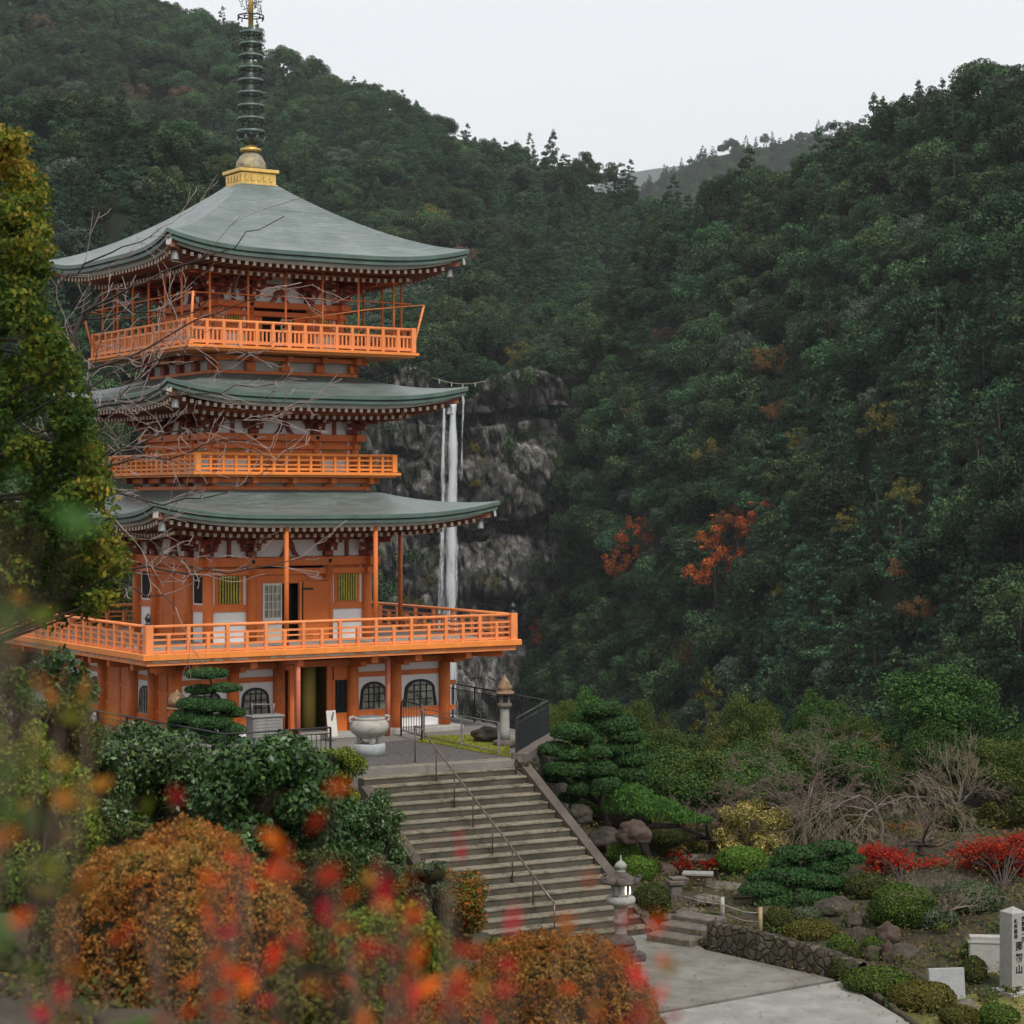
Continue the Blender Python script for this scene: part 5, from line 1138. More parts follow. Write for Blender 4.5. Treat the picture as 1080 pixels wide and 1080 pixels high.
b = MB(); b.tube([(0, 0, 0), (0, 0, 1.5)], .05, 8); b.build('post', DIRON, r)
BRZ = surf('old_bronze', (.24, .15, .08), .5, .4, 6, dirt=(.4, .3, .18), dscale=9, damt=.55, bst=.4, metal=.5)
b = MB(); b.lathe([(.3, 1.45), (.31, 1.5), (.24, 1.53)], 14); b.build('tray', BRZ, r)
b = MB(); b.lathe([(.24, 1.53), (.27, 1.65), (.24, 1.78), (.15, 1.90), (.05, 1.95), (.02, 2.02)], 14); b.build('hood', BRZ, r)
# small white notice by the entrance
r = empty('notice_board', (-5.45, 65.0, .15), R(32), 'white A-shaped notice leaning just inside the entrance', 'sign')
b = MB(); b.M = Matrix.Rotation(R(-12), 4, 'X'); b.box(-.16, .16, -.015, .015, 0, .8); b.build('board', PAPER, r)
b = MB(); b.beam((0, .3, 0), (0, -.02, .75), .04, .03); b.build('prop', GW, r)

# inscribed pillar -------------------------------------------------------
pc = Vector((11.2, 47.7, -3.66)); r = empty('stone_pillar', pc, R(28), 'square granite pillar carved with black characters at the right edge', 'stone pillar')
b = MB(); s_ = .205; b.box(-.34, .34, -.34, .34, -.3, .10, .02); b.build('base', STONE, r)
b = MB(); b.add([(-s_, -s_, .12), (s_, -s_, .12), (s_, s_, .12), (-s_, s_, .12), (-s_, -s_, 1.83), (s_, -s_, 1.83), (s_, s_, 1.83), (-s_, s_, 1.83), (0, 0, 1.95)], [(0,3,2,1),(0,1,5,4),(1,2,6,5),(2,3,7,6),(3,0,4,7),(4,5,8),(5,6,8),(6,7,8),(7,4,8)]); shaft = b.build('shaft', surf('pale_granite', (.32, .315, .29), .8, .12, 7, dirt=(.3, .29, .24), dscale=2.5, damt=.6, bscale=50, bst=.15), r)
INK = surf('black_ink_carving', (.012, .012, .012), .7, .1, 5, bst=0)
def glyphs(txt, size, x, z, parent, name, dz, loc_y, rot):
    for i, ch in enumerate(txt):
        cu = bpy.data.curves.new(name, 'FONT'); cu.body = ch; cu.size = size; cu.extrude = .004; cu.offset = .006*size/.22; cu.align_x = 'CENTER'
        to = bpy.data.objects.new(name, cu); COL.objects.link(to); bpy.context.view_layer.update()
        me = bpy.data.meshes.new_from_object(to.evaluated_get(bpy.context.evaluated_depsgraph_get())); bpy.data.objects.remove(to)
        me.transform(Matrix.Translation((x, loc_y, z-i*dz)) @ Matrix.Rotation(R(90), 4, 'X')); me.transform(rot)
        link(me, name, INK, parent)
Id = Matrix.Identity(4)
rot = Matrix.Identity(4)
glyphs('那智山', .21, .0, 1.02, shaft, 'carved_character', .26, -s_-.004, rot)
glyphs('西国第一番', .105, .12, 1.66, shaft, 'small_character', .115, -s_-.004, rot)
glyphs('札所霊場', .105, -.10, 1.62, shaft, 'small_character', .115, -s_-.004, rot)
r = empty('stone_slab', (9.66, 47.4, -3.72), R(8), 'blank pale concrete slab leaning among the garden shrubs', 'slab')
b = MB(); b.M = Matrix.Rotation(R(-9), 4, 'X'); b.box(-.40, .42, -.06, .06, -.1, .68, .012); b.build('slab', surf('pale_concrete', (.33, .34, .34), .85, .12, 3, dirt=(.24, .25, .24), dscale=1.5, damt=.6), r)
r = empty('stone_block', (11.0, 49.2, -3.62), R(-6), 'pale granite block standing behind the inscribed pillar', 'block')
b = MB(); b.box(-.45, .45, -.12, .12, -.1, .95, .02); b.box(-.49, .49, -.14, .14, .78, .84, .01); b.build('block', STONE, r)
r = empty('stone_block', (12.3, 49.2, -3.6), R(-6), 'low granite wall block right of the inscribed pillar', 'block')
b = MB(); b.box(-.35, .6, -.12, .12, -.1, .75, .02); b.build('block', STONE, r)

# ------------------------------------------------------------------ walls, kerbs and garden steps
WL = [(4.62, 53.55), (4.78, 52.5), (6.0, 50.95), (7.2, 49.62), (7.9, 48.9)]
r = MB()
for (x0, y0), (x1, y1), zt0, zt1 in [(WL[1], WL[2], -3.02, -3.03), (WL[2], WL[3], -3.03, -3.12), (WL[3], WL[4], -3.12, -3.3)]:
    d = Vector((x1-x0, y1-y0, 0)).normalized(); nrm = Vector((-d.y, d.x, 0))*-1; nrm = Vector((d.y, -d.x, 0)) if d.y*0-(-d.x)*1 < 0 else Vector((-d.y, d.x, 0))
    nb = Vector((.65, .75, 0)).normalized(); P = []; N1 = 26
    for t in np.linspace(0, 1, N1):
        x, y = x0+(x1-x0)*t, y0+(y1-y0)*t; zt = zt0+(zt1-zt0)*t; col = []
        for k, (o_, z) in enumerate([(0, ZP-.15), (.01, ZP+.1), (.03, ZP+.3), (.05, zt-.06), (.09, zt), (.28, zt+.02), (.42, zt-.02), (.5, zt-.5)]):
            w = noise.noise(Vector((x*4, y*4, z*5)))*.05; col.append(Vector((x, y, z))+nb*(o_+w)+Vector((0, 0, abs(w)*.6)))
        P.append(col)
    r.grid(P[::-1], True)
tag(r.build('retaining_wall', RUBBLE), 'low dark rubble wall between the path and the rock garden', 'wall')
gs = empty('garden_steps', (4.0, 53.3, ZP), R(-38), 'two small stone steps leading from the path into the garden', 'steps')
for i, (y0_, z) in enumerate(((-.25, .19), (.3, .36), (.85, .50))):
    b = MB(); b.box(-.62, .72, y0_, y0_+.62, -.1, z, .04); b.build('step', STONED, gs)
b = MB()
for k in range(46):
    t = k/45; x, y = np.interp(t, [0, .2, 1], [7.75, 8.2, 9.9]), np.interp(t, [0, .2, 1], [49.0, 47.2, 34]); l = rnd.uniform(.22, .34)
    b.M = Matrix.Translation((x+rnd.uniform(-.02, .02), y, ZP)) @ Matrix.Rotation(R(-83+rnd.uniform(-4, 4)), 4, 'Z'); b.box(-l*.55, l*.55, -.07, .07, -.1, rnd.uniform(.05, .09), .03)
tag(b.build('path_edging', ROCKM), 'line of small mossy edging stones along the right side of the path', 'edging')
# garden bed of moss and litter
mb = MB(); P = []
for t in np.linspace(0, 1, 30):
    xa, ya = np.interp(t, [0, .25, 1], [7.95, 8.4, 10.0]), np.interp(t, [0, .25, 1], [49.1, 47.2, 34]); row = []
    for q in np.linspace(0, 1, 26):
        x, y = xa+q*9, ya+q*3; row.append((x, y, max(ZP-.06+q*.25+noise.noise(Vector((x, y, 0)))*.10, gz1(x, y)-.02)))
    P.append(row)
mb.grid(P[::-1]); tag(mb.build('garden_ground', surf('mossy_garden_bed', (.13, .13, .03), .95, .4, 1.2, dirt=(.24, .17, .07), dscale=1.2, damt=.5, bscale=12, bst=.6)), kind='structure')

def rock(c, s, mat, label, seed, name='garden_rock', cat='rock'):
    import bmesh
    bm = bmesh.new(); bmesh.ops.create_icosphere(bm, subdivisions=4, radius=1)
    for v in bm.verts:
        p = v.co.copy(); q = p*1.1+Vector((seed*3.1, seed, 0)); d, _ = noise.voronoi(q); k = 1+.28*noise.noise(p*1.3+Vector((seed, 0, 0)))+.10*noise.noise(p*4+Vector((0, seed, 0)))-.16*max(0, .35-(d[1]-d[0]))
        k += .03*noise.noise(p*11); v.co = Vector((p.x*s[0]*k, p.y*s[1]*k, max(p.z, -.6)*s[2]*k))
    me = bpy.data.meshes.new(name); bm.to_mesh(me); bm.free(); me.polygons.foreach_set('use_smooth', [True]*len(me.polygons))
    return tag(link(me, name, mat, loc=c), label, cat)
def rk(px, py, Y, wpx, hpx, mat, label, seed, **k):
    if Y > 43 and py > 890: Y = min(Y+3, max(Y-5, hit(px, py+hpx*.5).y+wpx*Y/F*.3))
    c = W(px, py, Y); s = Y/F; return rock(c, (wpx*s, wpx*s*.8, hpx*s), mat, label, seed, **k)
ROCKR = surf('reddish_garden_rock', (.070, .048, .036), .9, .5, 2.5, dirt=(.045, .04, .035), dscale=2, damt=.55, bscale=8, bst=.7, bdist=.03)
rk(936, 986, 52.5, 14, 13, ROCKR, 'pointed reddish rock below the big clipped dome bush', 1)
rk(922, 1008, 51, 12, 12, ROCKM, 'mossy rock below the pointed reddish rock', 2)
rk(936, 1008, 51.3, 7, 16, ROCKR, 'narrow upright red brown stone between garden rocks', 3)
rk(905, 988, 52.5, 10, 10, ROCKB, 'dark rock left of the pointed reddish rock', 4)
rk(866, 1012, 50.2, 9, 13, STONED, 'pale streaked stone set in the end of the garden wall', 5)
rk(840, 1008, 50.6, 9, 12, ROCKB, 'dark upright stone in the garden wall', 6)
rk(1018, 1062, 46.5, 15, 8, STONED, 'low pinkish boulder between the two front clipped bushes', 7)
rk(952, 1008, 51.5, 22, 12, ROCKB, 'broad dark rock under the gnarled bare shrub', 8)
rk(905, 1022, 50.2, 14, 11, ROCKM, 'brown rock beside the ball-shaped bush', 10)
rk(880, 958, 55, 22, 12, ROCKB, 'reddish brown rock shelf under the garden pine', 11)
rk(900, 972, 54, 12, 9, ROCKB, 'small dark rock under the rock shelf', 12)
rk(515, 775, 64.6, 17, 9, ROCKB, 'dark lichen covered slab of rock beside the far lantern', 13)
rk(640, 886, 61, 20, 14, ROCKB, 'dark boulder under the cloud-pruned pine', 14)
rk(668, 880, 60, 18, 15, ROCKR, 'brown boulder beneath the hanging pine bough', 15)
rk(612, 860, 61.5, 14, 12, ROCKB, 'dark rock beside the stairs under the pine', 16)
rk(700, 918, 58.5, 16, 8, ROCKR, 'pinkish rock behind the small stone post', 17)
rk(-6, 1000, 11.4, 36, 34, ROCKM, 'tall mossy rock at the lower left edge', 18)
rk(-4, 1084, 9.6, 50, 24, ROCKB, 'broad brown boulder in the lower left corner', 19)
rk(140, 1082, 9.8, 46, 16, ROCKM, 'long flat rock at the bottom left below the orange bush', 20)
for i, (px, py, w, h) in enumerate([(740,905,26,4),(780,912,26,5),(765,935,24,5),(790,944,18,4),(745,950,20,6),(815,962,22,6),(730,962,18,4),(775,962,16,5),(710,968,12,4),(830,975,14,5)]):
    rk(px, py, 62-(py-905)*.13, w, h, ROCKM if i % 2 else STONED, ['flat dark stepping rock at the back of the garden stream', 'long low rock under the red ground leaves', 'flat slab of rock beside the stream', 'low rock below the flat slab', 'pale broken rock by the stream mouth', 'lichen covered rock behind the bamboo post', 'flat rock at the top of the small steps', 'small rock between the two bamboo posts', 'little rock beside the stair stringer foot', 'low rock right of the taller bamboo post'][i], 30+i)
sp = empty('stone_bench', W(736, 930, 58.5), R(-10), 'white topped stone bench beside the garden stream', 'bench')
b = MB(); b.box(-.42, .42, -.2, .2, .18, .27, .02); b.build('seat', surf('pale_bench_stone', (.26, .255, .23), .8, .1, 4), sp)
for x in (-.3, .3): b = MB(); b.box(x-.08, x+.08, -.16, .16, -.45, .178, .02); b.build('leg', STONED, sp)
sp = empty('stone_post', W(712, 962, 56.6), R(15), 'short square mossy stone post at the corner of the garden steps', 'post')
b = MB(); b.box(-.15, .15, -.15, .15, -.1, .72, .03); b.build('shaft', STONED, sp)
b = MB(); b.box(-.21, .21, -.2, .2, .72, .86, .03); b.box(-.14, .3, -.16, .16, .861, .93, .02); b.build('cap', STONED, sp)
# stream pool
mb = MB(); c = hit(752, 924); n = 20
mb.prism([(c.x+1.3*math.cos(2*math.pi*k/n), c.y+2.0*math.sin(2*math.pi*k/n)) for k in range(n)], c.z-.2, c.z+.06)
wm_ = surf('dark_pond_water', (.01, .014, .013), .05, .2, 2, bst=.05, spec=.6); tag(mb.build('pond_water', wm_), kind='structure')
for i, (px, y0_, y1_, Y) in enumerate([(762, 946, 968, 54.6), (802, 957, 983, 52.9)]):
    s = Y/F; o = W(px, y1_, Y); pr = empty('bamboo_post', o, 0, ['shorter thin pale post holding the rope by the rock garden', 'taller yellow wooden post holding the rope by the rock garden'][i], 'post')
    b = MB(); b.tube([(0, 0, -.2), (0, 0, (y1_-y0_)*s)], .05, 10); b.build('shaft', WOODP if i else STONE, pr)
rp = [W(716, 944, 56.4), W(740, 951, 55.4), W(762, 954, 54.55), W(785, 962, 53.7), W(802, 963, 52.85)]; b = MB()
b.tube([q-rp[0] for q in rp], .014, 5); b.tube([q-rp[0]-Vector((0, 0, .22)) for q in rp], .012, 5)
ro = b.build('rope_rail', surf('pale_rope', (.4, .38, .33), .9, .2, 9), loc=rp[0]); tag(ro, 'pale double rope strung between the garden posts', 'rope')

# ------------------------------------------------------------------ shrubs
A_GREEN = leafm('azalea_green_leaves', [(.03,.06,.012),(.06,.10,.016),(.10,.13,.02)], trans=.15, objv=.15)
A_DARK = leafm('dark_azalea_leaves', [(.025,.04,.012),(.05,.065,.014),(.08,.075,.02)], trans=.15, objv=.15)
A_OLIVE = leafm('olive_azalea_leaves', [(.06,.07,.012),(.10,.105,.016),(.085,.055,.018)], trans=.15, objv=.15)
A_GREY = leafm('grey_green_azalea_leaves', [(.045,.07,.035),(.075,.10,.05),(.11,.12,.07)], trans=.15, objv=.1)
A_BRIGHT = leafm('bright_green_leaves', [(.05,.11,.012),(.08,.16,.02),(.12,.19,.03)], trans=.2, objv=.1)
A_ORANGE = leafm('rusty_orange_azalea_leaves', [(.10,.06,.014),(.22,.06,.012),(.30,.10,.016),(.36,.15,.03),(.40,.21,.06),(.24,.15,.035),(.10,.09,.02)], trans=.25, objv=.1)
CAM = leafm('glossy_camellia_leaves', [(.018,.046,.010),(.032,.072,.016),(.060,.110,.026)], rough=.4, spec=.3, trans=.1, objv=.1)
HEDGE = leafm('glossy_hedge_leaves', [(.016,.045,.010),(.032,.075,.014),(.075,.13,.025)], rough=.4, spec=.45, trans=.15, objv=.1)
LIME = leafm('yellow_green_leaves', [(.07,.12,.016),(.14,.19,.025),(.22,.23,.035)], trans=.3, objv=.1)
MIXL = leafm('olive_and_red_leaves', [(.05,.08,.012),(.09,.11,.02),(.20,.09,.015),(.28,.08,.015)], trans=.25, objv=.1)
PINEN = leafm('pine_needles', [(.015,.045,.014),(.028,.075,.02),(.05,.115,.03)], rough=.5, trans=.05, objv=.1)
PINEB = leafm('bright_pine_needles', [(.03,.08,.014),(.05,.12,.02),(.08,.16,.03)], rough=.5, trans=.05, objv=.1)
YELF = leafm('yellow_leaves_and_buds', [(.24,.22,.04),(.36,.26,.05),(.14,.17,.03),(.62,.45,.24),(.12,.14,.03)], trans=.2, objv=.1)
REDM = leafm('scarlet_maple_leaves', [(.22,.010,.008),(.36,.018,.010),(.30,.035,.012),(.14,.01,.01)], trans=.3, objv=.1)
def lumps(d, seed, a=.10, f=1.8, b=0.0):
    return np.array([1+a*noise.noise(Vector((float(q[0])*f+seed, float(q[1])*f, float(q[2])*f)))+(b*noise.noise(Vector((float(q[0])*11, float(q[1])*11+seed, float(q[2])*11))) if b else 0) for q in d])
def clipped(px, py, rx, rz, Y, mat, label, leaf=.055, seed=1, n=None, name='clipped_bush', cat='bush', box=1.0, cap=26000, a=.12, tilt=.5, b=.05, asp=.6, vf=None):
    """a dense clipped bush: middle of the visible dome at (px, py), half sizes in photo pixels"""
    if Y > 43: Y = min(Y+3, max(Y-5, hit(px, py+rz*.8).y+rx*Y/F*.35))
    s = Y/F; X, Z = rx*s, rz*s; c = W(px, py, Y); n = n or min(cap, int(5.2*4*X*Z/(leaf*leaf*.3)))
    d = sph(n, .25); k = (lumps(d, seed, a, 1.8, b)*(1-np.abs(rng.normal(0, .035+.02*(b > .05), n))))[:, None]
    P = d*np.array([X, X*.9, Z])*k
    if box != 1.0: P = np.sign(P)*np.abs(P/np.array([X, X*.9, Z]))**(1/box)*np.array([X, X*.9, Z])
    me = leaf_mesh(name, P, d, leaf, asp, .4, tilt, vf); mb = MB(); ell_core(mb, 0, 0, 0, X, X*.9, Z, .90 if a < .2 else .82); join_meshes(me, mb)
    return tag(link(me, name, [mat, CORE], loc=c), label, cat)
def loose(px, py, rx, rz, Y, mat, label, leaf=.1, seed=1, npuff=14, dens=None, name='leafy_shrub', cat='shrub', asp=.5, cover=3.0, stems=True, tilt=.6, up=.12):
    s = Y/F; X, Z = rx*s, rz*s; c = W(px, py, Y); rs = random.Random(seed); pf = []
    for i in range(npuff):
        a = rs.uniform(0, 6.28); e = math.asin(rs.uniform(-.95, 1)); k = rs.uniform(.40, .84); q = rs.uniform(.22, .42)
        pf.append((math.cos(a)*math.cos(e)*X*k, math.sin(a)*math.cos(e)*X*.9*k, math.sin(e)*Z*k, X*q, X*q, Z*q*1.05))
    zg = gz1(c.x, c.y)-c.z; zz_ = -Z*.6
    while zz_ > zg+.1 and zz_ > -Z*.6-2.2:
        for _ in range(5): a = rs.uniform(0, 6.28); pf.append((math.cos(a)*X*.62, math.sin(a)*X*.55, zz_-Z*.2, X*.34, X*.34, X*.34))
        zz_ -= X*.45
    dens = dens or cover*12.6/(leaf*leaf*asp*.5)/3*.9
    P, N_ = puff_points(pf, dens, up, .26); 
    if len(P) > 45000: i = rng.choice(len(P), 45000, False); P, N_ = P[i], N_[i]
    me = leaf_mesh(name, P, N_, leaf, asp, .35, tilt); mb = MB()
    if cover > 1.6: ell_core(mb, 0, 0, -Z*.1, X*.5, X*.45, Z*.5, 1.0); join_meshes(me, mb)
    root = empty(name, (c.x, c.y, c.z-Z), 0, label, cat); o = link(me, 'foliage', [mat, CORE], root, (0, 0, Z))
    if stems:
        L_ = []
        for i in range(6): branch_lines(Vector((rs.uniform(-.1, .1), rs.uniform(-.1, .1), -.3)), Vector((rs.uniform(-.6, .6), rs.uniform(-.6, .6), 1)), Z*1.5, .025+.01*X, 1, L_, .5, .05, 4, (2, 3))
        lines_mb(L_).build('stems', BARK, root)
    return root
def OV(P): return np.array([.45+.55*noise.noise(Vector((float(a)*4, float(b)*4, float(c)*4)))+rnd.gauss(0, .2) for a, b, c in P])
# left bank above the stairs
loose(150, 822, 88, 66, 37, HEDGE, 'tall glossy hedge bush on the bank in front of the black terrace railing', .10, 2, 26, cover=2.6, name='hedge_bush')
loose(95, 800, 50, 40, 35, HEDGE, 'bright green bush at the left end of the hedge', .09, 42, 14, cover=2.6, name='hedge_bush')
loose(284, 842, 96, 68, 32, CAM, 'big rounded camellia with glossy dark leaves left of the stairs', .105, 3, 28, cover=2.4, asp=.55, name='camellia_bush')
loose(352, 806, 34, 26, 50, LIME, 'yellow green bush between the camellia and the incense burner', .09, 4, 14, cover=2.4)
loose(215, 905, 60, 30, 29, CAM, 'dark shrub in the hollow under the camellia', .10, 14, 12, cover=2.2)
loose(398, 872, 32, 38, 43, HEDGE, 'dark green bush against the left side of the stairs', .08, 5, 14, cover=2.4)
loose(360, 872, 34, 32, 38, CAM, 'leafy bush between the camellia and the stairs', .09, 6, 12, cover=2.4)
loose(405, 925, 30, 30, 38, A_GREY, 'grey green small-leaved bush beside the stair stringer', .07, 7, 12, cover=2.2)
loose(340, 922, 44, 34, 31, A_DARK, 'dark bush behind the orange round bush on its right', .07, 17, 12, cover=2.4)
loose(462, 955, 58, 50, 33, MIXL, 'olive and reddish shrub hiding the lower left of the stairs', .065, 8, 20, cover=2.3)
loose(455, 922, 28, 18, 32, A_GREY, 'grey green tuft on top of the olive and red shrub', .06, 18, 8, cover=2.2)
loose(530, 1012, 50, 30, 27, A_OLIVE, 'olive shrub at the lower end of the stairs', .07, 28, 12, cover=2.3)
loose(112, 898, 60, 46, 26, A_DARK, 'dark evergreen shrub behind the orange bush on its left', .07, 19, 16, cover=2.4)
loose(30, 872, 74, 92, 17.5, LIME, 'light green small-leaved shrub at the left edge', .045, 9, 26, cover=2.2)
loose(10, 800, 60, 44, 18.5, LIME, 'yellow green shrub tops above the left edge bush', .045, 29, 16, cover=2.0)
loose(30, 945, 60, 52, 14.5, A_GREEN, 'dark green shrub just behind the tall mossy rock', .04, 10, 18, cover=2.4)
loose(60, 722, 42, 36, 23, HEDGE, 'spiky dark green shrub in front of the left deck rail', .10, 11, 18, cover=1.5, asp=.3)
loose(2, 735, 40, 44, 19, A_GREEN, 'olive green shrub blurred at the left edge below the deck', .055, 12, 16, cover=1.6)
loose(60, 770, 50, 46, 20, A_OLIVE, 'olive shrub below the spiky dark shrub', .05, 13, 16, cover=1.7)
loose(415, 1010, 92, 62, 15, LIME, 'yellow green shrub between the two orange bushes', .045, 15, 26, cover=2.0)
loose(330, 1040, 70, 60, 12.5, A_OLIVE, 'olive shrub low between the orange bush and the bottom edge', .04, 16, 18, cover=2.2)
clipped(192, 1002, 134, 124, 14.0, A_ORANGE, 'large round azalea bush turned rusty orange at the lower left', .026, 1, cap=120000, a=.17, b=.12, asp=.42, vf=OV, name='orange_azalea', tilt=.9)
clipped(590, 1094, 112, 108, 16.5, A_ORANGE, 'second orange azalea bush at the bottom centre beside the path', .028, 5, cap=90000, a=.13, b=.12, asp=.42, vf=OV, name='orange_azalea', tilt=.9)
clipped(470, 1090, 60, 60, 14.5, A_ORANGE, 'smaller orange azalea at the bottom left of the second one', .026, 6, cap=50000, a=.12, b=.09, asp=.42, vf=OV, name='orange_azalea', tilt=.9)
# right of the stairs
CL_ = [(657,900,19,13,57.5,A_BRIGHT,'bright green clipped bush highest of the three beside the stringer'),(672,918,21,15,56.5,A_BRIGHT,'bright green clipped bush behind the front lantern cap'),(684,914,14,11,57.3,A_DARK,'small brownish green clipped bush behind the two bright ones'),
 (687,949,21,17,55.3,A_DARK,'dark clipped bush right of the front stone lantern'),(783,908,27,15,60.5,A_BRIGHT,'bright green dome bush beside the red ground leaves'),(815,922,24,14,59,A_GREEN,'green dome bush between the bright dome and the garden pine'),
 (955,957,39,25,53.5,A_GREEN,'largest clipped green dome in the middle of the rock garden'),(1020,948,38,20,55,A_GREY,'grey green dome bush right of the largest clipped dome'),(985,968,26,14,54,A_GREY,'low grey green bush in front of the grey green dome'),
 (914,936,26,14,57,A_DARK,'dark bush behind the largest clipped dome on its left'),(888,1000,15,15,50.8,A_GREEN,'small ball-shaped bush on top of the clipped column by the wall end'),(887,1024,13,14,50.5,A_DARK,'dark lower ball of the bush at the wall end'),
 (855,983,30,13,51.8,A_OLIVE,'olive clipped bush behind the low wall'),(822,970,16,15,53.2,A_DARK,'dark brown green bush beside the taller wooden post'),(848,966,20,10,54.2,A_GREY,'small grey green bush under the garden pine'),
 (1028,1003,15,12,50.5,A_GREEN,'round top of the bush column left of the inscribed pillar'),(1027,1026,14,18,50.3,A_DARK,'dark column of bush left of the inscribed pillar'),
 (928,1036,40,16,48.0,A_GREEN,'long low clipped bush along the path edging'),(972,1053,36,18,46.2,A_OLIVE,'low clipped bush right of the long low one along the path'),(1012,1073,22,12,44.8,A_OLIVE,'small clipped bush at the bottom edge beside the low boulder'),(1052,1072,23,13,44.8,A_GREEN,'small clipped bush at the bottom right corner'),
 (898,1008,12,10,51.2,A_DARK,'tiny dark bush squeezed between the garden rocks'),(920,996,12,8,51.6,A_GREEN,'tiny round bush between the pointed rock and the ball bush'),(618,852,16,12,60.5,A_GREEN,'dark green rounded bush under the cloud-pruned pine'),(700,880,26,14,60.5,A_DARK,'low dark bush under the hanging pine bough')]
for i, (px, py, rx, rz, Y, m_, lb) in enumerate(CL_): clipped(px, py, rx, rz, Y, m_, lb, .055, i+3, name='clipped_bush', cap=16000)
loose(1042, 1046, 26, 18, 48.6, A_GREEN, 'spiky green shrub in front of the inscribed pillar', .10, 61, 10, cover=1.6, asp=.25)
loose(1072, 1040, 14, 12, 48.8, A_DARK, 'dark tuft at the foot of the inscribed pillar', .08, 62, 6, cover=1.6, asp=.3)
loose(796, 872, 44, 34, 63, YELF, 'bush of yellow leaves and pale buds beside the bare trees', .085, 63, 18, cover=1.5)
loose(812, 895, 18, 14, 62, YELF, 'small golden bush at the foot of the yellow budding bush', .07, 64, 8, cover=1.5)
for px, py, lb in ((718, 905, 'small patch of scarlet leaves left of the red ground maple'), (757, 909, 'patch of scarlet leaves beside the bright green dome'), (742, 913, 'tiny scarlet leaf patch between the two red patches'), (808, 913, 'scarlet sprig between the green domes')):
    loose(px, py, 14, 8, 61.5, REDM, lb, .07, int(px), 7, cover=1.4, name='red_shrub')
# pines ------------------------------------------------------------------
def pine(name, base, pads, Y, mat, label, trunk_pts=None, needle=.12, dens=800, rb=.16, flat=1.0, tight=False):
    cores = MB()
    """pads: (px, py, half width, half height, depth offset) of each needle cloud"""
    o = Vector(base); root = empty(name, o, 0, label, 'pine tree'); s = Y/F; tips = []
    PP, NN = [], []
    for pd in pads:
        px, py, rx, rz = pd[:4]; dy = pd[4] if len(pd) > 4 else rnd.uniform(-.5, .5)
        c = W(px, py, Y+dy)-o; X, Z = rx*s, rz*s*flat; tips.append((c, X))
        n = int(1.6*dens*X*X+260); d = sph(n, .5); k = (1-np.abs(rng.normal(0, .13, n)))*lumps(d, px*.1, .16, 2.2)
        if tight:
            n = int(3.2*4*X*Z/(needle*needle*.13))+150; d = sph(n, .35); k = (1-np.abs(rng.normal(0, .05, n)))*lumps(d, px*.1, .10, 2.0, .06); ell_core(cores, c.x, c.y, c.z-Z*.06, X, X*.85, Z*.8, .86)
        P = d*np.array([X, X*.85, Z])*k[:, None]; P[:, 2] = np.where(P[:, 2] < -Z*.35, -Z*.35+rng.normal(0, Z*.1, n), P[:, 2]); PP.append(P+np.array(c)); N_ = rng.normal(0, 1, (n, 3)); N_[:, 2] *= .5; NN.append(N_*.6+d*(1.0 if tight else .2))
    me = leaf_mesh('needles', np.vstack(PP), np.vstack(NN), needle, .26 if tight else .20, .3, .25)
    if tight: join_meshes(me, cores)
    link(me, 'needles', [mat, CORE], root)
    tp = trunk_pts or [Vector((0, 0, 0)), Vector((.15, 0, .7)), Vector((-.1, .1, 1.4)), Vector((.1, 0, 2.1)), Vector((0, 0, max(t[0].z for t in tips)-.1))]
    b = MB(); b.tube(tp, [rb*(1-.75*i/(len(tp)-1)) for i in range(len(tp))], 8); b.build('trunk', BARK, root)
    b = MB()
    for c, X in tips:
        q = min(tp, key=lambda p: (p-c).length+(0 if p.z <= c.z+.1 else 1.5)); m_ = q.lerp(c, .55)+Vector((0, 0, .12)); b.tube([q, m_, c-Vector((0, 0, .03))], [rb*.45, rb*.28, rb*.12], 6)
        for k in range(4): a = rnd.uniform(0, 6.28); b.tube([m_, c+Vector((math.cos(a)*X*.6, math.sin(a)*X*.5, 0))], [rb*.14, rb*.05], 4)
    b.build('branches', BARK, root); return root
g = hit(632, 888); g.z = -2.9
pine('garden_pine', (g.x, 62.2, -2.9), [(604,773,24,11,-.3),(649,765,26,12,.3),(636,749,22,9,.2),(615,757,16,9,.5),(585,791,19,9,-.2),(601,797,15,7,-.6),(599,811,27,10,-.5),(632,794,14,9,-.7),(636,812,16,10,-.8),(640,829,17,11,-.9),(611,833,13,8,-.6),(661,777,20,8,.1),(657,789,23,9,.2),(668,801,22,10,.1),(665,817,22,9,0),(620,781,18,8,0),(618,822,14,8,-.2),(584,820,14,8,.2),(650,805,20,9,.4),(600,842,12,7,.1)], 62.2, PINEN, 'tall cloud-pruned pine with many rounded needle pads right of the stairs', dens=1100, tight=True, needle=.10, rb=.13)
pine('garden_pine', (g.x+1.2, 61.3, -2.9), [(664,838,26,11,0),(684,850,34,11,-.2),(706,859,28,9,-.3),(727,864,20,6,-.3),(655,852,22,12,.2),(742,864,10,3,-.3)], 61.3, PINEB, 'bright green pine bough reaching out low to the right of the cloud-pruned pine', [Vector((0, 0, 0)), Vector((-.1, 0, .5)), Vector((.1, 0, .9)), Vector((.9, 0, .9)), Vector((1.8, 0, .55))], dens=1600)
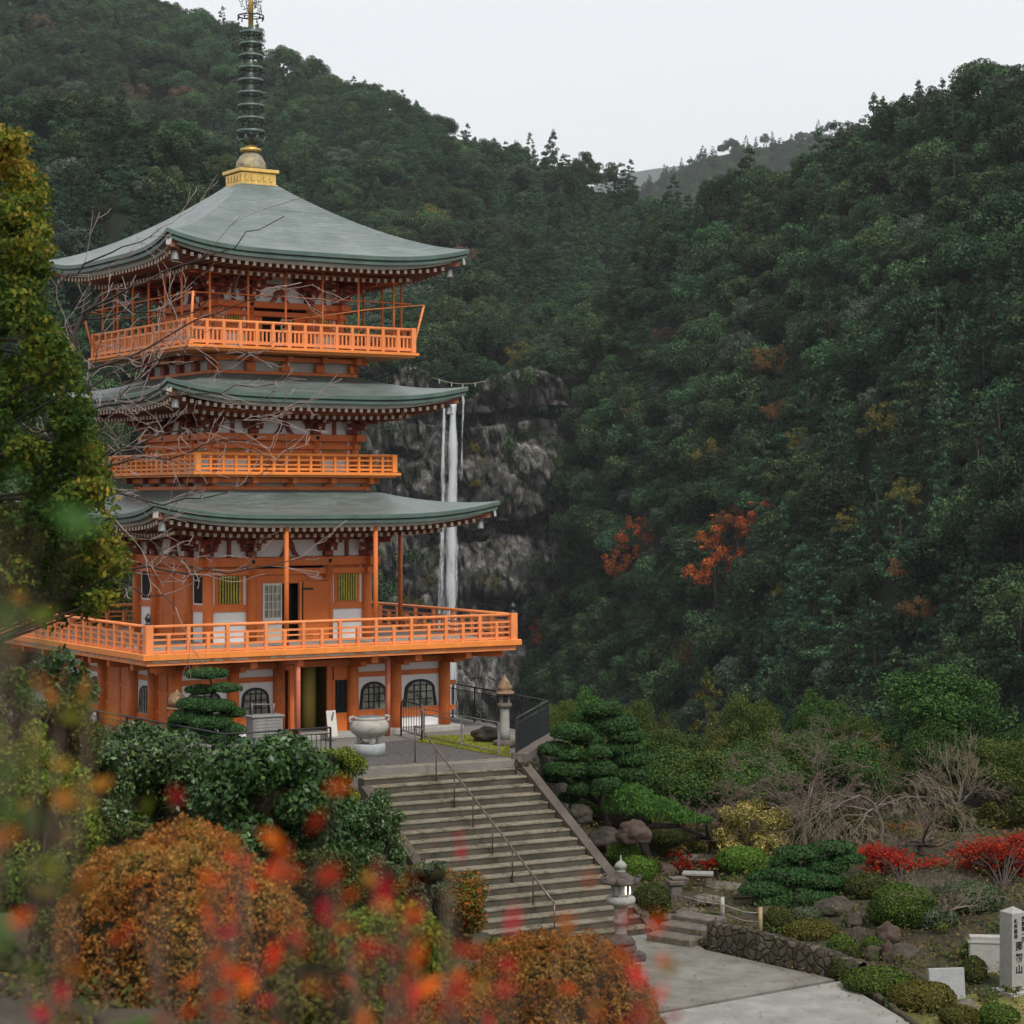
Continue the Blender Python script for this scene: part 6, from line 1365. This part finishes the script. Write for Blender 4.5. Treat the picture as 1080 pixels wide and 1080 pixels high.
pine('garden_pine', (W(858, 950, 56.6).x, 56.6, gz1(W(858, 950, 56.6).x, 56.6)), [(844,901,30,9,.3),(878,894,27,7,.4),(892,906,21,7,.3),(835,923,32,10,0),(864,929,30,10,-.1),(806,938,27,9,-.3),(845,946,36,10,-.4),(892,938,24,9,.1),(820,951,26,9,-.5),(826,910,16,7,.2),(870,914,26,8,.2),(866,948,24,9,-.4),(800,926,14,6,.1)], 56.2, PINEN, 'wide spreading dark pine in the middle of the rock garden', rb=.09, tight=True, needle=.10, trunk_pts=[Vector((0, 0, 0)), Vector((.2, 0, .4)), Vector((-.1, 0, .8)), Vector((.1, 0, 1.2)), Vector((0, 0, 1.5))])
pine('garden_pine', (-8.42, 59.4, 0), [(218,711,24,7,0),(238,726,18,6,-.2),(212,728,18,6,.2),(205,743,20,8,0),(228,745,22,8,-.3),(245,752,14,7,.2),(200,757,22,9,.1),(222,762,24,9,-.3),(244,770,16,8,-.2),(205,774,24,9,-.1),(190,764,14,8,.3),(232,780,22,8,-.2),(178,778,16,9,.2)], 59.4, PINEN, 'small layered pine on the terrace in front of the pagoda', tight=True, needle=.085, rb=.08)
# red garden maples --------------------------------------------------------
def maple_low(pads, Y, label, base, leaf=.085):
    root = empty('red_maple', base, 0, label, 'maple'); s = Y/F; PP, NN = [], []; o = Vector(base); L_ = []
    for px, py, rx, rz in pads:
        c = W(px, py, Y+rnd.uniform(-.8, .8))-o; n = int(rx*rz*3.6); d = rng.normal(0, .45, (n, 3)); P = d*np.array([rx*s, rx*s*.8, rz*s]); P[:, 2] -= .10*np.abs(P[:, 0]); PP.append(P+np.array(c)); NN.append(np.tile([0, -.3, 1.0], (n, 1)))
        L_.append(([Vector((0, 0, 0)), c*.45+Vector((0, 0, .2)), c], [.03, .018, .008]))
        for k in range(5): L_.append(([c*.6, c+Vector((rnd.gauss(0, rx*s*.5), rnd.gauss(0, .3), rnd.gauss(0, rz*s*.4)))], [.02, .006]))
    link(leaf_mesh('foliage', np.vstack(PP), np.vstack(NN), leaf, .55, .4, .5), 'foliage', REDM, root); lines_mb(L_).build('branches', BARK, root)
maple_low([(922,898,22,9),(935,906,26,10),(950,912,24,9),(965,917,24,9),(985,912,20,8),(975,922,20,7),(928,912,20,9),(945,900,14,6),(995,918,14,7)], 58.5, 'low scarlet maple behind the largest clipped dome', tuple(hit(952, 935)))
maple_low([(1025,898,24,9),(1045,892,26,9),(1062,900,26,10),(1078,892,24,10),(1035,908,24,9),(1058,914,26,9),(1020,915,16,9),(1080,915,24,12),(1040,920,18,7),(1072,884,18,6),(1100,900,30,14)], 57.5, 'scarlet maple shrub at the right edge of the garden', tuple(hit(1058, 940)))
# bare trees behind the garden ----------------------------------------------
def bare(name, base, lines, label, mat, tw=None):
    root = empty(name, base, 0, label, 'bare tree'); big = [l for l in lines if l[1][0] > .022]; small = [l for l in lines if l[1][0] <= .022]
    lines_mb(big).build('trunk', mat, root)
    if small: lines_mb(small).build('twigs', tw or BARKT, root)
    return root
TWG = surf('pinkish_twigs', (.16, .118, .095), .9, .3, 6, bst=0); TWY = surf('pale_tan_twigs', (.19, .155, .11), .9, .3, 6, bst=0)
def spread_tree(px, py, w, h, Y, label, mat, tw, seed, up=.02, lev=4, droop=0.0):
    global rnd
    st = rnd; rnd = random.Random(seed); b_ = hit(px, py); b_ = Vector((b_.x, Y, gz1(b_.x, Y))); s = Y/F; H = h*s; Wd = w*s; L_ = []
    tr = [Vector((0, 0, 0)), Vector((rnd.gauss(0, .06), 0, H*.2)), Vector((rnd.gauss(0, .12), rnd.gauss(0, .1), H*.4))]; L_.append((tr, [.085, .07, .055]))
    for k in range(8):
        a = k*6.28/8+rnd.uniform(-.3, .3); branch_lines(tr[1].lerp(tr[2], rnd.uniform(.1, 1)), Vector((math.cos(a)*Wd, math.sin(a)*Wd*.8, H*rnd.uniform(.45, .9))), (Wd*.5+H*.3)*rnd.uniform(.7, 1.0), .034, lev, L_, .6, up, 5, (4, 5), .18, .58, .0055, Vector((0, 0, -droop)) if droop else None)
    rnd = st; return bare('bare_tree', b_, L_, label, mat, tw)
spread_tree(845, 892, 100, 96, 64, 'bare tree with arching pale branches left of the others', BARKL, TWG, 5, -.03, 4, .5)
spread_tree(950, 905, 118, 108, 63, 'dome-shaped bare tree with dense drooping twigs behind the scarlet maple', BARKL, TWY, 6, -.12, 4, 1.1)
spread_tree(905, 885, 130, 84, 69, 'bare tree with pinkish twigs standing between the two pale ones', BARK, TWG, 7, -.02, 4, .5)
spread_tree(735, 870, 100, 60, 69, 'bare low tree with thin arching limbs right of the pine bough', BARKL, TWG, 8, -.06, 4, .8)
spread_tree(1062, 900, 60, 70, 66, 'slim bare sapling near the right edge', BARKL, TWY, 9, .06, 3)
spread_tree(768, 905, 80, 34, 65, 'low tangle of bare twigs below the arching limbs', BARKL, TWG, 10, .0, 4)
spread_tree(1008, 1000, 60, 44, 52.5, 'gnarled bare shrub leaning over the rocks beside the blank slab', BARKT, TWY, 11, .0, 3)
spread_tree(1000, 930, 80, 30, 60, 'low brown twiggy shrub under the scarlet maples', BARK, TWG, 12, .0, 3)
# trees between the garden and the valley -------------------------------------
MID = [(588,742,44,86,'b2','olive green tree behind the terrace fence corner'),(622,738,44,88,'b0','bushy tree rising behind the cloud-pruned pine'),(664,742,50,84,'b2','olive tree right of the cloud-pruned pine top'),(700,752,44,82,'c3','conifer between the olive tree and the tall rusty one'),(745,712,66,90,'c3','tall conifer with rusty tips behind the bare trees'),(716,778,56,80,'b0','green bush crown behind the low bare tree'),(790,738,56,86,'b2','rounded conifer above the yellow budding bush'),
 (826,730,50,92,'c0','dark conifer over the first bare tree'),(862,742,52,88,'b0','dark bushy tree behind the middle bare tree'),(905,758,54,84,'b2','light green crown between the bare trees'),(945,748,50,90,'c1','dark conifer left of the big bright one'),(990,714,112,84,'b0','big bright green tree behind the drooping bare tree'),(1056,760,60,84,'c1','dark conifer near the right edge behind the garden'),(1030,800,64,78,'b0','dense green tree below the big bright one'),(1085,790,60,80,'b2','green tree cut by the right edge'),(760,775,50,82,'c3','rusty green conifer below the tall rusty tipped one'),(972,800,60,79,'b2','olive crown above the drooping bare tree'),(650,790,60,80,'b0','dark green crown behind the pine pads'),(880,800,70,79,'b0','low dark green crown behind the bare twigs'),(1050,850,40,72,'b0','small bright shrub tree beside the bare sapling'),(830,795,60,78,'b2','low olive crown behind the arching bare tree'),(700,815,60,76,'b2','low olive thicket behind the pine bough')]
MIDM = {'b0': leafm('valley_edge_green', [(.022,.055,.014),(.045,.095,.022),(.085,.145,.032)], trans=.1, objv=.3), 'b2': leafm('valley_edge_olive', [(.035,.06,.014),(.06,.09,.02),(.10,.125,.028)], trans=.1, objv=.3), 'c3': leafm('valley_edge_rusty_green', [(.035,.06,.015),(.06,.085,.02),(.14,.085,.025)], trans=.1, objv=.2)}
mid_me = {}
for i, (px, top, w, Y, k, lb) in enumerate(MID):
    s = Y/F; H = CR[k][2]; zt = W(px, top, Y).z; x = W(px, top, Y).x; r_ = w*s*.62; sx = r_/3.4
    hh = max(4.0, min(9.0, zt-gz1(x, Y))); 
    if k not in mid_me:
        if k == 'b0': me = crown_broad('mid', 3.6, 8.5, 46, .17, 420, 51, None)
        elif k == 'b2': me = crown_broad('mid', 3.4, 9, 60, .16, 440, 52, None)
        elif k == 'c3': me = crown_conifer('mid', 3.0, 9, 10, .17, 300, 53, None)
        elif k == 'c0' or k == 'c1': me = crown_conifer('mid', 3.0, 10, 10, .17, 300, 54, None)
        mid_me[k] = me
    root = empty('valley_edge_tree', (x, Y, zt-hh*.98), rnd.uniform(0, 6), lb, 'tree'); H = {'b0': 8.3, 'b2': 8.8, 'c3': 9, 'c0': 10, 'c1': 10}[k]; root.scale = (sx, sx, hh/H)
    me = mid_me[k] if isinstance(mid_me[k], bpy.types.Mesh) and not mid_me[k].materials else mid_me[k]
    if not me.materials: me.materials.append(MIDM.get(k, GREEN_C if k[0] == 'c' else GREEN_B))
    o = bpy.data.objects.new('crown', me); COL.objects.link(o); o.parent = root
    t = trunk_mb(7.5, .18).build('trunk', BARK, root)
# ------------------------------------------------------------------ thicket behind the garden
TH_ = [(x, 792+18*math.sin(x*.9), rnd.choice(['b0', 'b2', 'b0', 'c3'])) for x in range(575, 1110, 23)]
WHERE = ['behind the cloud-pruned pine', 'between the pine and the yellow budding bush', 'behind the first bare tree', 'behind the middle bare trees', 'behind the drooping bare tree', 'near the right edge behind the bare sapling']
for i, (px, py, k) in enumerate(TH_):
    Y = 71+3*math.sin(i*1.7); c = W(px, py, Y); zg = gz1(c.x, Y); h = max(1.2, c.z-zg); me = mid_me[k]; H = {'b0': 8.3, 'b2': 8.8, 'c3': 9}[k]
    root = empty('thicket_shrub', (c.x, Y, zg-.4*h), rnd.uniform(0, 6), 'dense green thicket shrub '+WHERE[min(5, int((px-575)/90))], 'shrub', 'thicket shrubs '+WHERE[min(5, int((px-575)/90))])
    root.scale = (rnd.uniform(.34, .46),)*2+(1.5*h/H,); o = bpy.data.objects.new('foliage', me); COL.objects.link(o); o.parent = root
    trunk_mb(4, .08).build('stem', BARK, root)

# ------------------------------------------------------------------ ground cover
gp, gn = [], []
for _ in range(210000):
    Y = rnd.uniform(10, 82)**1.0; px = rnd.uniform(-40, 1120); x = (px-540)/F*Y
    u, v = stair_uv(x, Y)
    if -.45 < u < SWID+.4 and -.4 < v < SLEN+.4: continue
    if in_poly(x, Y, PLAT): continue
    if 28 < Y < 56 and in_poly(x, Y, PATHPOLY): continue
    if x > 7.6 and Y < 50 and in_poly(x-.25, Y, PATHPOLY): continue
    n1 = noise.noise(Vector((x*.9, Y*.9, 0))); n2 = noise.noise(Vector((x*.25, Y*.25, 7)))
    if n1 < -.1 and rnd.random() < .7: continue
    if math.hypot(x-9.66, Y-47.2) < .7 or math.hypot(x-11.2, Y-47.6) < .7: continue
    z = gtop(x, Y) if (x > 7.9 and Y < 52) else -99; gp.append((x, Y, z)); 
GPp = np.array(gp); zz = gz(GPp[:, 0], GPp[:, 1])
zz = np.maximum(zz, GPp[:, 2]); GPp[:, 2] = zz+np.array([noise.noise(Vector((x*.4, y*.4, 0)))*.16+noise.noise(Vector((x*1.5, y*1.5, 3)))*.05+abs(rnd.gauss(0, .10+.22*max(0, noise.noise(Vector((x*.7, y*.7, 5)))))) for x, y, _ in gp])
GC = leafm('ground_cover_leaves', [(.03,.045,.012),(.05,.07,.015),(.09,.075,.025),(.14,.09,.03),(.06,.055,.02)], trans=.1, objv=0)
tag(link(leaf_mesh('ground_cover', GPp, np.tile([0, -.4, 1.0], (len(GPp), 1)), .035+.0011*GPp[:, 1], .45, .5, .6, lambda P: np.array([.45+.5*noise.noise(Vector((p[0]*.5, p[1]*.5, 2)))+rnd.gauss(0, .22) for p in P])), 'ground_cover', GC), 'low leafy ground cover and fallen leaves on the banks around the stairs', 'ground cover', kind='stuff')

# ------------------------------------------------------------------ big maple at the left edge
MAPLE = leafm('turning_maple_leaves', [(.03,.065,.012),(.06,.10,.014),(.11,.14,.018),(.22,.19,.025),(.38,.24,.03),(.50,.22,.03)], trans=.35, objv=.05)
ro = empty('maple_tree', (-8.2, 26, gz1(-8.2, 26)), 0, 'tall maple turning from green to yellow and orange at the left edge', 'tree'); o = ro.location.copy(); PP, NN = [], []; tips = []; rs = random.Random(4)
for i in range(420):
    py = rs.uniform(140, 650); edge = np.interp(py, [130, 160, 200, 250, 290, 320, 350, 400, 450, 500, 550, 600, 630, 660], [20, 38, 50, 56, 52, 46, 68, 92, 104, 114, 126, 142, 126, 84]); r = rs.uniform(7, 19); px = edge-r-(rs.random()**1.6)*150
    Y = 26+rs.uniform(-1.6, 1.6); c = W(px, py, Y)-o; R_ = r*Y/F; n = int(190*(r/16)**2); d = sph(n, .2); P = d*np.array([R_, R_, R_*.7])*(1-rng.normal(0, .36, (n, 1))); PP.append(P+np.array(c)); NN.append(d); tips.append(c)
PP = np.vstack(PP); NN = np.vstack(NN)
def mv(P):
    zt = P[:, 2]+o.z; xr = P[:, 0]+o.x
    return np.array([.20+.24*noise.noise(Vector((float(a)*1.3, float(b)*1.3, float(c)*1.3)))*1.5+max(0, (c+o.z-9.0)*.10)+rnd.gauss(0, .13)+max(0, (a+o.x+6.2)*.10) for a, b, c in P])
link(leaf_mesh('foliage', PP, NN, .075, .6, .4, .7, mv), 'foliage', MAPLE, ro)
L_ = []; tr = [Vector((0, 0, 0)), Vector((.2, 0, 2.0)), Vector((.1, .2, 4.2)), Vector((.5, 0, 6.5)), Vector((.6, 0, 9.5))]; L_.append((tr, [.2, .17, .14, .1, .04]))
for c in tips[::4]: q = min(tr, key=lambda p: (p-c).length+(0 if p.z < c.z else 2)); L_.append(([q, q.lerp(c, .5)+Vector((0, 0, .2)), c], [.045, .025, .008]))
lines_mb(L_).build('trunk', BARK, ro)
loose(95, 615, 60, 50, 84, A_DARK, 'dark evergreen shrub behind the left end of the deck rail', .14, 91, 16, cover=2.0, name='evergreen_shrub')
loose(20, 600, 80, 60, 88, A_DARK, 'dark evergreen shrub beyond the pagoda deck behind the big maple', .14, 92, 18, cover=1.8, name='evergreen_shrub')

# ------------------------------------------------------------------ bare cherry reaching in front of the pagoda
CB = surf('cherry_twig_bark', (.33, .25, .22), .85, .3, 5, bst=0)
PL = [[(-60,770,43),(-30,650,42),(20,560,41),(55,470,40),(70,400,40),(85,330,40),(105,312,40)], [(85,330,40),(140,302,39),(190,278,39),(248,260,38),(300,228,38)], [(70,345,40),(130,332,40),(190,328,40),(240,318,39)],
      [(62,400,40),(130,378,39),(190,348,39),(250,325,38),(318,298,38)], [(60,420,40),(120,396,40),(190,372,39),(262,372,38)], [(60,560,41),(78,500,40),(105,440,40),(140,405,40),(160,388,40)], [(60,500,40),(120,474,39),(180,455,39),(235,452,38),(300,432,38)],
      [(60,510,40),(130,486,40),(200,478,39),(250,462,38)], [(70,500,40),(110,520,39),(170,534,39),(240,520,38),(290,486,38)], [(80,505,40),(120,545,39),(165,575,39),(205,602,38)], [(60,590,41),(130,602,40),(200,606,39),(260,604,38),(330,586,38)], [(100,602,40),(140,620,39),(185,640,38)],
      [(60,380,40),(85,420,40),(110,470,40),(120,520,40)], [(55,300,40),(90,280,40),(130,262,39),(170,240,39)], [(60,440,41),(110,430,40),(170,412,39),(230,415,38),(290,405,38)], [(75,540,41),(90,460,40),(95,400,40),(110,350,40)]]
st = rnd; rnd = random.Random(12); rt = W(-60, 770, 43); rt.z = gz1(rt.x, 43)-.3; L_ = []
for j, pl in enumerate(PL):
    pts = [W(*q)-rt for q in pl]
    if j == 0: pts = [Vector((0, 0, 0))]+pts[1:]
    sm = []
    for a, b in zip(pts[:-1], pts[1:]):
        for t in (0, .33, .66): sm.append(a.lerp(b, t)+Vector((rnd.gauss(0, .05), rnd.gauss(0, .05), rnd.gauss(0, .05))))
    sm.append(pts[-1]); r0 = .14 if j == 0 else .026; L_.append((sm, [max(.008, r0*(1-.8*i/len(sm))) for i in range(len(sm))]))
    for i in range(2, len(sm)):
        if j == 0 and i < 9: continue
        for _ in range(1 if rnd.random() < .75 else 2):
            if rnd.random() < (.65 if j in (1, 2, 13) else .12): continue
            d = (sm[i]-sm[i-1]).normalized(); d = d*.8+Vector((rnd.gauss(0, .5), rnd.gauss(0, .45), rnd.gauss(.08, .38))); branch_lines(sm[i], d, rnd.uniform(.4, 1.25), .010, 2, L_, .55, .03, 4, (1, 2), .2, .62, .0065)
rnd = st
bare('cherry_tree', rt, L_, 'leafless cherry tree spreading its twigs in front of the left side of the pagoda', BARK, CB)

# ------------------------------------------------------------------ shrubs close to the camera, out of focus
FRED = leafm('crimson_and_orange_leaves', [(.40,.008,.02),(.50,.012,.03),(.50,.05,.008),(.60,.13,.01),(.45,.02,.01),(.30,.16,.02)], trans=.4, objv=0)
FGRN = leafm('near_green_leaves', [(.04,.12,.02),(.07,.17,.04),(.12,.2,.06)], trans=.35, objv=0)
FMIX = leafm('near_orange_green_leaves', [(.06,.10,.01),(.30,.14,.015),(.42,.12,.02),(.12,.12,.015)], trans=.35, objv=0)
def near_shrub(tips, label, mat, base, leaf=.036, per=7, seed=1, spread=.028, stemmat=None):
    rs = random.Random(seed); b0 = Vector(base); b0.z = gz1(b0.x, b0.y); root = empty('red_leaved_shrub' if mat is FRED else 'leafy_shrub', b0, 0, label, 'shrub'); L_ = []; PP, NN = [], []
    for px, py, Y in tips:
        c = W(px, py, Y)-b0; s0 = Vector((rs.gauss(0, .05), rs.gauss(0, .05), 0)); m1 = s0.lerp(c, .5)+Vector((rs.gauss(0, .05), rs.gauss(0, .04), .08)); m2 = m1.lerp(c, .6)+Vector((rs.gauss(0, .02), 0, .02))
        L_.append(([s0, m1, m2, c], [.0035, .0022, .0014, .0009]))
        for k in range(per):
            q = m2.lerp(c, rs.uniform(.2, 1.15))+Vector((rs.gauss(0, spread), rs.gauss(0, spread), rs.gauss(0, spread))); PP.append(tuple(q)); NN.append((rs.gauss(0, .5), -.8, rs.gauss(0, .6)))
            if k % 2 == 0: L_.append(([m2.lerp(c, rs.uniform(.2, .9)), q], [.0009, .0006]))
    link(leaf_mesh('foliage', np.array(PP), np.array(NN), leaf, .5, .35, .5), 'foliage', mat, root); lines_mb(L_).build('stems', surf('near_stem_bark', (.16, .11, .08), .9, .2, 20, bst=0), root)
rs = random.Random(33)
def env(px): return np.interp(px, [0, 60, 120, 200, 240, 300, 350, 400, 440, 480, 520, 560, 600, 640, 690, 720], [985, 960, 930, 905, 885, 880, 895, 920, 905, 925, 985, 1000, 985, 955, 1030, 1060])
def tips_in(a, b, n, Y0, Y1): return [(px, env(px)+rs.random()**1.3*150+4, rs.uniform(Y0, Y1)) for px in [rs.uniform(a, b) for _ in range(n)]]
near_shrub(tips_in(100, 345, 20, 1.9, 3.2)+[(238,900,2.4),(232,935,2.2),(150,945,2.6),(300,905,2.3)], 'out of focus red and orange leaved twigs before the large orange bush', FRED, (-.42, 2.4, 0), .026, 4, 2, .022)
near_shrub(tips_in(345, 520, 24, 1.8, 3.0)+[(398,905,2.2),(415,930,2.0),(478,915,2.8),(470,940,2.5)], 'blurred crimson and orange leaved twigs in the bottom centre left of the stairs foot', FRED, (-.15, 2.3, 0), .027, 4, 3, .022)
near_shrub(tips_in(520, 715, 18, 1.8, 3.0)+[(636,955,2.4),(622,985,2.2),(645,1000,2.1),(608,975,2.6)], 'blurred red leaved twigs at the bottom in front of the second orange bush', FRED, (.12, 2.4, 0), .027, 4, 4, .022)
near_shrub([(28,748,1.9),(36,765,1.9),(22,735,2.0),(60,850,2.1),(20,880,2.3),(8,700,2.0)], 'blurred twig with a bright red leaf at the left edge', FRED, (-.62, 1.9, 0), .036, 2, 5, .012)
near_shrub([(px, py, rs.uniform(2.0, 2.8)) for px, py in [(40,650),(70,705),(60,770),(95,745),(80,825)]], 'blurred orange and green twigs at the left edge below the deck', FMIX, (-.60, 2.3, 0), .032, 7, 6, .03)
near_shrub([(15,590,1.5),(38,555,1.45),(20,640,1.6),(0,560,1.5),(40,620,1.55)], 'blurred bluish green leaves close to the lens at the left edge', FGRN, (-.62, 1.5, 0), .034, 4, 7, .018)

# ------------------------------------------------------------------ fallen leaves on the paving
fp = []
for _ in range(2600):
    if rnd.random() < .55:
        u = rnd.uniform(.05, SWID-.05); u = u if rnd.random() < .4 else (rnd.choice([.1, SWID-.1])+rnd.gauss(0, .3)); i = rnd.randint(0, NST-2)
        if not .03 < u < SWID-.03: continue
        q = ST0+SD*u+DN*(i*td+td*rnd.uniform(.35, .95)); fp.append((q.x, q.y, -(i+1)*rh+.012))
    else:
        y = rnd.uniform(40, 54); x = rnd.uniform(1, 9)
        if in_poly(x, y, PATHPOLY) and (rnd.random() < .25 or not in_poly(x+.5, y+.3, PATHPOLY)): fp.append((x, y, ZP+.012))
FALL = leafm('fallen_leaves', [(.16,.07,.02),(.24,.13,.04),(.10,.06,.02),(.28,.18,.06)], trans=0, objv=0)
tag(link(leaf_mesh('fallen_leaves', np.array(fp), np.tile([0, 0, 1.0], (len(fp), 1)), .07, .6, .5, .15), 'fallen_leaves', FALL), 'small dry fallen leaves scattered over the stairs and the path', 'leaves', kind='stuff')

for i, (px, py, rx, rz, m_, lb) in enumerate([(1010, 872, 40, 24, A_DARK, 'dark scrub bush under the big bright tree at the garden back'), (1060, 868, 34, 26, A_OLIVE, 'olive scrub bush behind the right edge scarlet maple'), (900, 872, 36, 20, A_OLIVE, 'olive scrub bush between the bare trunks'), (955, 880, 36, 18, MIXL, 'reddish brown scrub behind the low scarlet maple'),
    (1090, 850, 40, 36, A_DARK, 'dark scrub bush cut by the right edge behind the maple'), (860, 868, 30, 18, A_DARK, 'dark scrub under the arching bare tree'), (700, 868, 30, 16, MIXL, 'brownish scrub between the pine bough and the yellow bush'), (745, 880, 24, 14, A_OLIVE, 'low olive scrub left of the yellow budding bush'), (1030, 905, 40, 14, MIXL, 'reddish scrub between the two scarlet maples'), (985, 905, 30, 14, A_DARK, 'low dark scrub under the low scarlet maple')]):
    loose(px, py, rx, rz, 65 if py < 900 else 60.5, m_, lb, .10, 200+i, 14, cover=1.9, name='scrub_bush', cat='bush')

FERN = leafm('fern_and_weed_leaves', [(.03,.06,.014),(.06,.10,.02),(.10,.12,.03),(.13,.09,.03)], trans=.2, objv=.2)
FW = ['at the foot of the rubble wall end', 'beside the blank slab', 'between the front clipped bushes', 'under the gnarled bare shrub', 'beside the reddish rocks', 'in front of the inscribed pillar', 'near the largest clipped dome', 'by the rope rail', 'beside the garden stream stones', 'behind the wooden posts']
fm = [shrub_mesh('weed', .34, .07, 1500, 70+q, 7, .6) for q in range(3)]
for m_ in fm: m_.materials.append(FERN)
for i, (px, py) in enumerate([(905, 1040), (985, 1030), (950, 1070), (1000, 985), (925, 975), (1062, 1052), (990, 975), (780, 975), (752, 968), (830, 955), (870, 940), (898, 950), (1040, 1062), (960, 1022), (1012, 1045), (720, 940), (690, 965), (815, 985), (935, 1052), (1005, 1010), (1075, 1000), (1050, 985), (845, 935), (770, 930)]):
    g = hit(px, py)
    if in_poly(g.x, g.y, PATHPOLY): continue
    o = bpy.data.objects.new('low_plant', fm[i % 3]); COL.objects.link(o); o.location = (g.x, g.y, g.z-.03); o.rotation_euler = (0, 0, rnd.uniform(0, 6)); s_ = rnd.uniform(.7, 1.3); o.scale = (s_, s_, s_)
    tag(o, 'low leafy weed clump growing on the soil of the rock garden', 'plant', 'low weed clumps in the rock garden')
